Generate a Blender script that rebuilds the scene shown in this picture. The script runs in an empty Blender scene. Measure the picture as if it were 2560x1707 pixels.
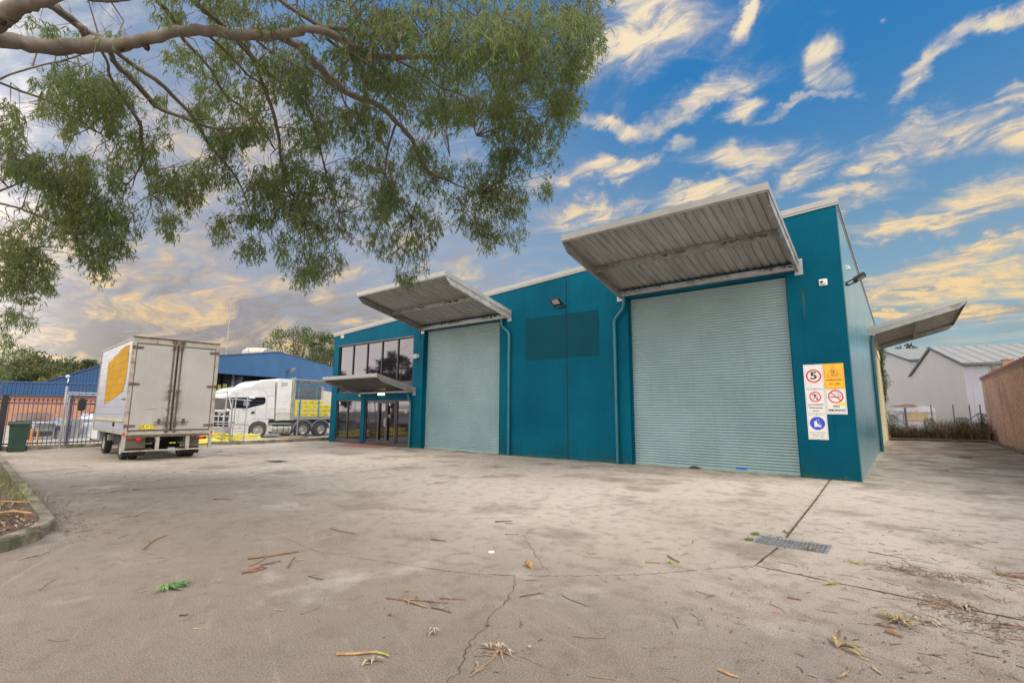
import bpy, bmesh, math, random
from mathutils import Vector, Matrix
random.seed(11)
PI = math.pi
SC = bpy.context.scene
COL = SC.collection
# ---------------------------------------------------------------- camera
FPX = 1217.06                      # focal length in pixels of the 2560 px wide photo
YAW, PITCH, ROLL = math.radians(-38.498), math.radians(8.213), math.radians(0.31)
CAM = Vector((0.8632, -14.0163, 1.55))
fw = Vector((math.sin(YAW)*math.cos(PITCH), math.cos(YAW)*math.cos(PITCH), math.sin(PITCH)))
r0 = Vector((math.cos(YAW), -math.sin(YAW), 0)); u0 = r0.cross(fw)
rt = r0*math.cos(ROLL)+u0*math.sin(ROLL); up = -r0*math.sin(ROLL)+u0*math.cos(ROLL)
cam = bpy.data.objects.new('camera', bpy.data.cameras.new('camera')); COL.objects.link(cam)
cam.data.sensor_width = 36; cam.data.lens = 36*FPX/2560; cam.data.clip_end = 3000; cam.data.clip_start = 0.05
M = Matrix((rt, up, -fw)).transposed().to_4x4(); M.translation = CAM; cam.matrix_world = M
SC.camera = cam
SC.view_settings.view_transform = 'Standard'; SC.view_settings.look = 'None'
SC.view_settings.exposure = 1.25; SC.view_settings.gamma = 1
SC.render.resolution_x = 1024; SC.render.resolution_y = 682

def ray(px, py): return fw + rt*((px-1280)/FPX) - up*((py-853.5)/FPX)
def at(px, py, D): return CAM + ray(px, py)*D
def on_x(px, py, X): d = ray(px, py); return CAM + d*((X-CAM.x)/d.x)
def on_y(px, py, Y): d = ray(px, py); return CAM + d*((Y-CAM.y)/d.y)
def on_z(px, py, Z=0): d = ray(px, py); return CAM + d*((Z-CAM.z)/d.z)
def on_v(px, py, A, D):
    n = Vector((-D[1], D[0], 0)); d = ray(px, py); A3 = Vector((A[0], A[1], 0))
    return CAM + d*(((A3-CAM).dot(n))/d.dot(n))

# ---------------------------------------------------------------- node helper
class NT:
    def __init__(s, tree): s.t = tree; s.n = tree.nodes; s.l = tree.links
    def add(s, typ, ins=None, **props):
        nd = s.n.new(typ)
        for k, v in props.items(): setattr(nd, k, v)
        for k, v in (ins or {}).items():
            sock = nd.inputs[k]
            if isinstance(v, bpy.types.NodeSocket): s.l.new(v, sock)
            elif isinstance(v, bpy.types.Node): s.l.new(v.outputs[0], sock)
            else: sock.default_value = v
        return nd
    def m(s, op, a, b=None, c=None, clamp=False):
        ins = {0: a}
        if b is not None: ins[1] = b
        if c is not None: ins[2] = c
        return s.add('ShaderNodeMath', ins, operation=op, use_clamp=clamp).outputs[0]
    def vm(s, op, a, b=None):
        ins = {0: a}
        if b is not None: ins[1] = b
        nd = s.add('ShaderNodeVectorMath', ins, operation=op)
        return nd.outputs['Value'] if op in ('DOT_PRODUCT', 'LENGTH', 'DISTANCE') else nd.outputs[0]
    def scale(s, a, f): return s.add('ShaderNodeVectorMath', {0: a, 'Scale': f}, operation='SCALE').outputs[0]
    def comb(s, x, y, z): return s.add('ShaderNodeCombineXYZ', {0: x, 1: y, 2: z}).outputs[0]
    def sep(s, v): return s.add('ShaderNodeSeparateXYZ', {0: v}).outputs
    def mix(s, f, a, b, mode='MIX'):
        nd = s.add('ShaderNodeMix', None, data_type='RGBA', blend_type=mode)
        for k, v in ((0, f), (6, a), (7, b)):
            if isinstance(v, bpy.types.NodeSocket): s.l.new(v, nd.inputs[k])
            else: nd.inputs[k].default_value = v if k == 0 else (tuple(v)+(1,) if len(v) == 3 else v)
        return nd.outputs[2]
    def ss(s, x, a, b, lo=0., hi=1.):
        nd = s.add('ShaderNodeMapRange', {0: x, 1: a, 2: b, 3: lo, 4: hi}, interpolation_type='SMOOTHSTEP', clamp=True)
        return nd.outputs[0]
    def noise(s, v, scale, detail=4, rough=.55, dist=0., lac=2.):
        return s.add('ShaderNodeTexNoise', {'Vector': v, 'Scale': scale, 'Detail': detail, 'Roughness': rough, 'Distortion': dist, 'Lacunarity': lac}).outputs[0]

# ---------------------------------------------------------------- sky (world)
SUN_AZ, SUN_EL = math.radians(78), math.radians(50)      # azimuth from +Y towards +X
W = bpy.data.worlds.new('World'); SC.world = W; W.use_nodes = True
t = NT(W.node_tree); t.n.clear()
co = t.add('ShaderNodeTexCoord').outputs['Generated']
d = t.vm('NORMALIZE', co)
x, y, z = t.sep(d)[:3]
sky = t.add('ShaderNodeTexSky', None, sky_type='NISHITA')
sky.sun_disc = False; sky.sun_elevation = SUN_EL; sky.sun_rotation = SUN_AZ; sky.altitude = 50; sky.air_density = 1.0; sky.dust_density = 0.6; sky.ozone_density = 3.0
nish = t.scale(sky.outputs[0], 0.09)
el = t.m('MAXIMUM', z, 0.0)
left = t.vm('DOT_PRODUCT', d, (-0.985, 0.17, 0))           # towards the left end of the street
lf = t.ss(left, .35, .98)
# clear sky colour, deep blue overhead, pale low down, peach low in the west
SKYB = t.mix(t.ss(el, .03, .60), (.125, .185, .200), (.0065, .080, .200))
SKYL = t.mix(t.ss(el, .0, .30), (.185, .140, .100), (.135, .165, .215))
base = t.mix(t.m('MULTIPLY', lf, t.ss(el, 1.0, .35)), SKYB, SKYL)
base = t.mix(.08, base, nish)
# cloud layer coordinates: a flat layer seen in perspective
zc = t.m('ADD', el, .115)
uv = t.comb(t.m('DIVIDE', x, zc), t.m('DIVIDE', y, zc), t.m('MULTIPLY', el, .6))
wn = t.add('ShaderNodeTexNoise', {'Vector': uv, 'Scale': 1.7, 'Detail': 3.}).outputs['Color']
uvw = t.vm('ADD', uv, t.scale(t.vm('SUBTRACT', wn, (.5, .5, .5)), .5))
sv = t.add('ShaderNodeMapping', {'Vector': uvw, 'Rotation': (0, 0, math.radians(-32)), 'Scale': (1.15, 2.3, 1.)}).outputs[0]
n1 = t.noise(sv, 1.35, 9, .6, .25)
n2 = t.noise(sv, 5.5, 9, .66, .5)
nn = t.m('ADD', t.m('MULTIPLY', n1, .60), t.m('MULTIPLY', n2, .40))
# individual clouds of the clear side: (px, py, rx, ry, tilt) -> soft ellipses on the sphere of directions
CL = [(1600,55,150,95,0),(1490,110,70,60,0),(1845,25,24,75,-25),(2070,175,42,62,-15),(1770,235,110,38,8),(1845,270,40,28,0),(2010,256,105,15,0),
      (2290,205,85,27,35),(2300,345,135,62,5),(2215,395,120,30,10),(1870,388,150,38,-6),(1545,310,95,24,-10),(2500,30,110,28,18),(2535,330,70,55,0),
      (1520,428,175,24,4),(1470,530,95,40,5),(2480,500,105,50,0),(2140,480,115,36,0),(2290,565,130,32,-8),(2400,640,165,26,5),
      (2370,715,230,40,0),(1760,478,100,22,0),(2010,430,80,28,25),(2200,68,10,9,0),(2100,520,60,20,0),(2250,790,200,18,0),(2520,235,80,28,10),(1700,360,25,25,0)]
jit = t.scale(t.vm('SUBTRACT', t.add('ShaderNodeTexNoise', {'Vector': d, 'Scale': 11., 'Detail': 5., 'Roughness': .6}).outputs['Color'], (.5, .5, .5)), .11)
dj = t.vm('NORMALIZE', t.vm('ADD', d, jit))
blob = None
for (px, py, rx, ry, a) in CL:
    c = ray(px, py).normalized()
    s_ = 1/ray(px, py).length
    e1 = Vector((c.y, -c.x, 0)).normalized(); e2 = e1.cross(c)
    ca, sa = math.cos(math.radians(a)), math.sin(math.radians(a))
    A1 = (e1*ca+e2*sa)*(FPX/rx/s_); A2 = (-e1*sa+e2*ca)*(FPX/ry/s_)
    p = t.vm('DOT_PRODUCT', dj, A1); q = t.vm('DOT_PRODUCT', dj, A2)
    f_ = t.m('SUBTRACT', 1.5, t.m('SQRT', t.m('ADD', t.m('MULTIPLY', p, p), t.m('MULTIPLY', q, q))), clamp=True)
    front = t.m('GREATER_THAN', t.vm('DOT_PRODUCT', d, c), .3)
    f_ = t.m('MULTIPLY', f_, front)
    blob = f_ if blob is None else t.m('MAXIMUM', blob, f_)
back = t.ss(y, .25, -.35)                                    # thick bright cloud added behind the camera as fill for the facade
cover = t.m('ADD', t.m('MULTIPLY', lf, t.ss(el, .95, .15, .05, .17)), t.m('MULTIPLY', t.ss(el, .42, .08), .15))
cover = t.m('ADD', cover, t.m('MULTIPLY', back, .32))
cover = t.m('ADD', cover, t.m('MULTIPLY', blob, .27))
dens = t.m('ADD', nn, cover)
alpha = t.ss(dens, t.m('SUBTRACT', .53, t.m('MULTIPLY', lf, .04)), .90)
core = t.ss(t.m('ADD', t.m('SUBTRACT', n2, .5), t.m('MULTIPLY', dens, .6)), .28, .62)
glow = t.ss(el, .62, .06)
lit = t.mix(glow, (.40, .335, .235), (.385, .275, .135))
lit = t.mix(t.m('MULTIPLY', lf, .5), lit, (.41, .275, .13))
shade = t.mix(t.ss(el, .5, .05), (.185, .180, .215), (.135, .122, .115))
n3 = t.noise(t.add('ShaderNodeMapping', {'Vector': uvw, 'Rotation': (0, 0, math.radians(-32)), 'Scale': (.8, 2.2, 1.), 'Location': (3.1, 1.7, 0)}).outputs[0], 1.5, 6, .58, .3)
brightness = t.m('MULTIPLY', t.ss(n3, t.m('ADD', .41, t.m('MULTIPLY', lf, .03)), t.m('ADD', .60, t.m('MULTIPLY', lf, .04))), .95)
brightness = t.m('MAXIMUM', brightness, t.m('MULTIPLY', t.ss(blob, .2, .8), t.ss(n2, .32, .58)))
ccol = t.mix(brightness, shade, lit)
ccol = t.mix(t.m('MULTIPLY', back, .9), ccol, (1.6, 1.47, 1.33))  # added fill brightness in the unseen cloud behind the camera
skycol = t.mix(t.m('MULTIPLY', alpha, t.m('ADD', .55, t.m('MULTIPLY', core, .42))), base, ccol)
skycol = t.mix(t.ss(z, 0., -.02), skycol, (.2, .18, .16))
bg = t.add('ShaderNodeBackground', {'Color': skycol, 'Strength': 1.0})
t.add('ShaderNodeOutputWorld', {'Surface': bg.outputs[0]})
# ---------------------------------------------------------------- sun (low contrast, veiled)
sd = bpy.data.lights.new('sun', 'SUN'); sd.energy = 1.5; sd.angle = math.radians(34); sd.color = (1, .93, .83)
so = bpy.data.objects.new('sun', sd); COL.objects.link(so)
sv_ = Vector((math.sin(SUN_AZ)*math.cos(SUN_EL), math.cos(SUN_AZ)*math.cos(SUN_EL), math.sin(SUN_EL)))
so.rotation_euler = sv_.to_track_quat('Z', 'Y').to_euler()

# ---------------------------------------------------------------- materials
MATS = {}
def mat(name, col, rough=.6, metal=0., var=.12, vscale=3., bump=0., bscale=40., dirt=None, dirt_amt=.5, dscale=1.5, dirt_lo=.55, stretch=None, spec=.5, coat=0.):
    """principled surface with broad tone variation, optional dirt colour and fine bump"""
    if name in MATS: return MATS[name]
    m = bpy.data.materials.new(name); m.use_nodes = True; MATS[name] = m
    t = NT(m.node_tree); b = t.n['Principled BSDF']
    oc = t.add('ShaderNodeTexCoord').outputs['Object']
    if stretch: oc = t.add('ShaderNodeMapping', {'Vector': oc, 'Scale': stretch}).outputs[0]
    n = t.noise(oc, vscale, 6, .6)
    c = t.mix(t.ss(n, .3, .7), tuple(v*(1-var) for v in col), tuple(min(1, v*(1+var)) for v in col))
    if dirt:
        nd = t.noise(oc, dscale, 8, .68)
        c = t.mix(t.m('MULTIPLY', t.ss(nd, dirt_lo, dirt_lo+.16), dirt_amt), c, dirt)
    t.l.new(c, b.inputs['Base Color'])
    b.inputs['Metallic'].default_value = metal
    r = t.ss(n, .25, .75, max(0, rough-.08), min(1, rough+.08)); t.l.new(r, b.inputs['Roughness'])
    b.inputs['Specular IOR Level'].default_value = spec
    b.inputs['Coat Weight'].default_value = coat
    if bump:
        bn = t.add('ShaderNodeBump', {'Height': t.noise(oc, bscale, 4, .6), 'Strength': bump, 'Distance': .01})
        t.l.new(bn.outputs[0], b.inputs['Normal'])
    return m
def mat_custom(name, fn):
    if name in MATS: return MATS[name]
    m = bpy.data.materials.new(name); m.use_nodes = True; MATS[name] = m
    t = NT(m.node_tree); fn(t, t.n['Principled BSDF'], t.add('ShaderNodeTexCoord').outputs['Object']); return m

# ---------------------------------------------------------------- mesh helper
class MB:
    def __init__(s): s.v = []; s.f = []; s.mi = []; s.cur = 0
    def face(s, pts):
        k = len(s.v); s.v += [tuple(p) for p in pts]; s.f.append(tuple(range(k, k+len(pts)))); s.mi.append(s.cur)
    def box(s, x0, x1, y0, y1, z0, z1, mx=None):
        P = [Vector(p) for p in ((x0,y0,z0),(x1,y0,z0),(x1,y1,z0),(x0,y1,z0),(x0,y0,z1),(x1,y0,z1),(x1,y1,z1),(x0,y1,z1))]
        if mx is not None: P = [mx @ p for p in P]
        k = len(s.v); s.v += [tuple(p) for p in P]
        for q in ((0,3,2,1),(4,5,6,7),(0,1,5,4),(1,2,6,5),(2,3,7,6),(3,0,4,7)): s.f.append(tuple(k+i for i in q)); s.mi.append(s.cur)
        return s
    def bar(s, a, b, w, h=None, upv=(0,0,1)):
        """rectangular bar from a to b"""
        a = Vector(a); b = Vector(b); h = h or w; dz = (b-a); L = dz.length
        if L < 1e-6: return s
        dz.normalize(); uv_ = Vector(upv)
        if abs(dz.dot(uv_)) > .98: uv_ = Vector((1, 0, 0))
        sx = dz.cross(uv_).normalized(); sy = sx.cross(dz)
        mx = Matrix((sx, dz, sy)).transposed().to_4x4(); mx.translation = a
        return s.box(-w/2, w/2, 0, L, -h/2, h/2, mx)
    def tube(s, pts, rad, n=8, cap=True):
        pts = [Vector(p) for p in pts]; m = len(pts)
        if not hasattr(rad, '__len__'): rad = [rad]*m
        k = len(s.v); prev = None
        for i, p in enumerate(pts):
            dz = (pts[min(i+1, m-1)]-pts[max(i-1, 0)]).normalized()
            if prev is None:
                ref = Vector((0, 0, 1)) if abs(dz.z) < .9 else Vector((1, 0, 0))
                sx = dz.cross(ref).normalized()
            else: sx = (prev - dz*prev.dot(dz)).normalized()
            prev = sx; sy = dz.cross(sx)
            for j in range(n):
                a = 2*PI*j/n; s.v.append(tuple(p+sx*(math.cos(a)*rad[i])+sy*(math.sin(a)*rad[i])))
        for i in range(m-1):
            for j in range(n):
                s.f.append((k+i*n+j, k+i*n+(j+1) % n, k+(i+1)*n+(j+1) % n, k+(i+1)*n+j)); s.mi.append(s.cur)
        if cap:
            s.f.append(tuple(k+j for j in range(n))[::-1]); s.mi.append(s.cur)
            s.f.append(tuple(k+(m-1)*n+j for j in range(n))); s.mi.append(s.cur)
        return s
    def lathe(s, prof, c, axis='z', n=20, cap=True):
        """prof: (radius, height) list, spun round an axis through c"""
        k = len(s.v); c = Vector(c)
        for (r_, h_) in prof:
            for j in range(n):
                a = 2*PI*j/n; p, q = r_*math.cos(a), r_*math.sin(a)
                v = {'z': (p, q, h_), 'y': (q, h_, p), 'x': (h_, p, q)}[axis]
                s.v.append(tuple(c+Vector(v)))
        for i in range(len(prof)-1):
            for j in range(n):
                s.f.append((k+i*n+j, k+i*n+(j+1) % n, k+(i+1)*n+(j+1) % n, k+(i+1)*n+j)); s.mi.append(s.cur)
        if cap:
            s.f.append(tuple(k+j for j in range(n))[::-1]); s.mi.append(s.cur)
            s.f.append(tuple(k+(len(prof)-1)*n+j for j in range(n))); s.mi.append(s.cur)
        return s
    def prism(s, poly, off):
        """extrude a 3-D polygon by vector off"""
        off = Vector(off); P = [Vector(p) for p in poly]; n = len(P); k = len(s.v)
        s.v += [tuple(p) for p in P]+[tuple(p+off) for p in P]
        s.f.append(tuple(range(k, k+n))); s.mi.append(s.cur); s.f.append(tuple(range(k+2*n-1, k+n-1, -1))); s.mi.append(s.cur)
        for i in range(n): s.f.append((k+i, k+n+i, k+n+(i+1) % n, k+(i+1) % n)); s.mi.append(s.cur)
        return s
    def build(s, name, mats, parent=None, smooth=False, bevel=0, loc=None, recalc=True):
        me = bpy.data.meshes.new(name); me.from_pydata(s.v, [], s.f)
        if not isinstance(mats, (list, tuple)): mats = [mats]
        for m in mats: me.materials.append(m)
        if len(mats) > 1: me.polygons.foreach_set('material_index', s.mi)
        if recalc:
            bm = bmesh.new(); bm.from_mesh(me); bmesh.ops.recalc_face_normals(bm, faces=bm.faces); bm.to_mesh(me); bm.free()
        if smooth: me.polygons.foreach_set('use_smooth', [True]*len(me.polygons))
        me.update()
        o = bpy.data.objects.new(name, me); COL.objects.link(o)
        if parent: o.parent = parent
        if loc is not None: o.location = loc
        if bevel:
            bv = o.modifiers.new('b', 'BEVEL'); bv.width = bevel; bv.segments = 2; bv.limit_method = 'ANGLE'
        if smooth and smooth != 'full':
            es = o.modifiers.new('e', 'EDGE_SPLIT'); es.split_angle = math.radians(40)
        return o
def tag(o, label=None, cat=None, group=None, kind=None):
    if label: o['label'] = label
    if cat: o['category'] = cat
    if group: o['group'] = group
    if kind: o['kind'] = kind
    return o
def thing(name, label, cat, loc=(0, 0, 0), rz=0, group=None, rot=None):
    o = bpy.data.objects.new(name, None); COL.objects.link(o); o.location = loc; o.rotation_euler = rot or (0, 0, rz)
    o.empty_display_size = .2
    return tag(o, label, cat, group)
def struct(o): o['kind'] = 'structure'; return o
def copy_tree(o, parent=None):
    c = o.copy(); COL.objects.link(c); c.parent = parent
    for ch in list(o.children): copy_tree(ch, c)
    return c
def text_mesh(mb, s, size, mx, align='CENTER', depth=.002, bold=0.):
    cu = bpy.data.curves.new('t', 'FONT'); cu.body = s; cu.size = size; cu.align_x = align; cu.align_y = 'CENTER'; cu.extrude = depth; cu.offset = bold; cu.resolution_u = 3
    o = bpy.data.objects.new('t', cu); COL.objects.link(o); bpy.context.view_layer.update()
    me = bpy.data.meshes.new_from_object(o.evaluated_get(bpy.context.evaluated_depsgraph_get()))
    k = len(mb.v); mb.v += [tuple(mx @ v.co) for v in me.vertices]
    for p in me.polygons: mb.f.append(tuple(k+i for i in p.vertices)); mb.mi.append(mb.cur)
    bpy.data.objects.remove(o); bpy.data.curves.remove(cu); bpy.data.meshes.remove(me)
def face_mx(origin, right, upv):
    """plane frame: local x = right, y = up, z = outwards"""
    r_ = Vector(right).normalized(); u_ = Vector(upv).normalized(); n = r_.cross(u_)
    m = Matrix((r_, u_, n)).transposed().to_4x4(); m.translation = Vector(origin); return m
# ================================================================= MATERIALS OF THE PLACE
def conc(t, b, oc):
    x, y, z = t.sep(oc)[:3]
    nA = t.noise(oc, .16, 5, .6); nB = t.noise(oc, .75, 7, .62, .3); nC = t.noise(oc, 5., 6, .65); nD = t.noise(oc, 95., 3, .7); nE = t.noise(oc, 30., 4, .7)
    c = t.mix(t.ss(nA, .35, .65), (.39, .340, .288), (.53, .478, .420))
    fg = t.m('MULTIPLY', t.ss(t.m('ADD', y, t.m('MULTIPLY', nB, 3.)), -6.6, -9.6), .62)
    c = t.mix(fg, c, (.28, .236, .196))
    mid_pale = t.m('MULTIPLY', t.ss(t.m('ADD', t.vm('DISTANCE', oc, (-6.5, -5.5, 0.)), t.m('MULTIPLY', nB, 5.)), 9., 4.), .55)  # paler towards the middle of the yard
    c = t.mix(mid_pale, c, (.56, .50, .44))
    vig_near = t.m('MULTIPLY', t.ss(t.m('ADD', t.vm('DISTANCE', oc, (.6, -13.2, 0.)), t.m('MULTIPLY', nB, 3.5)), 7.4, 3.6), .66)  # vignette put into the colour: darker around the camera spot
    c = t.mix(vig_near, c, (.110, .092, .076))
    vig_left = t.m('MULTIPLY', t.ss(t.m('ADD', t.vm('DISTANCE', oc, (-8., -14., 0.)), t.m('MULTIPLY', nB, 4.)), 10.6, 5.6), .60)  # more vignette darkening painted into the concrete towards the tree corner
    c = t.mix(vig_left, c, (.145, .120, .098))
    c = t.mix(t.m('MULTIPLY', t.ss(nB, .50, .66), .62), c, (.165, .132, .104))
    c = t.mix(t.m('MULTIPLY', t.ss(nB, .46, .28), .55), c, (.50, .46, .41))
    c = t.mix(t.m('MULTIPLY', t.ss(nC, .48, .68), .45), c, (.13, .102, .075))
    # sweeping tyre / trowel marks: stretched noise on curved coordinates
    rr = t.vm('LENGTH', t.vm('SUBTRACT', oc, (6., 9., 0.)))
    st = t.noise(t.comb(t.m('MULTIPLY', rr, 3.2), t.m('MULTIPLY', nA, 4.), 0.), 2.2, 5, .7)
    c = t.mix(t.m('MULTIPLY', t.m('MULTIPLY', t.ss(st, .56, .70), t.ss(nB, .4, .6)), .30), c, (.46, .42, .38))
    c = t.mix(t.ss(nD, .36, .66), t.mix(1., c, (.58, .55, .52), 'MULTIPLY'), t.mix(1., c, (1.22, 1.21, 1.20), 'MULTIPLY'))
    c = t.mix(t.m('MULTIPLY', t.ss(nE, .56, .70), .5), c, (.10, .08, .06))
    # earth and moss collected along the foot of the walls and in the side lane
    lane = t.m('MULTIPLY', t.ss(x, -.2, .9), t.ss(y, .2, 5.))
    c = t.mix(t.m('MULTIPLY', lane, t.m('ADD', .35, t.m('MULTIPLY', t.ss(nB, .40, .56), .45))), c, (.105, .072, .045))
    nw = t.noise(oc, 1.6, 6, .7)
    moss = t.m('MULTIPLY', t.m('MULTIPLY', t.ss(y, -.75, -.02), t.ss(x, .8, .2)), t.ss(nw, .45, .62))
    c = t.mix(t.m('MULTIPLY', moss, .75), c, (.13, .125, .03))
    apron = t.m('MULTIPLY', t.ss(y, -2.1, -1.0), t.ss(nw, .38, .6))
    c = t.mix(t.m('MULTIPLY', apron, .35), c, (.12, .105, .075))
    t.l.new(c, b.inputs['Base Color'])
    t.l.new(t.ss(nB, .3, .7, .70, .92), b.inputs['Roughness'])
    h = t.m('ADD', t.m('MULTIPLY', nD, .6), t.m('ADD', t.m('MULTIPLY', nE, .5), t.m('MULTIPLY', nC, .9)))
    t.l.new(t.add('ShaderNodeBump', {'Height': h, 'Strength': .40, 'Distance': .012}).outputs[0], b.inputs['Normal'])
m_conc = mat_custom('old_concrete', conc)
m_far = mat('far_ground', (.21, .20, .18), .9, vscale=.05, var=.25)
m_yard = mat('pale_concrete', (.36, .33, .29), .85, vscale=.4, var=.2, dirt=(.16, .13, .1), dirt_amt=.5)
m_kerb = mat('kerb_concrete', (.20, .17, .125), .9, vscale=3, var=.25, bump=.6, bscale=60, dirt=(.045, .05, .025), dirt_amt=.75, dirt_lo=.45, dscale=2.2)
m_joint = mat('joint_dirt', (.055, .042, .026), .95, vscale=6, var=.4, dirt=(.10, .11, .03), dirt_amt=.6)
m_crack = mat('crack_dark', (.06, .047, .035), 1, vscale=9, var=.5)
def teal(t, b, oc):
    x, y, z = t.sep(oc)[:3]
    n = t.noise(oc, .5, 6, .6); n2 = t.noise(oc, 9., 5, .65); sp = t.noise(oc, 17., 3, .5)
    c = t.mix(t.ss(n, .3, .7), (.0006, .068, .118), (.0010, .096, .155))
    c = t.mix(t.m('MULTIPLY', t.ss(n2, .55, .75), .25), c, (.002, .11, .155))
    stk = t.noise(t.comb(t.m('MULTIPLY', x, 3.), 0., t.m('MULTIPLY', z, .22)), 2.0, 7, .7)
    c = t.mix(t.m('MULTIPLY', t.ss(stk, .52, .70), .30), c, (.0008, .045, .062))
    c = t.mix(t.m('MULTIPLY', t.ss(stk, .44, .30), .25), c, (.003, .12, .165))
    # damp dirty foot of the wall, chips of bare render
    foot = t.m('MULTIPLY', t.ss(z, .75, .05), t.ss(t.noise(oc, 2.2, 6, .7), .40, .60))
    c = t.mix(t.m('MULTIPLY', foot, .45), c, (.012, .050, .045))
    grn = t.m('MULTIPLY', t.ss(z, .16, .0), t.ss(n2, .45, .6))
    c = t.mix(t.m('MULTIPLY', grn, .7), c, (.06, .10, .02))
    chip = t.m('MULTIPLY', t.ss(sp, .755, .77), t.ss(z, 3.6, .2, .0, 1.))
    c = t.mix(chip, c, (.35, .5, .45))
    t.l.new(c, b.inputs['Base Color']); b.inputs['Roughness'].default_value = .62
    b.inputs['Specular IOR Level'].default_value = .05
    t.l.new(t.add('ShaderNodeBump', {'Height': t.noise(oc, 55., 5, .65), 'Strength': .30, 'Distance': .012}).outputs[0], b.inputs['Normal'])
m_teal = mat_custom('teal_render', teal)
def tealside(t, b, oc):
    x, y, z = t.sep(oc)[:3]
    s_ = t.noise(t.comb(0., t.m('MULTIPLY', y, 9.), t.m('MULTIPLY', z, .25)), 1.6, 6, .7)
    n = t.noise(oc, .6, 5, .6)
    c = t.mix(t.ss(n, .3, .7), (.012, .18, .26), (.03, .24, .32))
    c = t.mix(t.m('MULTIPLY', t.ss(s_, .40, .62), .42), c, (.28, .43, .48))  # vertical streaks, whitened to carry sky sheen in the colour
    t.l.new(c, b.inputs['Base Color']); t.l.new(t.ss(s_, .3, .7, .22, .42), b.inputs['Roughness'])
    b.inputs['Specular IOR Level'].default_value = .8; b.inputs['Coat Weight'].default_value = .6; b.inputs['Coat Roughness'].default_value = .22
    t.l.new(t.add('ShaderNodeBump', {'Height': s_, 'Strength': .25, 'Distance': .01}).outputs[0], b.inputs['Normal'])
m_tside = mat_custom('teal_gloss_cladding', tealside)
m_patch = mat('teal_patch', (.0008, .050, .074), .6, spec=.08, var=.10, vscale=2., bump=.15, bscale=60)
m_tealpipe = mat('teal_pipe', (.006, .115, .16), .38, var=.12, dirt=(.10, .13, .06), dirt_amt=.2)
def shutter(t, b, oc):
    x, y, z = t.sep(oc)[:3]
    n = t.noise(oc, .45, 5, .6)
    s_ = t.noise(t.comb(t.m('MULTIPLY', x, 7.), 0., t.m('MULTIPLY', z, .6)), 1., 6, .7)
    c = t.mix(t.ss(n, .3, .7), (.182, .285, .308), (.240, .352, .380))
    c = t.mix(t.m('MULTIPLY', t.ss(s_, .5, .7), .30), c, (.17, .22, .20))
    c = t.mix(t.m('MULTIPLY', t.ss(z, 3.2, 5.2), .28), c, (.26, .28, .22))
    t.l.new(c, b.inputs['Base Color']); b.inputs['Roughness'].default_value = .42
m_shut = mat_custom('shutter_pale_green', shutter)
m_galv = mat('galvanised', (.36, .37, .38), .48, .55, var=.15, vscale=5, dirt=(.22, .20, .17), dirt_amt=.4)
m_galvd = mat('galvanised_dull', (.30, .30, .29), .55, .2, var=.2, vscale=4, dirt=(.07, .055, .045), dirt_amt=.6)
m_sheet = mat('soffit_sheet', (.36, .36, .345), .5, .15, var=.18, vscale=2.5, dirt=(.10, .085, .07), dirt_amt=.5, stretch=(3, .4, .4))
m_fascia = mat('fascia_flashing', (.31, .31, .30), .45, .15, var=.08, vscale=2, dirt=(.30, .28, .24), dirt_amt=.45, dirt_lo=.5)
m_grime = mat('rust_grime', (.16, .10, .06), .95, var=.6, vscale=9, dirt=(.33, .27, .20), dirt_amt=.8, dscale=6, dirt_lo=.5, bump=1, bscale=30)
m_alu = mat('dark_window_frame', (.020, .020, .026), .38, .3, var=.2)
m_alug = mat('grey_window_frame', (.075, .07, .08), .4, .4, var=.2)
def glass(t, b, oc):
    b.inputs['Base Color'].default_value = (.012, .010, .014, 1); b.inputs['Roughness'].default_value = .035
    b.inputs['Specular IOR Level'].default_value = 1.; b.inputs['IOR'].default_value = 1.58
    b.inputs['Specular Tint'].default_value = (.93, .88, 1, 1)
    t.l.new(t.add('ShaderNodeBump', {'Height': t.noise(oc, 1.1, 2, .5), 'Strength': .03, 'Distance': .05}).outputs[0], b.inputs['Normal'])
m_glass = mat_custom('tinted_glass', glass)
m_white = mat('white_paint', (.72, .72, .70), .4, var=.05)
m_black = mat('black_plastic', (.012, .012, .014), .5, var=.2)
m_rubber = mat('tyre_rubber', (.018, .017, .017), .85, var=.25, bump=.4, bscale=50, dirt=(.07, .06, .05), dirt_amt=.5)
def brick_mat(name, c1, c2, mortar, axis, sc=1., ns=.5, stain=(.12, .09, .07), stain_amt=.5):
    def fn(t, b, oc):
        x, y, z = t.sep(oc)[:3]
        hv = {'x': x, 'y': y}[axis]
        bt = t.add('ShaderNodeTexBrick', {'Vector': t.comb(hv, z, 0.), 'Color1': c1+(1,), 'Color2': c2+(1,), 'Mortar': mortar+(1,), 'Scale': 1., 'Mortar Size': .009*sc, 'Mortar Smooth': .2, 'Bias': 0., 'Brick Width': .24*sc, 'Row Height': .086*sc})
        n = t.noise(oc, ns, 7, .65)
        n3 = t.noise(oc, 6., 4, .6)
        c = t.mix(t.m('MULTIPLY', t.ss(n3, .5, .7), .35), bt.outputs['Color'], tuple(v*.45 for v in c1))
        c = t.mix(t.m('MULTIPLY', t.ss(n, .48, .68), stain_amt), c, stain)
        t.l.new(c, b.inputs['Base Color']); b.inputs['Roughness'].default_value = .9
        t.l.new(t.add('ShaderNodeBump', {'Height': bt.outputs['Fac'], 'Strength': .8, 'Distance': .01}, invert=True).outputs[0], b.inputs['Normal'])
    return mat_custom(name, fn)

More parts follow.
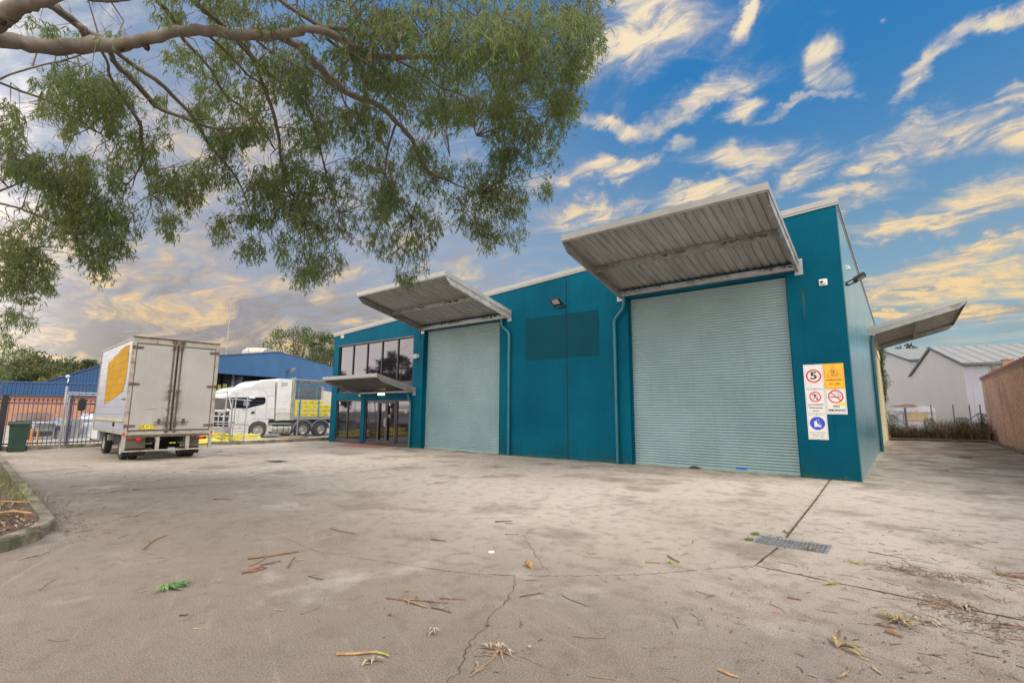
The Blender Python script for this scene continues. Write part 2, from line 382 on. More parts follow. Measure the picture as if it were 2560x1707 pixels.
# ================================================================= GROUND
def sheet_with_holes(x0, x1, y0, y1, holes, z=0.):
    xs = sorted({x0, x1} | {h[0] for h in holes} | {h[1] for h in holes}); ys = sorted({y0, y1} | {h[2] for h in holes} | {h[3] for h in holes})
    m = MB()
    for i in range(len(xs)-1):
        for j in range(len(ys)-1):
            cx, cy = (xs[i]+xs[i+1])/2, (ys[j]+ys[j+1])/2
            if any(h[0] < cx < h[1] and h[2] < cy < h[3] for h in holes): continue
            m.face(((xs[i], ys[j], z), (xs[i+1], ys[j], z), (xs[i+1], ys[j+1], z), (xs[i], ys[j+1], z)))
    return m
G1 = (-.715, .075, -7.37, -6.87)         # drain in front of the big door
G2 = (1.75, 2.75, 4.2, 4.7)              # drain in the side lane
G3 = (-14.75, -13.95, -6.75, -6.2)       # pit cover in the middle of the yard
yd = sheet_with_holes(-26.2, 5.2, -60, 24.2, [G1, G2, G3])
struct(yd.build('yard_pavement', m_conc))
far = MB(); far.face(((-1500, -1500, -.06), (1500, -1500, -.06), (1500, 1500, -.06), (-1500, 1500, -.06)))
struct(far.build('ground', m_far))
ny = MB(); ny.face(((-90, -60, -.02), (-26.0, -60, -.02), (-26.0, 60, -.02), (-90, 60, -.02))); ny.face(((-26.0, 1.2, -.02), (-22.3, 1.2, -.02), (-22.3, 60, -.02), (-26.0, 60, -.02)))
struct(ny.build('neighbouring_yard_pavement', m_yard))
dirt_lane = MB(); dirt_lane.face(((-2, 23.5, .02), (9, 23.9, .02), (9, 70, .02), (-2, 70, .02)))
m_soil = mat('soil', (.10, .07, .045), 1, var=.4, vscale=4, bump=1, bscale=20)
struct(dirt_lane.build('back_lot_soil', m_soil))

def ribbon(pts, w, z, wob=0., name='x', m=None, jitter=0, seg=.25):
    """flat strip along a polyline, optionally jagged"""
    P = [Vector((a, b, z)) for a, b in pts]; Q = []
    for i in range(len(P)-1):
        n = max(1, int((P[i+1]-P[i]).length/seg))
        for k in range(n): Q.append(P[i].lerp(P[i+1], k/n))
    Q.append(P[-1]); mb = MB(); L = []
    for i, p in enumerate(Q):
        dv = (Q[min(i+1, len(Q)-1)]-Q[max(i-1, 0)]).normalized(); nv = Vector((-dv.y, dv.x, 0))
        o = nv*random.uniform(-1, 1)*jitter; ww = w*(1+random.uniform(-wob, wob))
        if i in (0, len(Q)-1) and jitter: ww *= .2
        L.append((p+o+nv*ww/2, p+o-nv*ww/2))
    for i in range(len(L)-1): mb.face((L[i][0], L[i][1], L[i+1][1], L[i+1][0]))
    return mb
jm = ribbon([(-.62, -.02), (-.50, -3.5), (-.42, -6.86)], .026, .003, .4, seg=.08, jitter=.004)
for pts in ([(-.41, -7.37), (-.46, -8.32)], [(-.46, -8.32), (.27, -8.40), (1.07, -8.46), (3.2, -8.55)], [(-11.37, -12.2), (-10.66, -9.88), (-10.2, -7.4), (-10.2, -4.), (-10.55, -1.75)],
            [(-15.1, -1.75), (-10.6, -1.75)], [(-5.7, -1.62), (-1.2, -1.6)], [(-24, -7.2), (-13.95, -6.4)], [(-.46, -8.32), (-.5, -8.5)], [(.1, 6.2), (4.6, 6.3)]):
    q = ribbon(pts, .02, .003, .5, seg=.1, jitter=.006); k = len(jm.v); jm.v += q.v; jm.f += [tuple(i+k for i in f) for f in q.f]; jm.mi += q.mi
struct(jm.build('expansion_joint', m_joint))
ck = MB()
for pts, w in (([(-3.62, -10.69), (-2.84, -10.48), (-2.45, -10.32), (-1.89, -9.92), (-1.4, -9.49), (-1.2, -9.28), (-.99, -9.0), (-.46, -8.32)], .0055),
            ([(-3.1, -8.6), (-3.01, -8.89), (-2.49, -9.38), (-2.23, -9.64), (-2.09, -9.77), (-1.92, -9.88)], .0045),
            ([(-2.2, -10.1), (-1.97, -10.4), (-1.83, -10.7), (-1.74, -10.99), (-1.63, -11.17), (-1.58, -11.37), (-1.47, -11.56), (-1.36, -11.72), (-1.28, -12.1)], .006),
            ([(-3.62, -10.69), (-4.4, -10.9), (-5.6, -10.8)], .004), ([(-4.9, -9.6), (-4.1, -8.7), (-3.1, -8.6)], .003), ([(-1.97, -1.7), (-2.3, -1.1), (-3.2, -.9)], .005), ([(-13., -3.2), (-11.6, -3.3), (-10.3, -2.9)], .007)):
    q = ribbon(pts, w, .0035, .8, jitter=.016, seg=.035); k = len(ck.v); ck.v += q.v; ck.f += [tuple(i+k for i in f) for f in q.f]; ck.mi += q.mi
struct(ck.build('pavement_crack', m_crack))
def drain(loc, x0, x1, y0, y1, nx, nyy, lab, rot=0):
    t_ = thing('drain_grate', lab, 'drain grate', ((x0+x1)/2, (y0+y1)/2, 0))
    w, h = (x1-x0)/2, (y1-y0)/2
    m = MB()
    for a in ((-w, -w+.03, -h, h), (w-.03, w, -h, h)): m.box(*a, -.06, .002)
    for a in ((-w+.03, w-.03, -h, -h+.025), (-w+.03, w-.03, h-.025, h)): m.box(*a, -.06, .002)
    m.build('frame', m_galv, t_)
    g = MB(); ww, hh = w-.035, h-.03
    for i in range(nx+1): xx = -ww+2*ww*i/nx; g.box(xx-.0025, xx+.0025, -hh, hh, -.045, -.004)
    for j in range(nyy+1): yy = -hh+2*hh*j/nyy; g.box(-ww, ww, yy-.003, yy+.003, -.018, -.0055)
    g.build('grating', m_galv, t_)
    p = MB(); p.box(-w-.02, w+.02, -h-.02, h+.02, -.42, -.40)
    for a in ((-w-.02, -w, -h, h), (w, w+.02, -h, h), (-w-.02, w+.02, -h-.02, -h), (-w-.02, w+.02, h, h+.02)): p.box(*a, -.40, -.003)
    p.build('pit', mat('pit_concrete', (.07, .06, .05), .9, var=.4), t_)
drain(0, *G1, 17, 4, 'galvanised drain grate with twigs caught on it, in the concrete before the large shutter')
drain(0, *G2, 22, 4, 'narrow galvanised drain grate across the side lane beside a puddle')
pc = thing('pit_cover', 'dirty square pit cover set in the middle of the yard between box truck and entrance', 'pit cover', ((G3[0]+G3[1])/2, (G3[2]+G3[3])/2, 0))
m = MB(); m.box(-.36, .36, -.24, .24, -.03, -.006); m.build('lid', m_joint, pc)
m = MB(); m.box(-.4, -.37, -.275, .275, -.03, .002); m.box(.37, .4, -.275, .275, -.03, .002); m.box(-.37, .37, .245, .275, -.03, .002); m.box(-.37, .37, -.275, -.245, -.03, .002); m.build('frame', m_galvd, pc)
rp = MB(); rp.face([tuple(v) for v in (Vector((-20.2, -.02, .004)), Vector((-19.6, -1.3, .004)), Vector((-17.2, -1.25, .004)), Vector((-16.8, -.02, .004)))])
struct(rp.build('red_paving', mat('red_paving', (.34, .13, .11), .9, vscale=3, var=.2, dirt=(.25, .2, .16), dirt_amt=.5)))
def puddle(t, b, oc):
    b.inputs['Base Color'].default_value = (.10, .085, .07, 1); b.inputs['Roughness'].default_value = .06; b.inputs['Specular IOR Level'].default_value = 1
pd = MB(); pd.face([(2.38+.42*math.cos(a)*(1+.25*math.sin(3*a)), 10.4+.75*math.sin(a)*(1+.2*math.cos(2*a)), .003) for a in [i*PI/12 for i in range(24)]])
tag(pd.build('puddle', mat_custom('water', puddle)), kind='structure')

# kerbs
def kerb(pts, w, h, name='kerb', m=None, side=1, closed=False):
    P = [Vector((a, b, 0)) for a, b in pts]; mb = MB(); R = []
    for i, p in enumerate(P):
        dv = (P[min(i+1, len(P)-1)]-P[max(i-1, 0)]).normalized(); nv = Vector((-dv.y, dv.x, 0))*side
        R.append((p-nv*.0, p+nv*w))
    prof = lambda a, b: [a+Vector((0, 0, -.05)), a+Vector((0, 0, h*.82)), a.lerp(b, .12)+Vector((0, 0, h)), b+Vector((0, 0, h)), b+Vector((0, 0, -.05))]
    for i in range(len(R)-1):
        A, B = prof(*R[i]), prof(*R[i+1])
        for j in range(4): mb.face((A[j], B[j], B[j+1], A[j+1]))
    mb.face(prof(*R[0])); mb.face(prof(*R[-1])[::-1])
    return struct(mb.build(name, m or m_kerb))
kerb([(-23.25, 1.15), (-23.2, -4.4), (-24.2, -5.2), (-25.3, -6.3), (-25.75, -8.2), (-25.7, -11), (-25.6, -30)], .16, .15, side=-1)
bed = [(-60, -11.2), (-20.88, -11.76), (-14.46, -12.13), (-10.79, -12.36), (-8.7, -12.47), (-7.95, -12.52), (-7.66, -12.62), (-7.30, -12.78), (-6.98, -13.05), (-6.80, -13.5), (-6.75, -14.2), (-6.8, -22)]
kerb(bed, .15, .15, side=-1)
kerb([(-.3, 22.7), (4.55, 24.0)], .2, .14, m=mat('timber_kerb', (.10, .065, .04), .9, var=.4, stretch=(.3, 4, 4)))
kerb([(4.58, 24.2), (4.55, 16), (4.4, 8), (4.4, -20)], .12, .12, side=-1)
m_mulch = mat('mulch', (.085, .05, .03), 1, var=.6, vscale=14, bump=1, bscale=35, dirt=(.22, .17, .13), dirt_amt=.7, dscale=20, dirt_lo=.5)
bs = MB()
inner = [(a, b-.13, .13) for a, b in bed[:-2]]+[(-6.95, -22, .13), (-60, -22, .13)]
bs.face(inner)
struct(bs.build('garden_bed_soil', m_mulch))

# ================================================================= THE TEAL WAREHOUSE
WH = thing('warehouse', 'teal rendered warehouse with two tall pale green roller shutters and steel canopies', 'warehouse')
XL = -22.2
TOPL, TOPR = 5.44, 6.74
def ztop(x): return TOPL+(TOPR-TOPL)*(x-XL)/(-XL)
D1 = (-15.15, -10.885, 5.0); D2 = (-5.64, -1.21, 5.09)
WU = (-21.72, -15.86, 2.42, 4.87)           # upper window band
LA = (-21.70, -19.58, .14, 2.09)            # lower pair of windows
LB = (-19.28, -15.99, .05, 2.06)            # entrance glazing
holes = [(D1[0], D1[1], -1, D1[2]), (D2[0], D2[1], -1, D2[2]), (WU[0], WU[1], WU[2], WU[3]), (LA[0], LA[1], -1, LA[3]), (LB[0], LB[1], -1, LB[3])]
xs = sorted({XL, 0.} | {h[0] for h in holes} | {h[1] for h in holes} | {-15.42, -7.9})
fwm = MB(); TH = .2
for i in range(len(xs)-1):
    a, b = xs[i], xs[i+1]; c = (a+b)/2
    cuts = sorted((h[2], h[3]) for h in holes if h[0] < c < h[1]); z0 = -.05
    segs = []
    for lo, hi in cuts:
        if lo > z0: segs.append((z0, lo))
        z0 = hi
    segs.append((z0, None))
    for lo, hi in segs:
        za = hi if hi is not None else ztop(a); zb = hi if hi is not None else ztop(b)
        P = [Vector(p) for p in ((a, 0, lo), (b, 0, lo), (b, 0, zb), (a, 0, za))]
        Q = [p+Vector((0, TH, 0)) for p in P]
        fwm.face(P); fwm.face(Q[::-1])
        if lo > 0: fwm.face((P[0], Q[0], Q[1], P[1]))
        fwm.face((P[3], P[2], Q[2], Q[3]))
for (xa, xb, zl, zh) in holes:      # reveals
    z0 = max(zl, -.05)
    fwm.face(((xa, 0, z0), (xa, TH, z0), (xa, TH, zh), (xa, 0, zh))); fwm.face(((xb, 0, z0), (xb, 0, zh), (xb, TH, zh), (xb, TH, z0)))
fwm.face(((XL, 0, -.05), (XL, 0, TOPL), (XL, TH, TOPL), (XL, TH, -.05)))
fwm.build('front_wall', m_teal, WH, recalc=False)
# side walls, rear wall, roof
DEP = 23.0
m = MB(); m.box(-TH, 0, TH+.001, DEP, -.05, TOPR-.002); 
m.build('side_wall', m_tside, WH)
m = MB(); m.box(XL, XL+TH, TH+.001, DEP, -.05, TOPL-.01); m.build('side_wall', m_teal, WH)
m = MB(); m.prism([(XL+.2, DEP-.2, -.05), (-.2, DEP-.2, -.05), (-.2, DEP-.2, TOPR-.02), (XL+.2, DEP-.2, TOPL-.02)], (0, .2, 0)); m.build('rear_wall', m_teal, WH)
m = MB(); m.prism([(XL+.2, TH+.01, TOPL-.35), (-.2, TH+.01, TOPR-.35), (-.2, TH+.01, TOPR-.3), (XL+.2, TH+.01, TOPL-.3)], (0, DEP-.5, 0)); m.build('roof', m_galvd, WH)
# corner strip and seams
m = MB(); m.box(-.012, .012, -.012, .03, -.04, TOPR-.01); m.build('corner_bead', m_tealpipe, WH)
for sx_, zb in ((-7.9, 0), (-15.42, 0)): m = MB(); m.box(sx_-.014, sx_+.014, -.006, .01, 0, ztop(sx_)-.02); m.build('panel_joint', mat('seam_dark', (.0005, .010, .018), .9), WH)
# capping
cp = MB()
for (y0, y1, dz0, dz1) in ((-.045, TH+.05, .005, .15), (-.03, -.005, -.05, .003)):
    A = (XL-.04, y0, TOPL+dz0); B = (.045, y0, TOPR+dz0+.002)
    cp.prism([A, B, (B[0], y0, B[2]+dz1-dz0), (A[0], y0, A[2]+dz1-dz0)], (0, y1-y0, 0))
cp.box(-TH-.05, .04, TH+.052, DEP, TOPR+.006, TOPR+.10)
cp.build('parapet_capping', m_fascia, WH)
m = MB(); m.box(.002, .012, .05, DEP, TOPR-.09, TOPR+.0); m.build('side_flashing', m_galvd, WH)
# faded sign patches
m = MB(); m.prism([(-9.655, -.001, 3.38), (-7.915, -.001, 3.37), (-7.915, -.001, 4.895), (-9.65, -.001, 4.91)], (0, -.004, 0)); m.build('painted_patch', m_patch, WH)['label'] = 'darker teal square left of the wall joint'
m = MB(); m.prism([(-7.885, -.001, 3.38), (-6.665, -.001, 3.37), (-6.66, -.001, 4.88), (-7.885, -.001, 4.89)], (0, -.004, 0)); m.build('painted_patch', m_patch, WH)['label'] = 'darker teal square right of the wall joint'
# roller shutters
def roller(x0, x1, zt, lab, bent=None):
    mb = MB(); pitch = .0755; k = int(zt/pitch)+1; P = []
    prof = [(0, -.012), (.006, .010), (.024, .022), (.046, .021), (.064, .012), (.069, -.012)]
    for i in range(k):
        for dz, dy in prof:
            z_ = .03+i*pitch+dz
            if z_ < zt+.05: P.append((z_, dy))
    n = 14
    for i in range(len(P)-1):
        for j in range(n):
            xa, xb = x0+(x1-x0)*j/n, x0+(x1-x0)*(j+1)/n
            w = lambda x_, z_: .005*math.sin(x_*2.3+z_*1.1)+.004*math.sin(x_*5.1-z_*2.7)*math.exp(-(z_/1.6)**2)
            mb.face(((xa, .185-P[i][1]+w(xa, P[i][0]), P[i][0]), (xb, .185-P[i][1]+w(xb, P[i][0]), P[i][0]), (xb, .185-P[i+1][1]+w(xb, P[i+1][0]), P[i+1][0]), (xa, .185-P[i+1][1]+w(xa, P[i+1][0]), P[i+1][0])))
    o = mb.build('roller_shutter', m_shut, WH, smooth='full', recalc=False); o['label'] = lab
    r = MB(); r.box(x0+.01, x1-.01, .14, .20, .004, .06); r.build('bottom_rail', mat('shutter_rail', (.22, .31, .30), .5, dirt=(.08, .07, .05), dirt_amt=.7), o)
    for xg in (x0, x1-.035): g = MB(); g.box(xg, xg+.035, .10, .199, 0, zt); g.build('guide', m_teal, o)
    return o
roller(D1[0], D1[1], D1[2], 'narrower roller shutter between the two downpipes')
rs = roller(D2[0], D2[1], D2[2], 'wider roller shutter beside the safety signs')
m = MB(); m.prism([(-4.02, .12, .005), (-3.62, .12, .005), (-3.78, .12, .075), (-3.88, .12, .08)], (0, .01, 0)); m.build('rail_gap', m_black, rs)
m = MB(); m.face(((-2.75, .155, .07), (-2.48, .155, .07), (-2.5, .155, .13), (-2.73, .155, .12))); m.build('blue_scuff', mat('blue_scuff', (.02, .10, .55), .5), rs)
# glazing
def glaze(x0, x1, z0, z1, mull, frame_m, fw_=.055, yf=.06, name='window', lab=None, skip=()):
    fr = MB()
    fr.box(x0, x1, yf, yf+.09, z0, z0+fw_+.02); fr.box(x0, x1, yf, yf+.09, z1-fw_, z1)
    e = [x0]+list(mull)+[x1]
    for i, xx in enumerate(e):
        a = xx if i == 0 else (xx-fw_ if i == len(e)-1 else xx-fw_/2)
        fr.box(a, a+fw_, yf-.002, yf+.088, z0+fw_+.02, z1-fw_)
    o = fr.build(name, frame_m, WH)
    if lab: o['label'] = lab
    for i in range(len(e)-1):
        p = MB(); p.box(e[i]+fw_*.5, e[i+1]-fw_*.5, yf+.04, yf+.055, z0+fw_, z1-fw_*.5); p.build('pane', m_glass, o)
    return o
wu = glaze(*WU, [-20.52, -19.34, -18.17, -17.0], m_alu, .07, .05, 'upper_window', 'five-pane dark window band above the entrance canopy')
m = MB(); m.box(WU[0]-.02, WU[1]+.02, -.015, .05, WU[3]-.035, WU[3]+.01); m.build('head_flashing', mat('worn_flashing', (.10, .10, .11), .6, dirt=(.5, .5, .48), dirt_amt=.8, dscale=5), wu)
wa = glaze(*LA, [-20.76], m_alug, .06, .05, 'lower_window', 'pair of dark ground-floor panes at the left end')
en = glaze(LB[0], LB[1], LB[2], LB[3], [-18.28, -16.92], m_alug, .07, .05, 'entrance_glazing', 'dark glazed shopfront either side of the entrance doors')
m = MB(); m.box(LA[0], LA[1], .02, .19, -.02, .139); m.box(LB[0], LB[1], .02, .19, -.02, .049); m.build('sill', m_alug, WH)
for i, (xa, xb) in enumerate(((-18.24, -17.62), (-17.60, -16.96))):
    m = MB(); m.box(xa, xa+.07, .02, .045, .09, 1.99); m.box(xb-.07, xb, .02, .045, .09, 1.99); m.box(xa+.07, xb-.07, .02, .045, .09, .24); m.box(xa+.07, xb-.07, .02, .045, 1.90, 1.99)
    dl = m.build('door', m_alug, WH)
    m = MB(); hx = xb-.035 if i == 0 else xa+.035
    m.tube([(hx, .018, .85), (hx, -.04, .88), (hx, -.045, .92), (hx, -.045, 1.16), (hx, -.04, 1.2), (hx, .018, 1.23)], .014, 8); m.build('handle', m_white if i == 0 else m_galv, dl, smooth=True)
# stickers on the glass
for (x_, z_, w_, h_, c_) in ((-17.80, 1.62, .12, .085, (.75, .55, .01)), (-17.40, 1.85, .09, .12, (.55, .58, .60)), (-17.38, 1.33, .12, .13, (.16, .22, .42)), (-21.52, 1.95, .10, .11, (.7, .7, .7)), (-16.32, 1.55, .17, .15, (.42, .42, .42))):
    m = MB(); m.box(x_-w_/2, x_+w_/2, .012 if -18.3 < x_ < -16.9 else .083, .015 if -18.3 < x_ < -16.9 else .0855, z_-h_/2, z_+h_/2); m.build('sticker', mat('sticker_%d' % int(c_[0]*100+c_[2]*10), c_, .5), en if x_ > -19.3 else wa)
# ---------------------------------------------------------------- canopies
def canopy(x0, x1, proj, zw, zf, lab, parent, purl=(.5,), bdep=.20, bracket=True, grime=True, fas=.16, rib=.195, soffit=None):
    """sloping awning, local frame: x along the wall, y outwards is -Y; parts under one mesh"""
    sl = (zf-zw)/proj
    def zt(y): return zw+sl*(-y)
    # ribbed sheet
    sh = MB(); x = x0+.02; prof = []
    while x < x1-.02:
        for dx, dz in ((0, 0), (.035, -.0), (.05, .03), (.085, .03), (.10, 0), (.15, 0)): 
            if x+dx < x1-.02: prof.append((x+dx, dz))
        x += rib
    base = -fas*.62
    for i in range(len(prof)-1):
        (xa, za), (xb, zb) = prof[i], prof[i+1]
        sh.face(((xa, -.02, zt(0)+base+za), (xa, -proj+.03, zt(-proj)+base+za), (xb, -proj+.03, zt(-proj)+base+zb), (xb, -.02, zt(0)+base+zb)))
        sh.face(((xa, -.02, zt(0)+base+za+.004), (xb, -.02, zt(0)+base+zb+.004), (xb, -proj+.03, zt(-proj)+base+zb+.004), (xa, -proj+.03, zt(-proj)+base+za+.004)))
    o = sh.build('canopy', soffit or m_sheet, parent, recalc=False); o['label'] = lab
    # fascia flashing round three sides
    def slab(xa, xb, m_, dtop, dbot, ya=0., yb=-proj):
        P = [(xa, ya, zt(ya)+dtop), (xa, yb, zt(yb)+dtop), (xa, yb, zt(yb)+dbot), (xa, ya, zt(ya)+dbot)]
        m_.prism(P, (xb-xa, 0, 0))
    fm = MB(); slab(x0-.012, x0, fm, 0, -fas); slab(x1, x1+.012, fm, 0, -fas)
    fm.prism([(x0-.012, -proj, zf), (x0-.012, -proj-.014, zf), (x0-.012, -proj-.014, zf-fas), (x0-.012, -proj, zf-fas)], (x1-x0+.024, 0, 0))
    slab(x0, x1, fm, .004, -.004, -.02, -proj)
    fm.build('fascia', m_fascia, o)
    # side channels with flanges and cut tips
    for s_, xx in ((1, x0), (-1, x1)):
        bm_ = MB(); top = -fas+.02; lo = -fas-bdep
        tip = -proj+.0
        web = [(xx+s_*.004, 0, zt(0)+top), (xx+s_*.004, tip, zt(tip)+top), (xx+s_*.004, tip, zt(tip)+top-.05), (xx+s_*.004, tip+.26, zt(tip+.26)+lo), (xx+s_*.004, 0, zt(0)+lo)]
        bm_.prism(web, (s_*.010, 0, 0))
        bm_.prism([(xx+s_*.016, 0, zt(0)+lo), (xx+s_*.016, tip+.26, zt(tip+.26)+lo), (xx+s_*.016, tip+.26, zt(tip+.26)+lo+.012), (xx+s_*.016, 0, zt(0)+lo+.012)], (s_*.06, 0, 0))
        bm_.prism([(xx+s_*.016, 0, zt(0)+top-.02), (xx+s_*.016, tip+.02, zt(tip+.02)+top-.02), (xx+s_*.016, tip+.02, zt(tip+.02)+top-.008), (xx+s_*.016, 0, zt(0)+top-.008)], (s_*.06, 0, 0))
        bm_.build('side_beam', m_galvd, o)
        if bracket:
            br = MB(); xb_ = xx+s_*(-.09); br.box(min(xb_, xx+s_*.10), max(xb_, xx+s_*.10), -.014, -.002, zw-.40-.04 if bdep > .15 else zw-.34, zw-.02)
            br.box(min(xx+s_*.018, xx+s_*.03), max(xx+s_*.018, xx+s_*.03), -.22, -.014, zw-fas-bdep+.02, zw-fas+.03)
            for bz in (zw-.36 if bdep > .15 else zw-.29, zw-.08): br.lathe([(.022, -.03), (.022, -.014)], (xx-s_*.045, 0, bz), 'y', 6)
            br.build('bracket', m_galv, o)
    pm = MB()
    for f_ in purl:
        y_ = -proj*f_; zz = zt(y_)-fas+.035
        pm.prism([(x0+.016, y_, zz), (x0+.016, y_-.07, zz+.07*sl), (x0+.016, y_-.07, zz+.07*sl-.014), (x0+.016, y_-.014, zz-.014), (x0+.016, y_-.014, zz-bdep*.72), (x0+.016, y_-.07, zz-bdep*.72), (x0+.016, y_-.07, zz-bdep*.72-.012), (x0+.016, y_, zz-bdep*.72-.012)], (x1-x0-.032, 0, 0))
    if purl: pm.build('purlin', m_galvd, o)
    rb = MB(); rb.box(x0+.03, x1-.03, -.16, -.018, zw-fas-bdep+.03, zw-fas-bdep+.045); rb.box(x0+.03, x1-.03, -.165, -.15, zw-fas-bdep+.045, zw-fas-.02); rb.build('wall_channel', m_galv, o)
    fb = MB(); fb.box(x0+.02, x1-.02, -proj+.01, -proj+.022, zf-fas-.03, zf-.03); fb.build('front_angle', m_galvd, o)
    if grime:
        gm = MB(); rg = random.Random(5+int(x0*10))
        for y_, n_, zo in ((-.165, 260, zw-fas-.04),)+tuple((-proj*f_-.04, 120, zt(-proj*f_)-fas-.0) for f_ in purl):
            for i in range(n_):
                xx = rg.uniform(x0+.1, x1-.1); 
                if math.sin(xx*3.1+y_*7)+rg.uniform(-.6, .9) < .1: continue
                c = Vector((xx, y_+rg.uniform(-.02, .01), zo+rg.uniform(-.05, .03))); L = rg.uniform(.02, .07)
                a = rg.uniform(0, PI); p = Vector((math.cos(a), rg.uniform(-.3, .3), math.sin(a)*.6))*L; q = Vector((rg.uniform(-.2, .2), rg.uniform(-.8, .2), 1)).normalized()*L*.45
                gm.face((c-p, c-q, c+p*.8, c+q)); gm.face((c-p*.5+q*.4, c+q*1.1, c+p*.6, c-q*.7))
        gm.build('leaf_debris', m_grime, o)['kind'] = 'stuff'
    return o
canopy(-5.90, -.91, 3.40, 5.49, 6.235, 'large steel canopy over the wider roller shutter', WH)
canopy(-15.27, -10.41, 3.35, 5.35, 6.09, 'large steel canopy over the narrower roller shutter', WH)
canopy(-19.72, -15.70, 1.97, 2.585, 3.07, 'small low steel canopy over the glazed entrance', WH, purl=(), bdep=.13, grime=False, fas=.13, rib=.10)
# side canopy: built along its own wall, then turned to face the lane
sr = bpy.data.objects.new('canopy_pivot', None)
def turn(o, M_):
    o.data.transform(M_)
    for ch in o.children: ch.data.transform(M_)
bpy.data.objects.remove(sr)
sc_ = canopy(-17.7, -11.37, 3.18, 5.17, 6.06, 'steel canopy over the cream side door', WH, grime=False)
# (x,y)->( -y , -x ): wall along +Y, outwards +X
turn(sc_, Matrix(((0, -1, 0, .012), (-1, 0, 0, 0), (0, 0, 1, 0), (0, 0, 0, 1))))
for o_ in [sc_]+list(sc_.children): o_.data.flip_normals()
# cream side door and post below it
m = MB()
zz = .02
m_cream = mat('cream_door', (.62, .55, .33), .55, var=.08, dirt=(.30, .24, .12), dirt_amt=.4, dirt_lo=.52)
for i in range(44): m.box(.006, .030+.014*(i % 2), 11.75, 22.6, zz+i*.105, zz+i*.105+.104)
m.build('side_door', m_cream, WH)
m = MB(); m.box(.006, .09, 22.6, 22.98, 0, 5.35); m.box(.006, .08, 11.75, 22.6, 4.65, 4.95); m.build('door_post', m_cream, WH)
# downpipes
def pipe(pts, lab, r=.052, straps=()):
    mb = MB(); mb.tube(pts, r, 14); o = mb.build('downpipe', m_tealpipe, WH, smooth=True); o['label'] = lab
    b = pts[-1]
    
    for z_ in straps: s_ = MB(); s_.lathe([(r+.006, -.02), (r+.006, .02)], (b[0], b[1], z_), 'z', 14); s_.build('pipe_strap', m_tealpipe, o, smooth=True)
pipe([(-5.72, -.10, 5.22), (-5.72, -.09, 4.90), (-5.77, -.085, 4.78), (-6.00, -.08, 4.52), (-6.07, -.08, 4.40), (-6.07, -.08, 4.), (-6.07, -.08, 0.)], 'teal downpipe left of the wider shutter', straps=(4.35, 3.75, 1.6, .5))
pipe([(-10.72, -.10, 5.05), (-10.72, -.09, 4.82), (-10.68, -.085, 4.72), (-10.43, -.08, 4.50), (-10.36, -.08, 4.38), (-10.36, -.08, 3.), (-10.36, -.08, 0.)], 'teal downpipe right of the narrower shutter', straps=(4.3, 3.2, 1.1))
pipe([(-15.98, -.10, 2.30), (-15.98, -.09, 2.16), (-15.94, -.085, 2.08), (-15.85, -.08, 1.96), (-15.83, -.08, 1.85), (-15.83, -.08, 0.)], 'teal downpipe right of the glazed entrance', straps=(1.6, .6))
pipe([(.12, 11.50, 4.86), (.12, 11.50, 4.70), (.085, 11.53, 4.5), (.08, 11.55, 4.4), (.08, 11.55, 0.)], 'teal downpipe on the lane side', r=.06, straps=(3.5, 1.5))
# pier beside the first shutter and stain below the bracket
m = MB(); m.box(-15.40, -15.16, -.035, -.001, 0, 4.62); m.build('door_pier', m_teal, WH)
m = MB(); m.face(((-.90, -.003, 4.68), (-.84, -.003, 4.68), (-.84, -.003, 4.3), (-.86, -.003, 3.9), (-.87, -.003, 3.9), (-.885, -.003, 4.3))); m.build('rust_streak', mat('streak', (.015, .07, .065), .8, var=.3), WH)
m = MB(); m.box(-21.62, -21.34, -.012, -.001, 5.27, 5.46); m.build('bare_patch', mat('bare_plaster', (.48, .44, .38), .9), WH)
# entrance light is lit
el_ = thing('bulkhead_light', 'lit white bulkhead light on the wall under the small entrance canopy', 'wall light', (-17.93, -.002, 2.33))
m = MB(); m.box(-.24, .25, -.05, 0, -.06, .06); m.build('housing', m_galv, el_, bevel=.01)
def lamp_(t, b, oc): b.inputs['Emission Color'].default_value = (1, .92, .72, 1); b.inputs['Emission Strength'].default_value = 2.6; b.inputs['Base Color'].default_value = (.9, .88, .8, 1)
m = MB(); m.box(-.225, .215, -.10, -.048, -.05, .05); m.build('diffuser', mat_custom('lit_diffuser', lamp_), el_, bevel=.015)
# flood light on the front wall
def flood(name, lab, loc, rz, tilt=.5, s=1.):
    o = thing(name, lab, 'flood light', loc, rz)
    R = Matrix.Rotation(tilt, 4, 'X'); R.translation = Vector((0, -.24*s, .0))
    m = MB(); m.box(-.15*s, .15*s, -.022*s, .03*s, -.12*s, .12*s, R)
    for i in range(7): m.box((-.12+.04*i-.004)*s, (-.12+.04*i+.004)*s, .03*s, .05*s, -.10*s, .10*s, R)
    m.build('housing', m_black, o, bevel=.004)
    m = MB(); m.box(-.105*s, .105*s, -.026*s, -.0225*s, -.055*s, .095*s, R); m.build('lens', mat('flood_lens', (.42, .40, .36), .3), o)
    m = MB()
    for sx_ in (-1, 1): m.bar((sx_*.155*s, -.02, -.10*s), (sx_*.155*s, -.24*s, 0), .012, .03*s)
    m.bar((-.155*s, -.02, -.10*s), (.155*s, -.02, -.10*s), .012, .03); m.box(-.05, .05, -.02, 0, -.13*s, -.07*s); m.build('bracket', m_black, o)
    m = MB(); m.tube([(0, -.005, -.05), (.10*s, -.06, -.12*s), (.05, -.16*s, -.06), (.0, -.2*s, 0)], .006, 6); m.build('cable', m_black, o)
    return o
flood('flood_light', 'square black floodlight on the front wall beside the wall joint between the canopies', (-8.12, -.002, 5.28), 0, .85, 1.25)
sf = flood('flood_light', 'black slim floodlight on the side wall just round the building corner', (.002, .95, 4.98), PI/2, 1.05, 1.2)
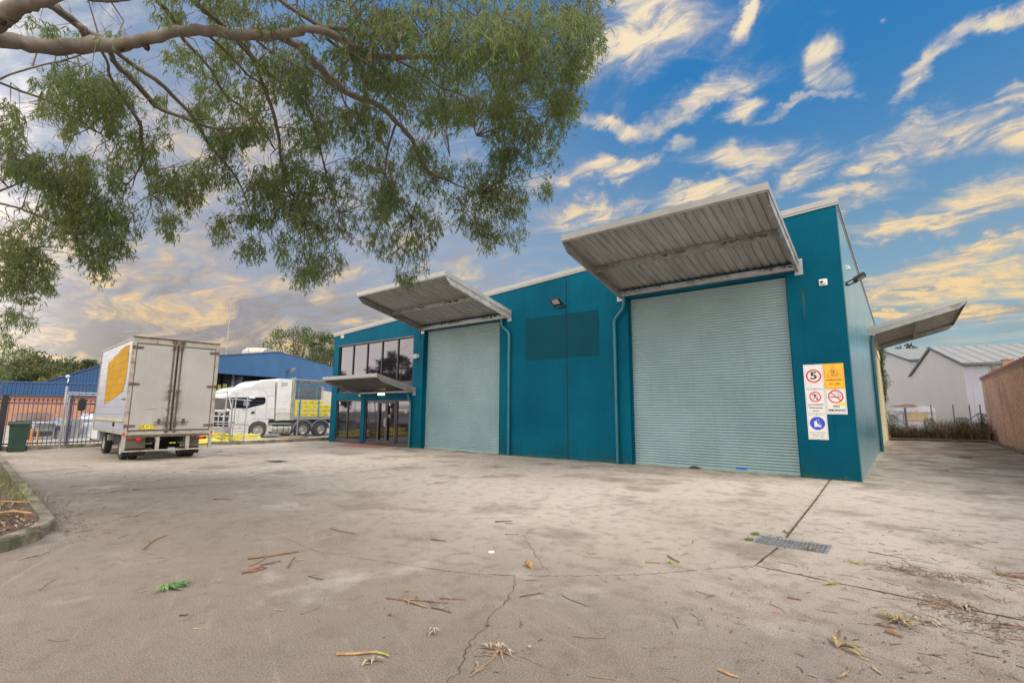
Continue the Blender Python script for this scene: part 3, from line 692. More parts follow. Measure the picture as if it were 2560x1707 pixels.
m = MB(); m.tube([(-.05, -.01, .35), (-.05, -.08, .33), (-.05, -.09, .30)], .02, 8); m.box(-.08, -.02, -.13, -.03, .25, .30); m.build('sensor', m_white, sf)
sc = thing('security_camera', 'small white security camera high on the wall beside the large canopy', 'camera', (-.41, -.002, 4.77))
m = MB(); m.box(-.09, .09, -.04, 0, -.085, .085); m.build('base', m_white, sc, bevel=.02)
m = MB(); m.lathe([(.055, -.10), (.058, -.09), (.058, -.035)], (.0, 0, 0), 'y', 16); m.build('housing', m_white, sc, smooth=True)
m = MB(); m.lathe([(.0, -.118), (.022, -.114), (.034, -.10), (.034, -.09)], (-.022, 0, -.005), 'y', 14, cap=False); m.build('lens', m_black, sc, smooth=True)
ab = thing('alarm_box', 'small pale alarm box on the wall left of the narrower shutter', 'alarm box', (-15.62, -.002, 3.93))
m = MB(); m.box(-.12, .12, -.10, 0, -.10, .10); m.build('housing', m_fascia, ab, bevel=.01); m = MB(); m.box(.12, .2, -.06, 0, -.07, .07); m.build('bracket', m_galv, ab)
tp = thing('garden_tap', 'small dark garden tap low on the pier left of the narrower shutter', 'tap', (-15.52, -.002, .85))
m = MB(); m.tube([(0, 0, 0), (0, -.06, 0), (0, -.09, -.02), (0, -.10, -.08)], .013, 8); m.build('spout', m_black, tp, smooth=True); m = MB(); m.tube([(0, -.05, .0), (0, -.05, .05)], .006, 6); m.bar((-.03, -.05, .055), (.03, -.05, .055), .012); m.build('handle', m_black, tp)
# ---------------------------------------------------------------- safety signs
m_sw = mat('sign_white', (.70, .70, .71), .35, var=.04, dirt=(.45, .45, .42), dirt_amt=.3)
m_sy = mat('sign_yellow', (.90, .44, .004), .35, var=.04); m_sr = mat('sign_red', (.62, .012, .022), .4); m_sk = mat('sign_black', (.012, .012, .014), .4); m_sb = mat('sign_blue', (.006, .05, .52), .35); m_syl = mat('sticker_yellow', (.80, .72, .02), .4)
def ring(mb, cx, cy, ro, ri, mx, z0=.0005, z1=.002, n=40):
    for i in range(n):
        a, b = 2*PI*i/n, 2*PI*(i+1)/n
        q = [Vector((cx+r_*math.cos(k), cy+r_*math.sin(k), z1)) for r_, k in ((ri, a), (ro, a), (ro, b), (ri, b))]
        mb.face([mx @ v for v in q])
def poly2(mb, pts, mx, z=.002): mb.face([mx @ Vector((a, b, z)) for a, b in pts])
def line2(mb, pts, w, mx, z=.0022):
    for (a, b), (c, d_) in zip(pts[:-1], pts[1:]):
        v = Vector((c-a, d_-b)); L = v.length
        if L < 1e-6: continue
        v.normalize(); n = Vector((-v.y, v.x))*w/2; e = v*w*.3
        poly2(mb, ((a-e.x+n.x, b-e.y+n.y), (a-e.x-n.x, b-e.y-n.y), (c+e.x-n.x, d_+e.y-n.y), (c+e.x+n.x, d_+e.y+n.y)), mx, z)
def disc2(mb, cx, cy, r_, mx, z=.002, n=28, ry=None): poly2(mb, [(cx+r_*math.cos(2*PI*i/n), cy+(ry or r_)*math.sin(2*PI*i/n)) for i in range(n)], mx, z)
SW, SH = .417, .606
def sign(x0, z0, bm_, name, lab, fills):
    o = thing(name, lab, 'sign', (x0+SW/2, -.004, z0+SH/2), 0)
    mx = face_mx((0, -.004, 0), (1, 0, 0), (0, 0, 1))
    m = MB(); m.box(-SW/2+.001, SW/2-.001, -.004, 0, -SH/2+.001, SH/2-.001); m.build('board', bm_, o)
    m = MB(); hw, hh, c_ = SW/2-.022, SH/2-.022, .02
    bp_ = [(-hw+c_, -hh), (hw-c_, -hh), (hw, -hh+c_), (hw, hh-c_), (hw-c_, hh), (-hw+c_, hh), (-hw, hh-c_), (-hw, -hh+c_), (-hw+c_, -hh)]
    line2(m, bp_, .004, mx, .001)
    disc2(m, 0, SH/2-.009, .007, mx); disc2(m, 0, -SH/2+.009, .007, mx)
    m.build('border', m_sk, o)
    for nm, mt, fn in fills: q = MB(); fn(q, mx); q.build(nm, mt, o, recalc=False)
TS = lambda s, sz, y_, b=0., wx=1.: (lambda q, mx: text_mesh(q, s, sz, mx @ Matrix.Translation((0, y_, .0015)) @ Matrix.Diagonal((wx, 1, 1, 1)), bold=b))
def multi(*fs): return lambda q, mx: [f_(q, mx) for f_ in fs]
x1_, x2_ = -.990, -.573+.003
def walker(q, mx):
    cy = .118
    disc2(q, -.02, cy+.075, .013, mx); poly2(q, ((-.022, cy+.06), (.002, cy+.058), (.022, cy+.03), (.014, cy+.0), (-.012, cy+.005)), mx)
    line2(q, [(.012, cy+.05), (.04, cy+.035), (.045, cy+.01)], .010, mx); line2(q, [(-.012, cy+.045), (-.035, cy+.02)], .010, mx)
    line2(q, [(-.005, cy+.005), (-.02, cy-.03), (-.05, cy-.06)], .014, mx); line2(q, [(.008, cy+.005), (.022, cy-.03), (.035, cy-.07), (.05, cy-.072)], .014, mx)
def forklift(q, mx):
    c = .06
    line2(q, [(0, .235), (.145, .0), (.135, -.018), (-.135, -.018), (-.145, .0), (0, .235)], .006, mx)
    f_ = lambda x_, y_: (x_, y_)
    for p in ([(-.035, .028), (-.02, .165)], [(-.05, .02), (-.035, .15)], [(-.075, .012), (-.045, .018)], [(-.02, .145), (.03, .145), (.035, .08), (.07, .08), (.075, .03), (-.03, .03)], [(-.02, .06), (.01, .06), (.02, .08)], [(-.035, .165), (-.02, .165)]): line2(q, p, .006, mx)
    ring(q, -.015, .018, .022, .015, mx); ring(q, .052, .018, .022, .015, mx); disc2(q, .0, .118, .012, mx); poly2(q, ((-.008, .105), (.012, .105), (.022, .07), (-.006, .065)), mx)
def cig(q, mx):
    cy = .118; poly2(q, ((-.105, cy-.022), (.07, cy-.022), (.07, cy-.002), (-.105, cy-.002)), mx); poly2(q, ((.078, cy-.022), (.088, cy-.022), (.088, cy-.002), (.078, cy-.002)), mx); poly2(q, ((.094, cy-.022), (.104, cy-.022), (.104, cy-.002), (.094, cy-.002)), mx)
    line2(q, [(.082, cy+.005), (.08, cy+.03), (.055, cy+.035), (.05, cy+.055), (.07, cy+.07), (.06, cy+.09), (.03, cy+.085), (.01, cy+.06), (.03, cy+.045)], .006, mx); line2(q, [(.1, cy+.005), (.1, cy+.045), (.075, cy+.055)], .006, mx)
def slash(cx, cy, r_, w): return lambda q, mx: line2(q, [(cx-r_*.68, cy+r_*.68), (cx+r_*.68, cy-r_*.68)], w, mx, .003)
def boot(q, mx):
    c = .085
    poly2(q, ((-.065, c+.055), (-.005, c+.055), (-.005, c+.01), (.03, c-.03), (.075, c-.055), (.08, c-.085), (.03, c-.085), (.0, c-.075), (-.02, c-.075), (-.02, c-.087), (-.065, c-.087)), mx, .003)
    line2(q, [(-.01, c+.075), (-.01, c+.09), (.035, c+.085), (.035, c+.02), (.09, c-.05)], .005, mx, .003)
sign(x1_, 2.142, m_sw, 'speed_limit_sign', 'white 5 speed limit sign with red ring, top left of the sign group', [('red_ring', m_sr, lambda q, mx: ring(q, 0, .015, .165, .128, mx)), ('number', m_sk, TS('5', .245, .018, .006, 1.35))])
sign(x2_, 2.142, m_sy, 'forklift_warning_sign', 'yellow FORKLIFTS IN USE warning sign with triangle, top right of the sign group', [('pictogram', m_sk, forklift), ('lettering', m_sk, multi(TS('FORKLIFTS', .058, -.095, .001, 1.12), TS('IN  USE', .058, -.19, .001, 1.12)))])
sign(x1_, 1.533, m_sw, 'authorised_personnel_sign', 'white AUTHORISED PERSONNEL ONLY sign with crossed-out walker below the 5 sign', [('pictogram', m_sk, walker), ('red_ring', m_sr, multi(lambda q, mx: ring(q, 0, .118, .125, .100, mx, z1=.0035), slash(0, .118, .125, .020))), ('lettering', m_sk, multi(TS('AUTHORISED', .050, -.075, .0005, 1.08), TS('PERSONNEL', .050, -.150, .0005, 1.08), TS('ONLY', .050, -.225, .0005, 1.08)))])
sign(x2_, 1.533, m_sw, 'no_smoking_sign', 'white NO SMOKING sign with a small yellow sticker below the forklift sign', [('pictogram', m_sk, cig), ('red_ring', m_sr, multi(lambda q, mx: ring(q, 0, .118, .157, .128, mx, z1=.0035), slash(0, .118, .155, .024))), ('lettering', m_sk, multi(TS('NO', .082, -.115, .002), TS('SMOKING', .075, -.21, .002, 1.02))), ('sticker', m_syl, lambda q, mx: poly2(q, ((.04, -.09), (.205, -.09), (.205, -.03), (.04, -.03)), mx, .0045)), ('sticker_print', m_sk, multi(lambda q, mx: line2(q, [(.05, -.05), (.195, -.05)], .003, mx, .005), lambda q, mx: line2(q, [(.07, -.07), (.18, -.07)], .003, mx, .005)))])
sign(x1_, .925, m_sw, 'foot_protection_sign', 'white foot protection sign with a boot in a blue disc, lowest of the sign group', [('blue_disc', m_sb, lambda q, mx: disc2(q, 0, .085, .158, mx, .002, 44)), ('pictogram', m_sw, boot), ('lettering', m_sk, multi(TS('FOOT  PROTECTION', .032, -.135, .0, 1.08), TS('MUST  BE  WORN', .032, -.185, .0, 1.08), TS('IN  THIS  AREA', .032, -.232, .0, 1.08)))])
# ================================================================= BOX TRUCK
m_rustw = mat('rusty_white_frame', (.29, .275, .235), .6, var=.15, vscale=6, dirt=(.17, .075, .03), dirt_amt=.9, dirt_lo=.50, dscale=4.5)
m_rust = mat('rusty_steel', (.10, .07, .05), .8, .2, var=.4, vscale=8, dirt=(.26, .13, .06), dirt_amt=.7, dscale=7, dirt_lo=.5)
def tdoor(t, b, oc):
    x, y, z = t.sep(oc)[:3]
    n = t.noise(oc, .8, 6, .6)
    s_ = t.noise(t.comb(0., t.m('MULTIPLY', y, 6.), t.m('MULTIPLY', z, .7)), 1.3, 6, .7)
    c = t.mix(t.ss(n, .3, .7), (.30, .288, .27), (.36, .348, .33))
    c = t.mix(t.m('MULTIPLY', t.ss(s_, .55, .72), .35), c, (.20, .20, .13))
    k = t.m('MULTIPLY', t.ss(t.m('ABSOLUTE', t.m('SUBTRACT', y, .02)), .34, .08), t.ss(t.noise(oc, 3., 7, .7), .42, .60))
    k = t.m('MULTIPLY', k, t.ss(z, 2.9, 1.9))
    c = t.mix(t.m('MULTIPLY', k, .85), c, (.10, .085, .07))
    sp = t.m('MULTIPLY', t.ss(t.noise(oc, 28., 3, .6), .70, .73), t.ss(z, 3.4, 1.0, .2, .9))
    c = t.mix(sp, c, (.12, .09, .06))
    t.l.new(c, b.inputs['Base Color']); b.inputs['Roughness'].default_value = .5
m_tdoor = mat_custom('truck_door_white', tdoor)
def tside(t, b, oc):
    x, y, z = t.sep(oc)[:3]
    bt = t.add('ShaderNodeTexBrick', {'Vector': t.comb(x, z, 0.), 'Color1': (.34, .37, .44, 1), 'Color2': (.30, .33, .41, 1), 'Mortar': (.22, .22, .25, 1), 'Scale': 1., 'Mortar Size': .008, 'Brick Width': .91, 'Row Height': .235, 'Mortar Smooth': .1})
    bt.offset = 0
    n = t.noise(oc, 3., 6, .65)
    hi = t.m('MULTIPLY', t.ss(t.noise(t.comb(t.m('MULTIPLY', x, .6), 0., t.m('MULTIPLY', z, 3.)), 2., 6, .7), .52, .66), t.ss(z, 1.6, 3.0))
    c = t.mix(t.m('MULTIPLY', hi, .5), bt.outputs[0], (.72, .62, .48))
    c = t.mix(t.m('MULTIPLY', t.ss(n, .6, .75), .3), c, (.3, .28, .26))
    t.l.new(c, b.inputs['Base Color']); b.inputs['Roughness'].default_value = .4
    t.l.new(t.add('ShaderNodeBump', {'Height': t.m('ADD', t.noise(oc, 3.5, 3, .5), bt.outputs['Fac']), 'Strength': .5, 'Distance': .02}).outputs[0], b.inputs['Normal'])
m_tside = mat_custom('truck_side_panel', tside)
def tyel(t, b, oc):
    x, y, z = t.sep(oc)[:3]
    bt = t.add('ShaderNodeTexBrick', {'Vector': t.comb(x, z, 0.), 'Color1': (.47, .25, .0005, 1), 'Color2': (.40, .21, .0005, 1), 'Mortar': (.22, .13, .01, 1), 'Scale': 1., 'Mortar Size': .008, 'Brick Width': .91, 'Row Height': .235})
    bt.offset = 0
    w = t.ss(t.noise(t.comb(t.m('MULTIPLY', x, 1.2), 0., t.m('MULTIPLY', z, 4.)), 2.6, 8, .75), .565, .60)
    w = t.m('MULTIPLY', w, t.ss(z, 1.9, 3.0, .25, .8))
    c = t.mix(t.m('MULTIPLY', w, .8), bt.outputs[0], (.46, .40, .30))
    t.l.new(c, b.inputs['Base Color']); b.inputs['Roughness'].default_value = .7; b.inputs['Specular IOR Level'].default_value = .1
m_tyel = mat_custom('truck_yellow_graphic', tyel)
m_red = mat('lens_red', (.55, .01, .01), .25); m_redd = mat('lens_dark', (.10, .02, .02), .3); m_chassis = mat('chassis_black', (.014, .013, .012), .8, var=.4, dirt=(.05, .045, .04), dirt_amt=.5)
m_rim = mat('wheel_rim', (.40, .39, .37), .5, .3, var=.2, vscale=8, dirt=(.15, .11, .08), dirt_amt=.5)
def wheel(parent, c, r, w, side=1, axis='y', rim=m_rim, name='wheel', n=32):
    """tyre with tread shoulder + dished rim; side = direction of the outer face along the axis"""
    c = Vector(c); m = MB(); h = w/2
    m.lathe([(r*.58, -h*.92), (r*.90, -h), (r*.985, -h*.80), (r, -h*.4), (r, h*.4), (r*.985, h*.80), (r*.90, h), (r*.58, h*.92)], (0, 0, 0), axis, n, cap=False)
    o = m.build(name, m_rubber, parent, smooth=True, loc=c)
    q = MB(); s_ = side
    q.lathe([(r*.60, s_*h*.93), (r*.57, s_*h*.80), (r*.55, s_*h*.25), (r*.36, s_*h*.15), (r*.30, s_*h*.45), (r*.20, s_*h*.50), (r*.18, s_*h*.85), (r*.001, s_*h*.88)], (0, 0, 0), axis, n, cap=False)
    q.lathe([(r*.60, -s_*h*.9), (.001, -s_*h*.2)], (0, 0, 0), axis, n, cap=False)
    for k in range(8):
        a = 2*PI*k/8; cc = {'y': (r*.27*math.cos(a), 0, r*.27*math.sin(a)), 'x': (0, r*.27*math.cos(a), r*.27*math.sin(a))}[axis]
        q.lathe([(r*.03, s_*h*.40), (r*.03, s_*h*.58)], cc, axis, 6)
    q.build('rim', rim, o, smooth=True)
    return o
HT = math.radians(176.08)
TR = thing('box_truck', 'old white box truck with rusty rear frame and faded yellow graphic on its side', 'truck', (-17.23, -8.52, 0), HT)
HW, BL, Z0, Z1 = 1.185, 5.46, .81, 3.76
m = MB(); m.box(.06, BL, -HW+.02, HW-.02, Z0+.06, Z1-.03); m.build('box_body', m_tside, TR)
m = MB()      # edge rails of the body
for y_ in (-HW, HW-.05): m.box(.1, BL+.01, y_, y_+.05, Z1-.07, Z1)
for y_ in (-HW, HW-.05): m.box(.1, BL+.01, y_, y_+.05, Z0, Z0+.09); 
for y_ in (-HW, HW-.05): m.box(BL-.05, BL+.01, y_, y_+.05, Z0+.09, Z1-.07)
m.box(.1, BL, -HW+.05, HW-.05, Z1-.03, Z1-.005)
m.build('body_rail', m_rustw, TR)
m = MB(); m.box(.10, BL, HW+.0, HW+.022, 1.19, 1.29); m.box(.10, BL, -HW-.022, -HW, 1.19, 1.29); m.build('rub_rail', mat('rub_rail', (.42, .38, .25), .6), TR)
gp = [(.60, 3.56), (.51, 3.29), (.50, 2.85), (.55, 2.45), (.80, 2.10), (3.81, 1.73), (3.88, 2.58), (3.90, 3.20), (3.2, 3.27), (2.8, 3.36), (2.2, 3.42), (2.0, 3.50), (1.2, 3.56)]
m = MB(); m.prism([(a, HW-.018, b) for a, b in gp], (0, .006, 0)); m.build('yellow_graphic', m_tyel, TR)
m = MB(); m.box(1.52, 1.60, HW-.02, HW+.03, 1.02, 1.16); m.box(.30, .7, HW-.02, HW+.02, 1.86, 1.89); m.build('side_latch', m_rust, TR)
m = MB()      # rear frame
m.box(0, .10, HW-.10, HW, .80, Z1); m.box(0, .10, -HW, -HW+.10, .80, Z1); m.box(0, .10, -HW+.10, HW-.10, Z1-.17, Z1); m.box(-.01, .10, -HW+.10, HW-.10, .80, .90)
m.build('rear_frame', m_rustw, TR)
m = MB(); m.box(-.03, .12, -HW-.01, HW+.01, Z1+.001, Z1+.022); m.build('roof_edge', m_rust, TR)
for s_ in (1, -1):
    y0, y1 = (.012, HW-.105) if s_ > 0 else (-HW+.105, -.012)
    m = MB(); m.box(.012, .05, y0, y1, .925, Z1-.18); dr = m.build('rear_door', m_tdoor, TR)
    m = MB()
    for a, b_ in ((y0, y0+.02), (y1-.02, y1)): m.box(.004, .0119, a, b_, .925, Z1-.18)
    m.box(.004, .0119, y0+.02, y1-.02, Z1-.2, Z1-.18); m.box(.004, .0119, y0+.02, y1-.02, .925, .95); m.build('door_seal', m_rust, dr)
    yb = s_*.105
    m = MB(); m.tube([(-.03, yb, .86), (-.03, yb, Z1-.03)], .019, 10); 
    for z_ in (.92, 1.12, 2.15, 3.50): m.box(-.055, .011, yb-.045, yb+.045, z_-.035, z_+.035)
    m.build('lock_bar', m_rust, dr, smooth=True)
    m = MB(); m.bar((-.05, yb, 1.19), (-.055, yb+s_*.36, 1.175), .035, .022); m.box(-.07, .0, yb+s_*.22-.03, yb+s_*.22+.03, 1.13, 1.28); m.build('handle', m_rust, dr)
    for z_ in (1.07, 2.33, 3.45):
        m = MB(); ye = s_*HW; m.prism([(-.014, ye, z_-.035), (-.014, ye-s_*.26, z_-.028), (-.014, ye-s_*.29, z_), (-.014, ye-s_*.26, z_+.028), (-.014, ye, z_+.035)], (.024, 0, 0))
        m.lathe([(.022, -.05), (.022, .05)], (-.01, ye-s_*.03, z_), 'z', 8); m.build('hinge', m_rust, dr)
m = MB(); m.tube([(-.015, .0, .90), (-.015, .0, Z1-.10)], .012, 8); m.build('centre_seal', m_chassis, TR)
m = MB()
for y_ in (-.16, -.06, .06, .14): m.box(-.03, .0, y_-.03, y_+.03, Z1-.10, Z1-.03)
m.build('header_lock', m_rust, TR)
m = MB(); m.lathe([(.04, -.0), (.04, .012)], (-.002, .64, 1.60), 'x', 12); m.box(-.002, .011, .44, .60, 1.59, 1.61); m.build('keeper', mat('keeper', (.36, .30, .20), .7), TR)
m_plate = mat('plate_yellow', (.66, .56, .02), .4)
m = MB(); m.box(-.006, .009, .42, .80, .965, 1.105); pl_ = m.build('number_plate', m_plate, TR)
# plate seen from behind the truck: right = -Y(local), up = Z
mx = face_mx((-.0065, .61, 1.035), (0, -1, 0), (0, 0, 1))
m = MB(); text_mesh(m, 'DK-47-ET', .105, mx @ Matrix.Diagonal((.80, 1, 1, 1)), bold=.001)
line2(m, [(-.18, -.062), (.18, -.062), (.18, .062), (-.18, .062), (-.18, -.062)], .006, mx, .001)
m.build('plate_lettering', m_sk, pl_)
# lamps, bumper frame, mudflaps
for s_, (ya, yb) in ((1, (.68, 1.04)), (-1, (-1.02, -.72))):
    m = MB(); m.box(-.02, .04, ya, yb, .62, .71); tl = m.build('tail_light', m_redd, TR, bevel=.006)
    m = MB(); yc = ya+.12*(1 if s_ > 0 else 1.2); m.box(-.026, -.021, yc-.05, yc+.05, .63, .70); m.build('lens', m_red, tl)
    m = MB(); m.box(-.012, .0, s_*HW-(.05 if s_ > 0 else -.0), s_*HW+(.0 if s_ > 0 else .05), .78, .87); m.build('marker_light', m_red, TR)
    m = MB(); m.box(.0, .07, (HW-.09) if s_ > 0 else -HW, HW if s_ > 0 else -HW+.09, .34, .79); m.build('bumper_post', m_rustw, TR)
m = MB(); m.box(.0, .05, -HW, HW, .30, .345); m.build('bumper_bar', m_rustw, TR)
for y_ in (.30, -.50): m = MB(); m.box(.005, .05, y_-.05, y_+.05, .345, .80); m.build('bumper_strut', m_rustw, TR)
m = MB(); m.box(-.005, .20, -HW+.1, HW-.1, .73, .795); m.build('rear_sill', m_rust, TR)
for y_ in (.75, -.72):
    m = MB(); m.box(.62, .66, y_-.27, y_+.27, .36, .72); f1 = m.build('mudguard', mat('mudguard_grey', (.22, .20, .17), .8, var=.2), TR)
    m = MB(); m.prism([(.615, y_-.27, .14), (.615, y_+.27, .14), (.615, y_+.29, .19), (.615, y_+.27, .36), (.615, y_-.27, .36), (.615, y_-.29, .19)], (.02, 0, 0)); m.build('mudflap', m_chassis, f1)
RA, FA = 1.25, 4.45
for s_ in (1, -1):
    m = MB(); m.box(.2, 6.7, s_*.38-.04, s_*.38+.04, .55, .78); m.build('chassis_rail', m_chassis, TR)
    wheel(TR, (RA, s_*.90, .38), .38, .20, s_); wheel(TR, (RA, s_*.66, .38), .38, .20, s_)
    wheel(TR, (FA, s_*.86, .38), .38, .21, s_)
m = MB(); m.tube([(RA, -.85, .38), (RA, .85, .38)], .07, 10); m.lathe([(.05, -.18), (.17, -.1), (.17, .1), (.05, .18)], (RA, .0, .38), 'x', 12); m.build('axle', m_chassis, TR, smooth=True); m = MB(); m.tube([(FA, -.8, .36), (FA, .8, .36)], .05, 8); m.build('axle', m_chassis, TR, smooth=True)
m = MB(); m.box(2.2, 3.3, .45, .88, .40, .72); m.build('fuel_tank', m_chassis, TR, bevel=.05)
m = MB(); m.box(2.3, 3.0, -.85, -.45, .42, .75); m.build('battery_box', m_chassis, TR, bevel=.02)
m = MB(); m.box(3.55, 3.75, .55, .97, .50, .70); m.build('step', m_galvd, TR)
# cab in front of the body
m = MB(); cy = 1.0
m.prism([(BL+.08, -cy, .45), (BL+.08, -cy, 2.25), (BL+.35, -cy, 2.38), (BL+1.15, -cy, 2.36), (BL+1.55, -cy, 1.45), (BL+1.68, -cy, 1.30), (BL+1.68, -cy, .40), (BL+.95, -cy, .40)], (0, 2*cy, 0))
cb = m.build('cab', m_white, TR, bevel=.05)
for s_ in (1, -1):
    m = MB(); ya = s_*(cy+.004)
    m.prism([(BL+.45, ya, 1.45), (BL+.45, ya, 2.15), (BL+1.12, ya, 2.15), (BL+1.42, ya, 1.45)], (0, s_*.006, 0)); m.build('side_window', m_glass, cb)
    m = MB(); m.tube([(BL+1.35, s_*1.0, 1.5), (BL+1.42, s_*1.25, 1.30), (BL+1.42, s_*1.36, 1.31), (BL+1.42, s_*1.39, 1.45), (BL+1.42, s_*1.39, 1.9)], .014, 6); ma = m.build('mirror_arm', m_black, TR, smooth=True)
    m = MB(); P = []
    for k in range(16):
        a = 2*PI*k/16; P.append((BL+1.38, s_*1.41+.12*(abs(math.cos(a))**.6)*(1 if math.cos(a) > 0 else -1), 1.74+.25*(abs(math.sin(a))**.6)*(1 if math.sin(a) > 0 else -1)))
    m.prism(P, (.07, 0, 0)); mi = m.build('mirror', m_black, ma, bevel=.01)
m = MB(); m.prism([(BL+1.18, -.9, 2.28), (BL+1.18, .9, 2.28), (BL+1.54, .92, 1.5), (BL+1.54, -.92, 1.5)], (.03, 0, .01)); m.build('windscreen', m_glass, cb)
m = MB(); m.box(BL+1.66, BL+1.74, -1.0, 1.0, .35, .60); m.build('front_bumper', m_chassis, cb)
for y_ in (.80, -1.02): m = MB(); m.box(4.95, 5.5, y_, y_+.22, .46, .84); m.build('cab_step', mat('dull_blue_grey', (.20, .25, .30), .6), TR)
MI = MB(); MI.box(0, 1, 0, 1, 0, 1)

# ================================================================= WHEELIE BIN
m_bin = mat('bin_green', (.008, .030, .018), .48, var=.25, vscale=3, dirt=(.10, .10, .07), dirt_amt=.25, dirt_lo=.6)
BN = thing('wheelie_bin', 'dark green wheelie bin at the left end of the kerb by the picket fence', 'bin', (-24.8, -11.02, 0), math.radians(82)); BN.scale = (.92, .92, 1.)
m = MB(); a0, a1 = .235, .29; b0, b1 = .27, .35
bot = [(-a0, -b0, .0), (a0, -b0, .0), (a0, b0, .0), (-a0, b0, .0)]; top = [(-a1, -b1, 1.0), (a1, -b1, 1.0), (a1, b1, 1.0), (-a1, b1, 1.0)]
m.face(bot[::-1]); m.face(top)
for i in range(4): m.face((bot[i], bot[(i+1) % 4], top[(i+1) % 4], top[i]))
m.build('body', m_bin, BN, bevel=.03)
m = MB(); m.box(-.33, .33, -.38, .38, .96, 1.02); m.build('rim', m_bin, BN, bevel=.012)
m = MB(); m.prism([(-.34, -.40, 1.021), (-.34, .39, 1.021), (-.34, .36, 1.09), (-.34, -.1, 1.11), (-.34, -.38, 1.06)], (.68, 0, 0)); m.build('lid', m_bin, BN, bevel=.012)
for s_ in (-1, 1): m = MB(); m.lathe([(.10, -.025), (.10, .025)], (s_*.27, .30, .10), 'x', 18); m.build('wheel', m_rubber, BN, smooth=True)
m = MB(); m.tube([(-.28, .38, 1.0), (-.28, .44, 1.02), (.28, .44, 1.02), (.28, .38, 1.0)], .015, 8); m.build('handle', m_bin, BN, smooth=True)

# ================================================================= STREET-SIDE FENCES
m_fence = mat('fence_indigo', (.040, .034, .095), .45, .2, var=.2)
PF = thing('picket_fence', 'indigo steel picket fence with ball finials behind the bin and truck', 'fence', (-25.85, -10.0, .15))
fy0, fy1 = -16.0, -6.2
m = MB(); m.box(-.02, .02, fy0+10, fy1+10, 1.60, 1.66); m.box(-.02, .02, fy0+10, fy1+10, .06, .11); m.build('rail', m_fence, PF)
k = 0; yy = fy0+.05
while yy < fy1:
    m = MB(); y_ = yy+10
    m.tube([(0, y_, -.02), (0, y_, 1.72)], .0125, 6)
    m.lathe([(.004, 1.72), (.03, 1.75), (.034, 1.775), (.02, 1.81), (.001, 1.86)], (0, y_, 0), 'z', 8)
    m.build('picket', m_fence, PF); yy += .1335; k += 1
for y_ in (-1.35, -6.0, 3.75, .52): m = MB(); m.box(-.035, .035, y_-.035, y_+.035, -.15, 1.95); m.build('post', m_fence, PF)
gpst = thing('gate_post', 'tall galvanised steel gate post standing in the picket fence', 'post', (-25.75, -9.70, .0))
m = MB(); m.tube([(0, 0, 0), (0, .0, 2.42)], .045, 12); m.lathe([(.05, 2.42), (.05, 2.46), (.01, 2.49)], (0, 0, 0), 'z', 12); m.build('pole', m_galv, gpst, smooth=True)
m = MB(); m.tube([(.0, .12, 0), (.0, .12, 2.05)], .022, 8); m.box(-.03, .03, .0, .12, 1.15, 1.2); m.box(-.03, .03, .0, .12, .4, .45); m.build('hinge_stile', m_galv, gpst, smooth=True)
bp_ = thing('fence_post', 'broad black steel post at the end of the picket fence behind the bin', 'post', (-25.7, -11.42, 0)); m = MB(); m.box(-.09, .09, -.09, .09, 0, 2.08); m.box(-.1, .1, -.1, .1, 2.081, 2.10); m.build('shaft', m_black, bp_, bevel=.01)
m_mesh = mat('chain_wire', (.30, .31, .33), .45, .6)
def chainlink(name, lab, A, B, h0, h1, pitch, posts, wires, w=.0032, postm=None, pr=.03, ph=None, braces=()):
    A = Vector(A); B = Vector(B); L = (B-A).length; o = thing(name, lab, 'fence', A, math.atan2((B-A).y, (B-A).x))
    m = MB(); H = h1-h0; s_ = -H
    while s_ < L:
        for sg in (1, -1):
            xa, xb = (s_, s_+H); za, zb = (h0, h1) if sg > 0 else (h1, h0)
            ta = max(0, (0-xa)/H); tb = min(1, (L-xa)/H)
            if tb > ta: m.bar((xa+H*ta, sg*w*.5, za+(zb-za)*ta), (xa+H*tb, sg*w*.5, za+(zb-za)*tb), w)
        s_ += pitch
    m.build('mesh', m_mesh, o)
    m = MB()
    for z_ in wires: m.bar((0, 0, z_), (L, 0, z_), .006)
    m.build('line_wire', m_mesh, o)
    for x_ in posts: m = MB(); m.tube([(x_, .03, 0), (x_, .03, ph or wires[-1]+.03)], pr, 10); m.build('post', postm or m_galv, o, smooth=True)
    for (x0, z0, x1, z1) in braces: m = MB(); m.tube([(x0, .03, z0), (x1, .03, z1)], pr*.75, 8); m.build('brace', postm or m_galv, o, smooth=True)
    return o
chainlink('chain_link_fence', 'chain-link fence on the kerb in front of the white prime mover', (-23.42, -4.3, .13), (-23.42, 1.0, .13), .02, 1.52, .072, (.05, 3.25), (1.52, 1.72, 1.86))
chainlink('chain_link_fence', 'chain-link panel standing in front of the indigo picket fence', (-25.68, -13.0, .13), (-25.68, -8.9, .13), .02, 1.66, .080, (), (1.66, 1.84))

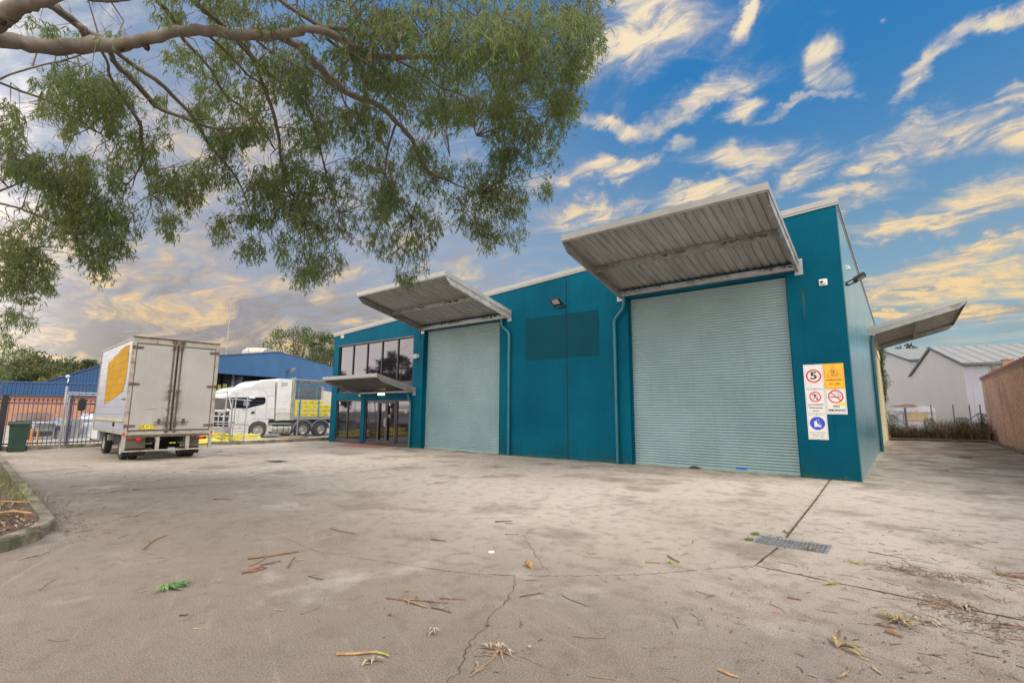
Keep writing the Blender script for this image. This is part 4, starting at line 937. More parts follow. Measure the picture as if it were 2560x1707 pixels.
# ================================================================= NEIGHBOUR'S YARD: prime mover
XS = -27.9
m_cab = mat('cab_white', (.60, .60, .60), .28, var=.04, vscale=2, spec=.6, coat=.3)
m_cabs = mat('cab_off_white', (.50, .48, .42), .5, var=.08, dirt=(.22, .18, .13), dirt_amt=.4)
m_dk = mat('cab_black_trim', (.02, .02, .024), .4); m_fg = mat('fender_grey', (.16, .18, .21), .6, var=.1)
PMV = thing('prime_mover', 'white prime mover with bull bar and roof fairing in the neighbouring yard', 'truck', (XS-1.15, 0, 0))
CX = 1.15      # near side plane in local x
WD = 2.3
side = [(-2.45, .30), (-2.52, 1.0), (-2.50, 1.40), (-2.48, 1.56), (-2.66, 2.25), (-2.68, 2.40), (-2.55, 2.62), (-2.25, 2.80), (-1.80, 2.90), (-1.52, 2.95), (-1.25, 3.16), (-.95, 3.27), (-.40, 3.35), (-.24, 3.33), (-.20, 3.2), (-.10, 1.05), (-.42, 1.05), (-.45, .62), (-.62, .85), (-.98, .97), (-1.34, .85), (-1.50, .62), (-1.52, .14), (-2.30, .14)]
m = MB(); m.prism([(CX, y, z) for y, z in side], (-WD, 0, 0)); cabo = m.build('cab', m_cab, PMV, bevel=.03)
for s_ in (1, -1):
    xa = CX+.004 if s_ > 0 else CX-WD-.004
    m = MB(); m.prism([(xa, y, z) for y, z in [(-2.62, 2.24), (-.78, 2.31), (-.70, 2.24), (-.69, 2.0), (-.80, 1.90), (-1.65, 1.68), (-2.46, 1.66)]], (s_*.006, 0, 0)); m.build('side_window', m_glass, cabo)
m = MB()
for seg in ([(-2.1, 1.64), (-2.12, .8)], [(-1.22, 1.78), (-1.22, .98)], [(-.62, 2.4), (-.60, .97)], [(-2.1, .88), (-1.65, .92), (-1.38, 1.06), (-.15, 1.06)], [(-2.55, 2.46), (-2.0, 2.5), (-1.86, 2.72), (-1.3, 2.78), (-.9, 2.72), (-.68, 2.55), (-.62, 2.4), (-.2, 2.4)], [(-1.5, 2.86), (-.8, 2.85), (-.24, 2.93)]):
    for (a, b_), (c, d_) in zip(seg[:-1], seg[1:]): m.bar((CX+.002, a, b_), (CX+.002, c, d_), .012, .008)
m.build('panel_seam', mat('seam_grey', (.16, .16, .16), .6), cabo)
m = MB(); m.prism([(CX+.003, y, z) for y, z in [(-1.27, 1.52), (-1.27, 1.36), (-1.48, 1.36), (-1.40, 1.50)]], (.02, 0, 0)); m.build('handle', m_dk, cabo)
m = MB(); m.prism([(CX-.06, -2.67, 2.24), (CX-WD+.06, -2.67, 2.24), (CX-WD+.1, -2.50, 1.60), (CX-.1, -2.50, 1.60)], (0, -.02, -.01)); m.build('windscreen', m_glass, cabo)
m = MB(); m.prism([(CX+.01, -2.66, 2.36), (CX+.01, -2.94, 2.28), (CX+.01, -2.94, 2.22), (CX+.01, -2.68, 2.27)], (-WD-.02, 0, 0)); m.build('sun_visor', m_cab, cabo)
for i in range(5): m = MB(); m.box(CX-.5-.33*i, CX-.42-.33*i, -2.70, -2.62, 2.52, 2.56); m.build('roof_marker', m_dk, cabo)
m = MB(); m.box(CX-WD+.25, CX-.25, -2.56, -2.42, .62, 1.50); gr = m.build('grille', m_dk, PMV)
m = MB()
for i in range(6): m.box(CX-WD+.3, CX-.3, -2.56, -2.535, .70+.13*i, .75+.13*i)
m.box(CX-1.6, CX-.7, -2.575, -2.561, 1.38, 1.47); m.build('grille_bar', m_galv, gr)
m = MB()        # bull bar
for x_ in (CX-.1, CX-.75, CX-1.55, CX-2.2): m.tube([(x_, -2.68, .35), (x_, -2.80, .7), (x_, -2.82, 1.28), (x_, -2.76, 1.36)], .035, 8)
for z_ in (.62, .92, 1.22): m.tube([(CX-.02, -2.6, z_), (CX-.12, -2.80, z_), (CX-2.18, -2.80, z_), (CX-2.28, -2.6, z_)], .032, 8)
m.box(CX-2.3, CX+.02, -2.76, -2.52, .28, .60)
m.build('bull_bar', mat('bullbar_alloy', (.42, .43, .45), .35, .7), PMV, smooth=True)
m = MB(); m.box(CX-.28, CX+.012, -2.48, -2.25, .84, .94); m.build('headlight', m_glass, PMV, bevel=.02)
m = MB(); m.box(CX-.1, CX+.014, -2.46, -2.30, .56, .68); m.build('indicator', mat('amber', (.75, .22, .01), .3), PMV)
m = MB(); m.box(CX+.002, CX+.01, -2.02, -1.94, .60, .65); m.build('indicator', m_red, PMV)
m = MB()
for z_ in (.80, .56, .40): m.box(CX+.0, CX+.012, -2.26, -1.56, z_-.008, z_+.008)
m.build('skirt_groove', m_fg, PMV)
for y_, z_, h_ in ((-1.80, 1.98, .20), (-1.52, 2.27, .07)):
    m = MB(); m.box(CX+.10, CX+.20, y_-.16, y_+.16, z_-h_, z_+h_*.9); mm_ = m.build('mirror', m_cab if h_ < .1 else m_fg, PMV, bevel=.03)
m = MB(); m.tube([(CX, -1.95, 2.0), (CX+.14, -1.92, 2.02)], .02, 6); m.build('mirror_arm', m_dk, PMV)
def wheel_x(c, r, w, rim): return wheel(PMV, c, r, w, 1, 'x', rim)
m_rimw = mat('polished_rim', (.55, .54, .52), .35, .6, var=.15)
wheel_x((CX-.16, -.98, .42), .47, .30, m_rimw); wheel_x((CX-WD+.16, -.98, .42), .47, .30, m_rimw)
for y_ in (1.66, 2.84): wheel_x((CX-.20, y_, .42), .46, .46, m_rimw); wheel_x((CX-WD+.20, y_, .42), .46, .46, m_rimw)
for y_ in (1.66, 2.84):      # quarter fenders
    m = MB(); P = []
    for i in range(13):
        a = PI*(.02+.96*i/12); P.append((y_-.60*math.cos(a), .42+.56*math.sin(a)))
    for (a, b_), (c, d_) in zip(P[:-1], P[1:]): m.face(((CX+.02, a, b_), (CX-.5, a, b_), (CX-.5, c, d_), (CX+.02, c, d_))); m.bar((CX+.01, a, b_), (CX+.01, c, d_), .02, .05)
    m.build('fender', m_fg, PMV, recalc=False)
for x_ in (CX-.7, CX-1.9): m = MB(); m.box(x_, x_+.35, .0, 3.6, .70, .93); m.build('chassis_rail', m_chassis, PMV)
m = MB(); m.lathe([(.20, -.16), (.27, -.15), (.27, .98), (.20, .99)], (CX-.32, 0, .46), 'y', 20); tk = m.build('fuel_tank', mat('tank_alloy', (.40, .38, .34), .45, .5, var=.12), PMV, smooth=True)
m = MB()
for y_ in (.14, .50, .80): m.lathe([(.276, y_-.02), (.276, y_+.02)], (CX-.32, 0, .46), 'y', 20)
m.build('tank_strap', m_dk, tk)
m = MB(); m.box(CX-.5, CX-.02, -.50, -.18, .34, .70); m.build('step_box', m_cabs, PMV, bevel=.02)
m = MB(); m.prism([(CX+.0, -.5, .72), (CX+.0, -.2, .84), (CX+.0, 1.0, .80), (CX+.0, 1.0, .74), (CX+.0, -.2, .76)], (-.7, 0, 0)); m.build('deck_plate', m_galv, PMV)
# curtain-side trailer
TL_ = thing('semi_trailer', 'open-sided trailer coupled behind the white prime mover, carrying timber packs', 'trailer', (XS-1.2, 0, 0))
TXN = 1.22
m = MB(); m.box(TXN-2.4, TXN, -.06, .82, 1.38, 3.42); hb = m.build('headboard', m_cab, TL_, bevel=.03)
m = MB(); m.box(TXN-2.38, TXN-.02, -.04, .82, .99, 1.378); m.build('lower_panel', m_cabs, hb)
m = MB(); m.prism([(TXN+.001, y, z) for y, z in [(.12, 2.98), (.48, 2.98), (.56, 3.20), (.20, 3.22)]], (.004, 0, 0)); m.build('logo_patch', mat('grey_patch', (.35, .36, .38), .5, var=.3, vscale=20), hb)
m = MB(); m.box(TXN-.14, TXN+.012, .83, .94, 1.0, 3.52); m.build('corner_post', m_rustw, TL_)
m = MB(); m.box(TXN-.12, TXN+.02, .945, 1.05, .98, 3.54); m.build('corner_post', m_galv, TL_)
m = MB(); m.box(TXN-2.4, TXN, .95, 13.2, 1.02, 1.18); m.build('deck', m_cabs, TL_)
m = MB()
for z_ in (1.16, 1.07): m.box(TXN+.001, TXN+.02, 1.06, 13.2, z_-.02, z_+.02)
for i in range(22): m.box(TXN+.021, TXN+.04, 1.4+.55*i, 1.46+.55*i, .99, 1.04)
m.build('rope_rail', m_galv, TL_)
m = MB(); m.box(TXN-2.4, TXN, 1.05, 13.2, 3.40, 3.46); 
m.build('roof', m_galvd, TL_)
m = MB(); rg = random.Random(3)
for i in range(60): y_ = 1.06+.2*i; m.box(TXN-.06, TXN+.02+rg.uniform(0, .03), y_, y_+.19, 3.24+rg.uniform(-.02, .02), 3.395)
m.build('rolled_curtain', mat('curtain_grey', (.12, .11, .10), .8, var=.4), TL_)
m = MB(); m.box(TXN-2.2, TXN-.2, 1.2, 13.0, .80, 1.015); m.build('chassis', m_chassis, TL_)
for y_ in (10.2, 11.5): wheel(TL_, (TXN-.2, y_, .45), .46, .4, 1, 'x')
# load
m_yw = mat('yellow_wrap', (.60, .50, .01), .4, var=.06, vscale=5)
m_ylp = mat('wrap_print', (.10, .10, .02), .6); m_wt = mat('white_tag', (.7, .7, .68), .6)
rows = [(1.185, 3.3, 4.9), (1.43, 3.65, 4.9), (1.68, 3.65, 4.9), (1.93, 2.92, 4.9)]
words = ['lowest', 'second lowest', 'second highest', 'topmost']
for i, (z_, ye, y2) in enumerate(rows):
    p = thing('timber_pack', '%s of the four yellow wrapped timber packs strapped on the trailer' % words[i], 'timber pack', (XS-.35, 1.06, z_), group='yellow timber packs on the trailer')
    L = ye-1.06
    m = MB(); m.box(-.5, .36, .02, L, .015, .225); m.build('wrapping', m_yw, p, bevel=.01)
    m = MB(); rg = random.Random(i)
    y_ = .15
    while y_ < L-.3:
        w_ = rg.uniform(.22, .30); mx = face_mx((.362, y_+w_/2, .12), (0, 1, 0), (0, 0, 1))
        n = 14
        for k in range(n):
            a, b_ = 2*PI*k/n, 2*PI*(k+1)/n; line2(m, [(w_/2*math.cos(a), .05*math.sin(a)), (w_/2*math.cos(b_), .05*math.sin(b_))], .010, mx)
        for k in range(5): poly2(m, [(-w_*.3+k*w_*.14, -.02), (-w_*.3+k*w_*.14+.015, -.02), (-w_*.3+k*w_*.14+.03, .02), (-w_*.3+k*w_*.14+.012, .02)], mx)
        for q in (-1, 1): poly2(m, [(q*(w_/2+.05), -.022), (q*(w_/2+.05)+.02, 0), (q*(w_/2+.05), .022), (q*(w_/2+.05)-.02, 0)], mx)
        y_ += w_+rg.uniform(.14, .2)
    m.build('wrap_print', m_ylp, p)
    m = MB(); m.box(.3615, .366, L*.42, L*.42+.06, .05, .12); m.build('tag', m_wt, p)
sk_ = thing('sheet_stack', 'tall grey stack of plastic-wrapped sheets lying above the yellow timber packs', 'sheet stack', (XS-.35, 1.02, 2.20))
m = MB(); rg = random.Random(8)
m.box(-.8, .30, .0, 1.75, .03, .88)
for i in range(17): dz = .04+.05*i; m.box(.301, .315+rg.uniform(0, .03), rg.uniform(0, .05), 1.74, dz, dz+.04)
m.build('wrapping', mat('grey_film', (.13, .15, .17), .25, var=.3, stretch=(1, .5, 14), dirt=(.4, .42, .44), dirt_amt=.5, dscale=1.0, dirt_lo=.55), sk_)
for i in range(8): m = MB(); m.box(-.8, .31, 1.76, 1.94-.02*(i % 2), .05+.105*i, .12+.105*i); m.build('batten', mat('raw_timber', (.42, .35, .25), .8, var=.2, vscale=10), sk_)
m = MB()
for y_ in (.25, 1.42): m.box(.345, .350, y_, y_+.02, .02, .9)
m.build('band', mat('cyan_band', (.10, .42, .45), .5), sk_)
for y_, lb in ((1.36, 'blue load strap over the timber packs nearer the cab'), (2.58, 'blue load strap over the timber packs farther from the cab')):
    s_ = MB(); s_.box(XS+.02, XS+.026, y_, y_+.075, .97, 2.19); s_.box(XS-.8, XS+.026, y_, y_+.075, 2.191, 2.197); tag(s_.build('load_strap', mat('strap_blue', (.01, .12, .50), .6)), lb, 'strap', 'blue load straps')
# yard clutter
rg = random.Random(21)
def heap(name, lab, cat, loc, L, w_, h_, n, m_, rz=0, r=.03):
    o = thing(name, lab, cat, loc, rz); mb = MB()
    for i in range(n):
        a = Vector((rg.uniform(-w_, w_), -L/2+rg.uniform(0, .25)*L, 0)); b = Vector((rg.uniform(-w_, w_), L/2-rg.uniform(0, .25)*L, 0)); c = a.lerp(b, .5)
        for p in (a, b, c): p.z = r+h_*rg.random()*max(.1, 1-abs(p.x)/w_)
        mb.tube([a, a.lerp(c, .5)+Vector((rg.uniform(-.06, .06), 0, .02)), c, c.lerp(b, .5)+Vector((rg.uniform(-.06, .06), 0, .02)), b], r*rg.uniform(.7, 1.3), 6)
    mb.build('bundle', m_, o, smooth=True); return o
m_yp = mat('yellow_plastic', (.50, .43, .015), .42, var=.15, vscale=4)
heap('yellow_film_heap', 'heap of yellow plastic wrapping on the ground behind the box truck', 'plastic heap', (-24.6, -5.3, 0), 2.6, .75, .50, 90, m_yp, 0, .06)
heap('yellow_film_heap', 'long low roll of yellow plastic wrapping beside the bull bar', 'plastic heap', (-25.2, -3.1, 0), 2.3, .45, .36, 55, m_yp, 0, .055)
o = thing('white_pipes', 'long white pipes lying on the ground behind the chain-link fence', 'pipes', (-24.3, -1.4, 0)); 
for i in range(3): m = MB(); m.tube([(i*.12, -2.2, .06+.02*i), (i*.12, 1.0+.8*i, .06)], .05, 10); m.build('pipe', m_white, o, smooth=True)
pal = thing('pallet', 'timber pallet on the ground below the prime mover fuel tank', 'pallet', (-25.6, -.1, 0))
m_raw = mat('raw_timber', (.42, .30, .18), .8)
m = MB()
for i in range(7): m.box(-.5+.145*i, -.5+.145*i+.1, -.65, .65, .115, .135)
m.build('deck_board', mat('pallet_board', (.50, .33, .18), .8, var=.2), pal)
m = MB()
for y_ in (-.62, -.05, .52): m.box(-.5, .5, y_, y_+.1, .02, .114)
m.build('bearer', mat('pallet_board', (.5, .33, .18), .8), pal)
lf_ = thing('scaffold_frame', 'leaning galvanised scaffold frame just right of the box truck', 'scaffold frame', (-24.0, -4.3, .0))
for (y_, dy) in ((0, 0), (.42, .0), (.95, 0.)): m = MB(); m.tube([(.15, y_-.12, 0), (-.12, y_+.05, 2.45-.22*y_)], .028, 8); m.build('upright', m_galv, lf_, smooth=True)
for z_ in (.85, 2.05): m = MB(); m.tube([(-.05, -.35, z_+.06), (-.05, 1.15, z_-.02)], .022, 8); m.build('rung', m_galv, lf_, smooth=True)
m = MB(); m.tube([(-.1, .0, 1.62), (.02, .3, 1.5)], .03, 8); m.build('coupler', m_white, lf_)
# lit stock inside the open shed is dark: see shed below
# ---------------------------------------------------------------- blue shed (centre)
def blue(t, b, oc):
    x, y, z = t.sep(oc)[:3]
    n = t.noise(oc, .3, 5, .6)
    c = t.mix(t.ss(n, .3, .7), (.024, .100, .235), (.036, .130, .29))
    t.l.new(c, b.inputs['Base Color']); b.inputs['Roughness'].default_value = .45
m_blue = mat_custom('blue_cladding', blue)
m_blued = mat('blue_cladding_deep', (.010, .060, .165), .45, var=.12, vscale=.3)
m_blueroof = mat('blue_roof_edge', (.02, .06, .16), .5)
def ribbed(mb, A, D, s0, s1, zlo, zhi, pitch, dep=.04, n=None):
    """trapezoid-ribbed cladding in the vertical plane through A along D; dep towards n"""
    n = n or Vector((D.y, -D.x, 0)); s_ = s0; P = []
    while s_ < s1:
        for ds, dd in ((0, 0), (.55, 0), (.65, 1), (.9, 1)): 
            if s_+ds*pitch < s1: P.append((s_+ds*pitch, dd*dep))
        s_ += pitch
    P.append((s1, 0))
    for (a, da), (b_, db) in zip(P[:-1], P[1:]):
        pa = A+D*a+n*da; pb = A+D*b_+n*db
        mb.face(((pa.x, pa.y, zlo(a)), (pb.x, pb.y, zlo(b_)), (pb.x, pb.y, zhi(b_)), (pa.x, pa.y, zhi(a))))
def interp(T):
    def f_(s_):
        for (a, za), (b_, zb) in zip(T[:-1], T[1:]):
            if s_ <= b_: return za+(zb-za)*(s_-a)/(b_-a)
        return T[-1][1]
    return f_
BA = Vector((-40.66, 1.49, 0)); BD = Vector((-.719, .695, 0)).normalized(); BN_ = Vector((BD.y, -BD.x, 0)); BW_ = Vector((.86, -.51, 0))
BS = thing('blue_shed', 'open blue metal shed with dark loading bay behind the prime mover', 'shed', (0, 0, 0))
ztopf = interp([(-2, 5.40), (0, 5.68), (13.35, 7.57), (37.5, 8.21), (52, 8.4)])
m = MB(); ribbed(m, BA, BD, -2, 52, lambda s_: 4.4+.042*min(max(s_, 0), 13.1) if s_ < 13.12 else 4.4, ztopf, .24, .05, BN_); m.build('upper_wall', m_blue, BS, recalc=False)
m = MB(); ribbed(m, BA, BD, 13.3, 52, lambda s_: 0, lambda s_: 4.42, .24, .05, BN_); m.build('lower_wall', mat('pale_cladding', (.50, .47, .40), .6, var=.06), BS, recalc=False)
m = MB()
Q = lambda s_, z_, dn=0: tuple(BA+BD*s_+BW_*dn+Vector((0, 0, z_)))
for (s0, s1) in ((-2, 0), (0, 13.35), (13.35, 52)):
    m.prism([Q(s0, ztopf(s0)-.02, .1), Q(s1, ztopf(s1)-.02, .1), Q(s1, ztopf(s1)+.16, .1), Q(s0, ztopf(s0)+.16, .1)], -BW_*14)
m.build('roof', m_blueroof, BS)
m_in = mat('shed_interior', (.010, .010, .012), 1)
m = MB(); m.face((Q(-2, 0, -9), Q(13.2, 0, -9), Q(13.2, 5.4, -9), Q(-2, 5, -9))); m.face((Q(13.2, 0, -9), Q(13.2, 0, 0), Q(13.2, 5.4, 0), Q(13.2, 5.4, -9))); m.face((Q(-2, 0, 0), Q(-2, 0, -9), Q(-2, 5, -9), Q(-2, 5, 0)))
m.face((Q(-2, 5.0, .0), Q(13.2, 5.4, .0), Q(13.2, 5.4, -9), Q(-2, 5., -9))); m.face((Q(-2, .0, .0), Q(13.2, .0, .0), Q(13.2, .0, -9), Q(-2, 0, -9))); m.build('interior', m_in, BS)
m = MB(); m.box(-.1, .1, -.1, .1, 0, 5.0); o = m.build('door_jamb', m_blueroof, BS); o.location = Q(13.2, 0, .1)
fl = flood('flood_light', 'pale floodlight on the blue shed wall above the trailer', on_v(715, 925, BA, BD)+BN_*.1, math.atan2(BN_.y, BN_.x)+PI/2, .9, 2.4)
for c_ in fl.children:
    if c_.name.startswith('housing'): c_.data.materials[0] = m_fascia
def yellow_sign(px, py, s_, lab):
    p = on_v(px, py, BA-BW_*3, BD); o = thing('bay_sign', lab, 'sign', p, math.atan2(BD.y, BD.x))
    m = MB(); m.box(-s_/2, s_/2, -.03, .03, -s_*.55, s_*.55); m.build('board', mat('dim_yellow', (.42, .36, .05), .7), o)
    return o
sg_ = yellow_sign(561.5, 970, .62, 'small yellow sign with a B hanging in the dark loading bay'); q = MB(); text_mesh(q, 'B', .45, face_mx((0, -.034, 0), (1, 0, 0), (0, 0, 1))); q.build('lettering', m_sk, sg_)
yellow_sign(547.5, 970, .5, 'small blank yellow sign nearer the box truck in the dark loading bay')
st_ = thing('stored_crates', 'dark crates on a rack inside the loading bay', 'crates', on_v(560, 950, BA-BW_*8, BD))
m = MB(); m.box(-1.8, 1.8, -.8, .8, -.9, .6); m.build('crate', mat('dark_crate', (.035, .035, .04), .9, var=.4), st_)
m = MB(); m.box(-1.85, -1.75, -.1, .1, -5, .9); m.build('rack_post', m_fg, st_); m = MB(); m.box(1.75, 1.85, -.1, .1, -5, .9); m.build('rack_post', m_fg, st_)
tn = thing('water_tank', 'pale rooftop unit rising behind the ridge of the blue shed', 'roof unit', on_v(680, 890, BA-BW_*4, BD))
m = MB(); m.prism([(-2.6, 0, -1.5), (2.4, 0, -1.5), (2.4, 0, .25), (1.3, 0, .72), (-1.5, 0, .68), (-2.6, 0, .2)], (0, 2, 0)); tn.rotation_euler = (0, 0, math.atan2(BD.y, BD.x)); m.build('housing', mat('pale_unit', (.42, .40, .35), .8), tn)
# lean radio mast
ms = thing('radio_mast', 'thin guyed radio mast with a small cross aerial rising behind the blue shed', 'mast', on_v(563, 900, BA-BW_*6, BD)+Vector((0, 0, -3)))
top_ = on_v(583.5, 705, BA-BW_*6, BD)-ms.location
m = MB(); m.tube([(0, 0, 0), tuple(top_*.5), tuple(top_)], [.06, .05, .02], 6); m.build('pole', m_galvd, ms)
m = MB(); cc = on_v(565, 876, BA-BW_*6, BD)-ms.location; m.bar(tuple(cc-BD*1.1), tuple(cc+BD*1.1), .04); m.build('aerial', m_galvd, ms)
sm = thing('roof_aerial', 'short thin aerial standing on the blue shed roof edge', 'aerial', on_v(619.5, 889, BA-BW_*2, BD)); m = MB(); m.tube([(0, 0, -.6), (0, 0, .7)], .03, 6); m.build('rod', m_galvd, sm)
# ---------------------------------------------------------------- left blue building
LA_ = Vector((-68.48, -7.65, 0)); LD = Vector((.368, .930, 0)).normalized(); LN = Vector((LD.y, -LD.x, 0))
LB_ = thing('brick_shed', 'low orange brick building with deep blue metal fascia across the neighbouring yard', 'building')
m_obrick = brick_mat('orange_brick', (.45, .17, .075), (.36, .13, .06), (.40, .33, .27), 'y', 1.6, .6, (.2, .1, .06), .3)
m = MB(); QL = lambda s_, z_, dn=0: tuple(LA_+LD*s_+LN*dn+Vector((0, 0, z_)))
m.prism([QL(-22, 0, -.3), QL(24, 0, -.3), QL(24, 3.1, -.3), QL(-22, 3.1, -.3)], -LN*12); m.build('wall', m_obrick, LB_)
m = MB(); ribbed(m, LA_, LD, -22, 24, lambda s_: 2.98, lambda s_: 4.20, .30, .06, LN); m.build('fascia', m_blued, LB_, recalc=False)
m = MB(); m.prism([QL(-22, 4.16, .1), QL(24, 4.16, .1), QL(24, 4.30, .1), QL(-22, 4.30, .1)], -LN*12); m.prism([QL(-22, 2.9, .05), QL(24, 2.9, .05), QL(24, 2.98, .05), QL(-22, 2.98, .05)], -LN*.4); m.build('roof', m_blueroof, LB_)
G0 = LA_-LN*9.5
GS = thing('gabled_shed', 'blue gabled shed roof rising behind the brick building left of the box truck', 'shed')
def gl(px, py): return on_v(px, py, G0, LD)
e0 = gl(80, 966); s_e = (e0-G0).dot(LD); g1_ = gl(249, 916); s_1 = (g1_-G0).dot(LD); g0_ = gl(116, 954); s_0 = (g0_-G0).dot(LD)
slp = (g1_.z-g0_.z)/(s_1-s_0); zf_ = lambda s_: g0_.z+slp*(s_-s_0) if s_ < s_0+9 else g0_.z+slp*9-slp*(s_-s_0-9)
m = MB(); ribbed(m, G0, LD, s_0-3, s_0+21, lambda s_: 0., zf_, .3, .06, LN); m.build('gable_wall', m_blued, GS, recalc=False)
m = MB(); QG = lambda s_, z_, dn=0: tuple(G0+LD*s_+LN*dn+Vector((0, 0, z_)))
for a, b_ in ((s_0-3, s_0+9), (s_0+9, s_0+21)): m.prism([QG(a, zf_(a), .15), QG(b_, zf_(b_), .15), QG(b_, zf_(b_)+.15, .15), QG(a, zf_(a)+.15, .15)], -LN*14)
m.build('roof', m_blueroof, GS)
lt = thing('wall_light', 'small white swan-neck light on the blue gable left of the box truck', 'wall light', gl(170, 948)+LN*.15); m = MB(); m.tube([(0, 0, -.7), (.1, 0, -.4), (0, .1, 0), (-.1, 0, .2)], .06, 6); m.lathe([(.1, -.0), (.28, .25), (.05, .4)], (0, 0, .1), 'z', 10); m.build('lamp', m_white, lt, smooth=True)
# clutter seen through the picket fence
def rackbox(name, lab, cat, px0, px1, py0, py1, D, m_, depth=1., kind='box', n=5):
    a = at(px0, py1, D); b = at(px1, py1, D); z1 = at(px0, py0, D).z; z0 = max(0, a.z); a.z = 0; b.z = 0
    dv = (b-a); L = dv.length; o = thing(name, lab, cat, (a+b)/2, math.atan2(dv.y, dv.x)); m = MB(); rg2 = random.Random(int(px0))
    if kind == 'box':
        m.box(-L/2, L/2, 0, depth, z0, z1); m.build('cover', m_, o, bevel=.05)
    elif kind == 'stack':
        for i in range(n):
            za = z0+(z1-z0)*i/n; m.box(-L/2+rg2.uniform(0, .1), L/2-rg2.uniform(0, .35), rg2.uniform(0, .1), depth, za+.02, za+(z1-z0)/n*.8)
        m.build('boards', m_, o)
        q = MB()
        for x_ in (-L/2+.1, L/2-.4):
            q.box(x_, x_+.08, 0, depth, 0, z0+.02)
        if z0 > .1: q.build('trestle', m_galvd, o)
    elif kind == 'sheet':
        k = 26; P = []
        for i in range(k+1):
            x_ = -L/2+L*i/k; P.append((x_, .05*math.sin(i*1.9)+.04*rg2.uniform(-1, 1), (z1-z0)*(1-.18*abs(math.sin(i*.55)))))
        for i in range(k):
            a_, b_ = P[i], P[i+1]; m.face(((a_[0], a_[1], 0), (b_[0], b_[1], 0), (b_[0]*.93, b_[1]+.25, b_[2]), (a_[0]*.93, a_[1]+.25, a_[2]))); m.face(((a_[0]*.93, a_[1]+.25, a_[2]), (b_[0]*.93, b_[1]+.25, b_[2]), (b_[0]*.9, depth, b_[2]*.97), (a_[0]*.9, depth, a_[2]*.97)))
        m.build('cover', m_, o)
    return o
m_tarp = mat('white_tarp', (.62, .63, .68), .5, var=.15, vscale=3, bump=.4, bscale=8); m_film = mat('silver_film', (.40, .42, .46), .3, .2, var=.5, vscale=7, bump=.6, bscale=12)
m_bd = mat('weathered_boards', (.16, .145, .14), .8, var=.5, vscale=6, stretch=(.3, 1, 9))
rackbox('board_stack', 'stack of grey boards with yellow edges in front of the brick wall', 'board stack', 28, 82, 1030, 1052, 26, m_bd, 1.2, 'stack', 7)
rackbox('plank_stack', 'white and black planks stacked under the grey boards', 'plank stack', 24, 100, 1053, 1064, 25, mat('pale_planks', (.45, .45, .48), .7, var=.5, vscale=5), 1.2, 'stack', 2)
rackbox('wrapped_bundle', 'upright bundle wrapped in silver film behind the picket fence', 'bundle', 113, 158, 1026, 1075, 27, m_film, 1., 'sheet')
rackbox('dark_rack', 'dark steel rack along the ground left of the gate post', 'rack', 100, 160, 1063, 1077, 26.5, mat('rack_blue', (.05, .06, .12), .7, var=.5, vscale=9), 1., 'stack', 3)
rackbox('tarp_cover', 'grey tarpaulin hanging over goods beside the gate post', 'tarpaulin', 166, 197, 1025, 1072, 27, mat('grey_tarp', (.20, .22, .22), .7, var=.2), 1., 'sheet')
rackbox('tarp_cover', 'white tarpaulin over goods just left of the box truck', 'tarpaulin', 186, 236, 1020, 1078, 28, m_tarp, 1.4, 'sheet')
jk = rackbox('lifting_frame', 'orange steel frame with dark motor standing behind the bin', 'machine', 60, 98, 1078, 1091, 21, m_black, .6, 'box'); 
for x_ in (-.38, .02, .30): m = MB(); m.box(x_, x_+.05, -.1, -.04, .0, .72); m.build('leg', mat('orange_paint', (.60, .22, .03), .5), jk)
rf_ = thing('frame_rack', 'galvanised overhead rack frame beside the truck mirror', 'rack', at(205, 1100, 23.5)); rf_.location.z = 0; rf_.rotation_euler = (0, 0, math.radians(75))
m = MB()
for x_ in (-.8, .9): m.tube([(x_, 0, 0), (x_, 0, 2.36)], .022, 8); m.tube([(x_, .9, 0), (x_, .9, 2.28)], .022, 8)
m.build('upright', m_galv, rf_, smooth=True); m = MB()
m.tube([(-.8, 0, 2.36), (.9, 0, 2.34)], .022, 8); m.tube([(-.8, .9, 2.28), (.9, .9, 2.26)], .022, 8)
for i in range(7): m.tube([(-.7+.25*i, 0, 2.34), (-.6+.25*i, .9, 2.26)], .012, 6)
m.build('rail', m_galv, rf_)
# ================================================================= RIGHT SIDE: lane, brick building, back lot
BW = thing('brick_building', 'pink brick building with red metal capping and weathered joint along the side lane', 'building')
m_pbrick = brick_mat('pink_brick', (.74, .44, .33), (.56, .31, .23), (.36, .27, .21), 'y', 1.3, .35, (.20, .14, .10), .45)
m_pbrickx = brick_mat('pink_brick_end', (.42, .215, .15), (.33, .17, .12), (.36, .29, .23), 'x', 1.0, .35, (.14, .10, .075), .55)
BX = 4.90; BZ = 3.62
m = MB(); m.box(BX, BX+.22, -12, 28.2, -.05, BZ); m.build('wall', m_pbrick, BW)
m = MB(); m.box(BX+.221, BX+12, 28.0, 28.2, -.05, BZ); m.build('end_wall', m_pbrickx, BW)
for y_ in (26.6, 21.5, 14.6): m = MB(); m.box(BX-.006, BX+.01, y_-.03, y_+.03, 0, BZ-.02); m.build('movement_joint', mat('joint_mossy', (.10, .075, .05), .95, var=.5, vscale=12, dirt=(.05, .06, .02), dirt_amt=.8), BW)
m_cap = mat('red_capping', (.36, .085, .055), .5, var=.15, dirt=(.12, .05, .04), dirt_amt=.5)
m = MB(); m.box(BX-.05, BX+.30, -12.05, 28.25, BZ+.02, BZ+.10); m.box(BX-.08, BX+.0, -12.05, 28.28, BZ+.10, BZ+.22); m.box(BX-.03, BX+.30, -12.05, 28.25, BZ+.101, BZ+.25); m.build('capping', m_cap, BW)
m = MB(); m.box(BX-.025, BX-.001, -12, 28.2, BZ-.04, BZ+.019); m.build('flashing', m_fascia, BW)
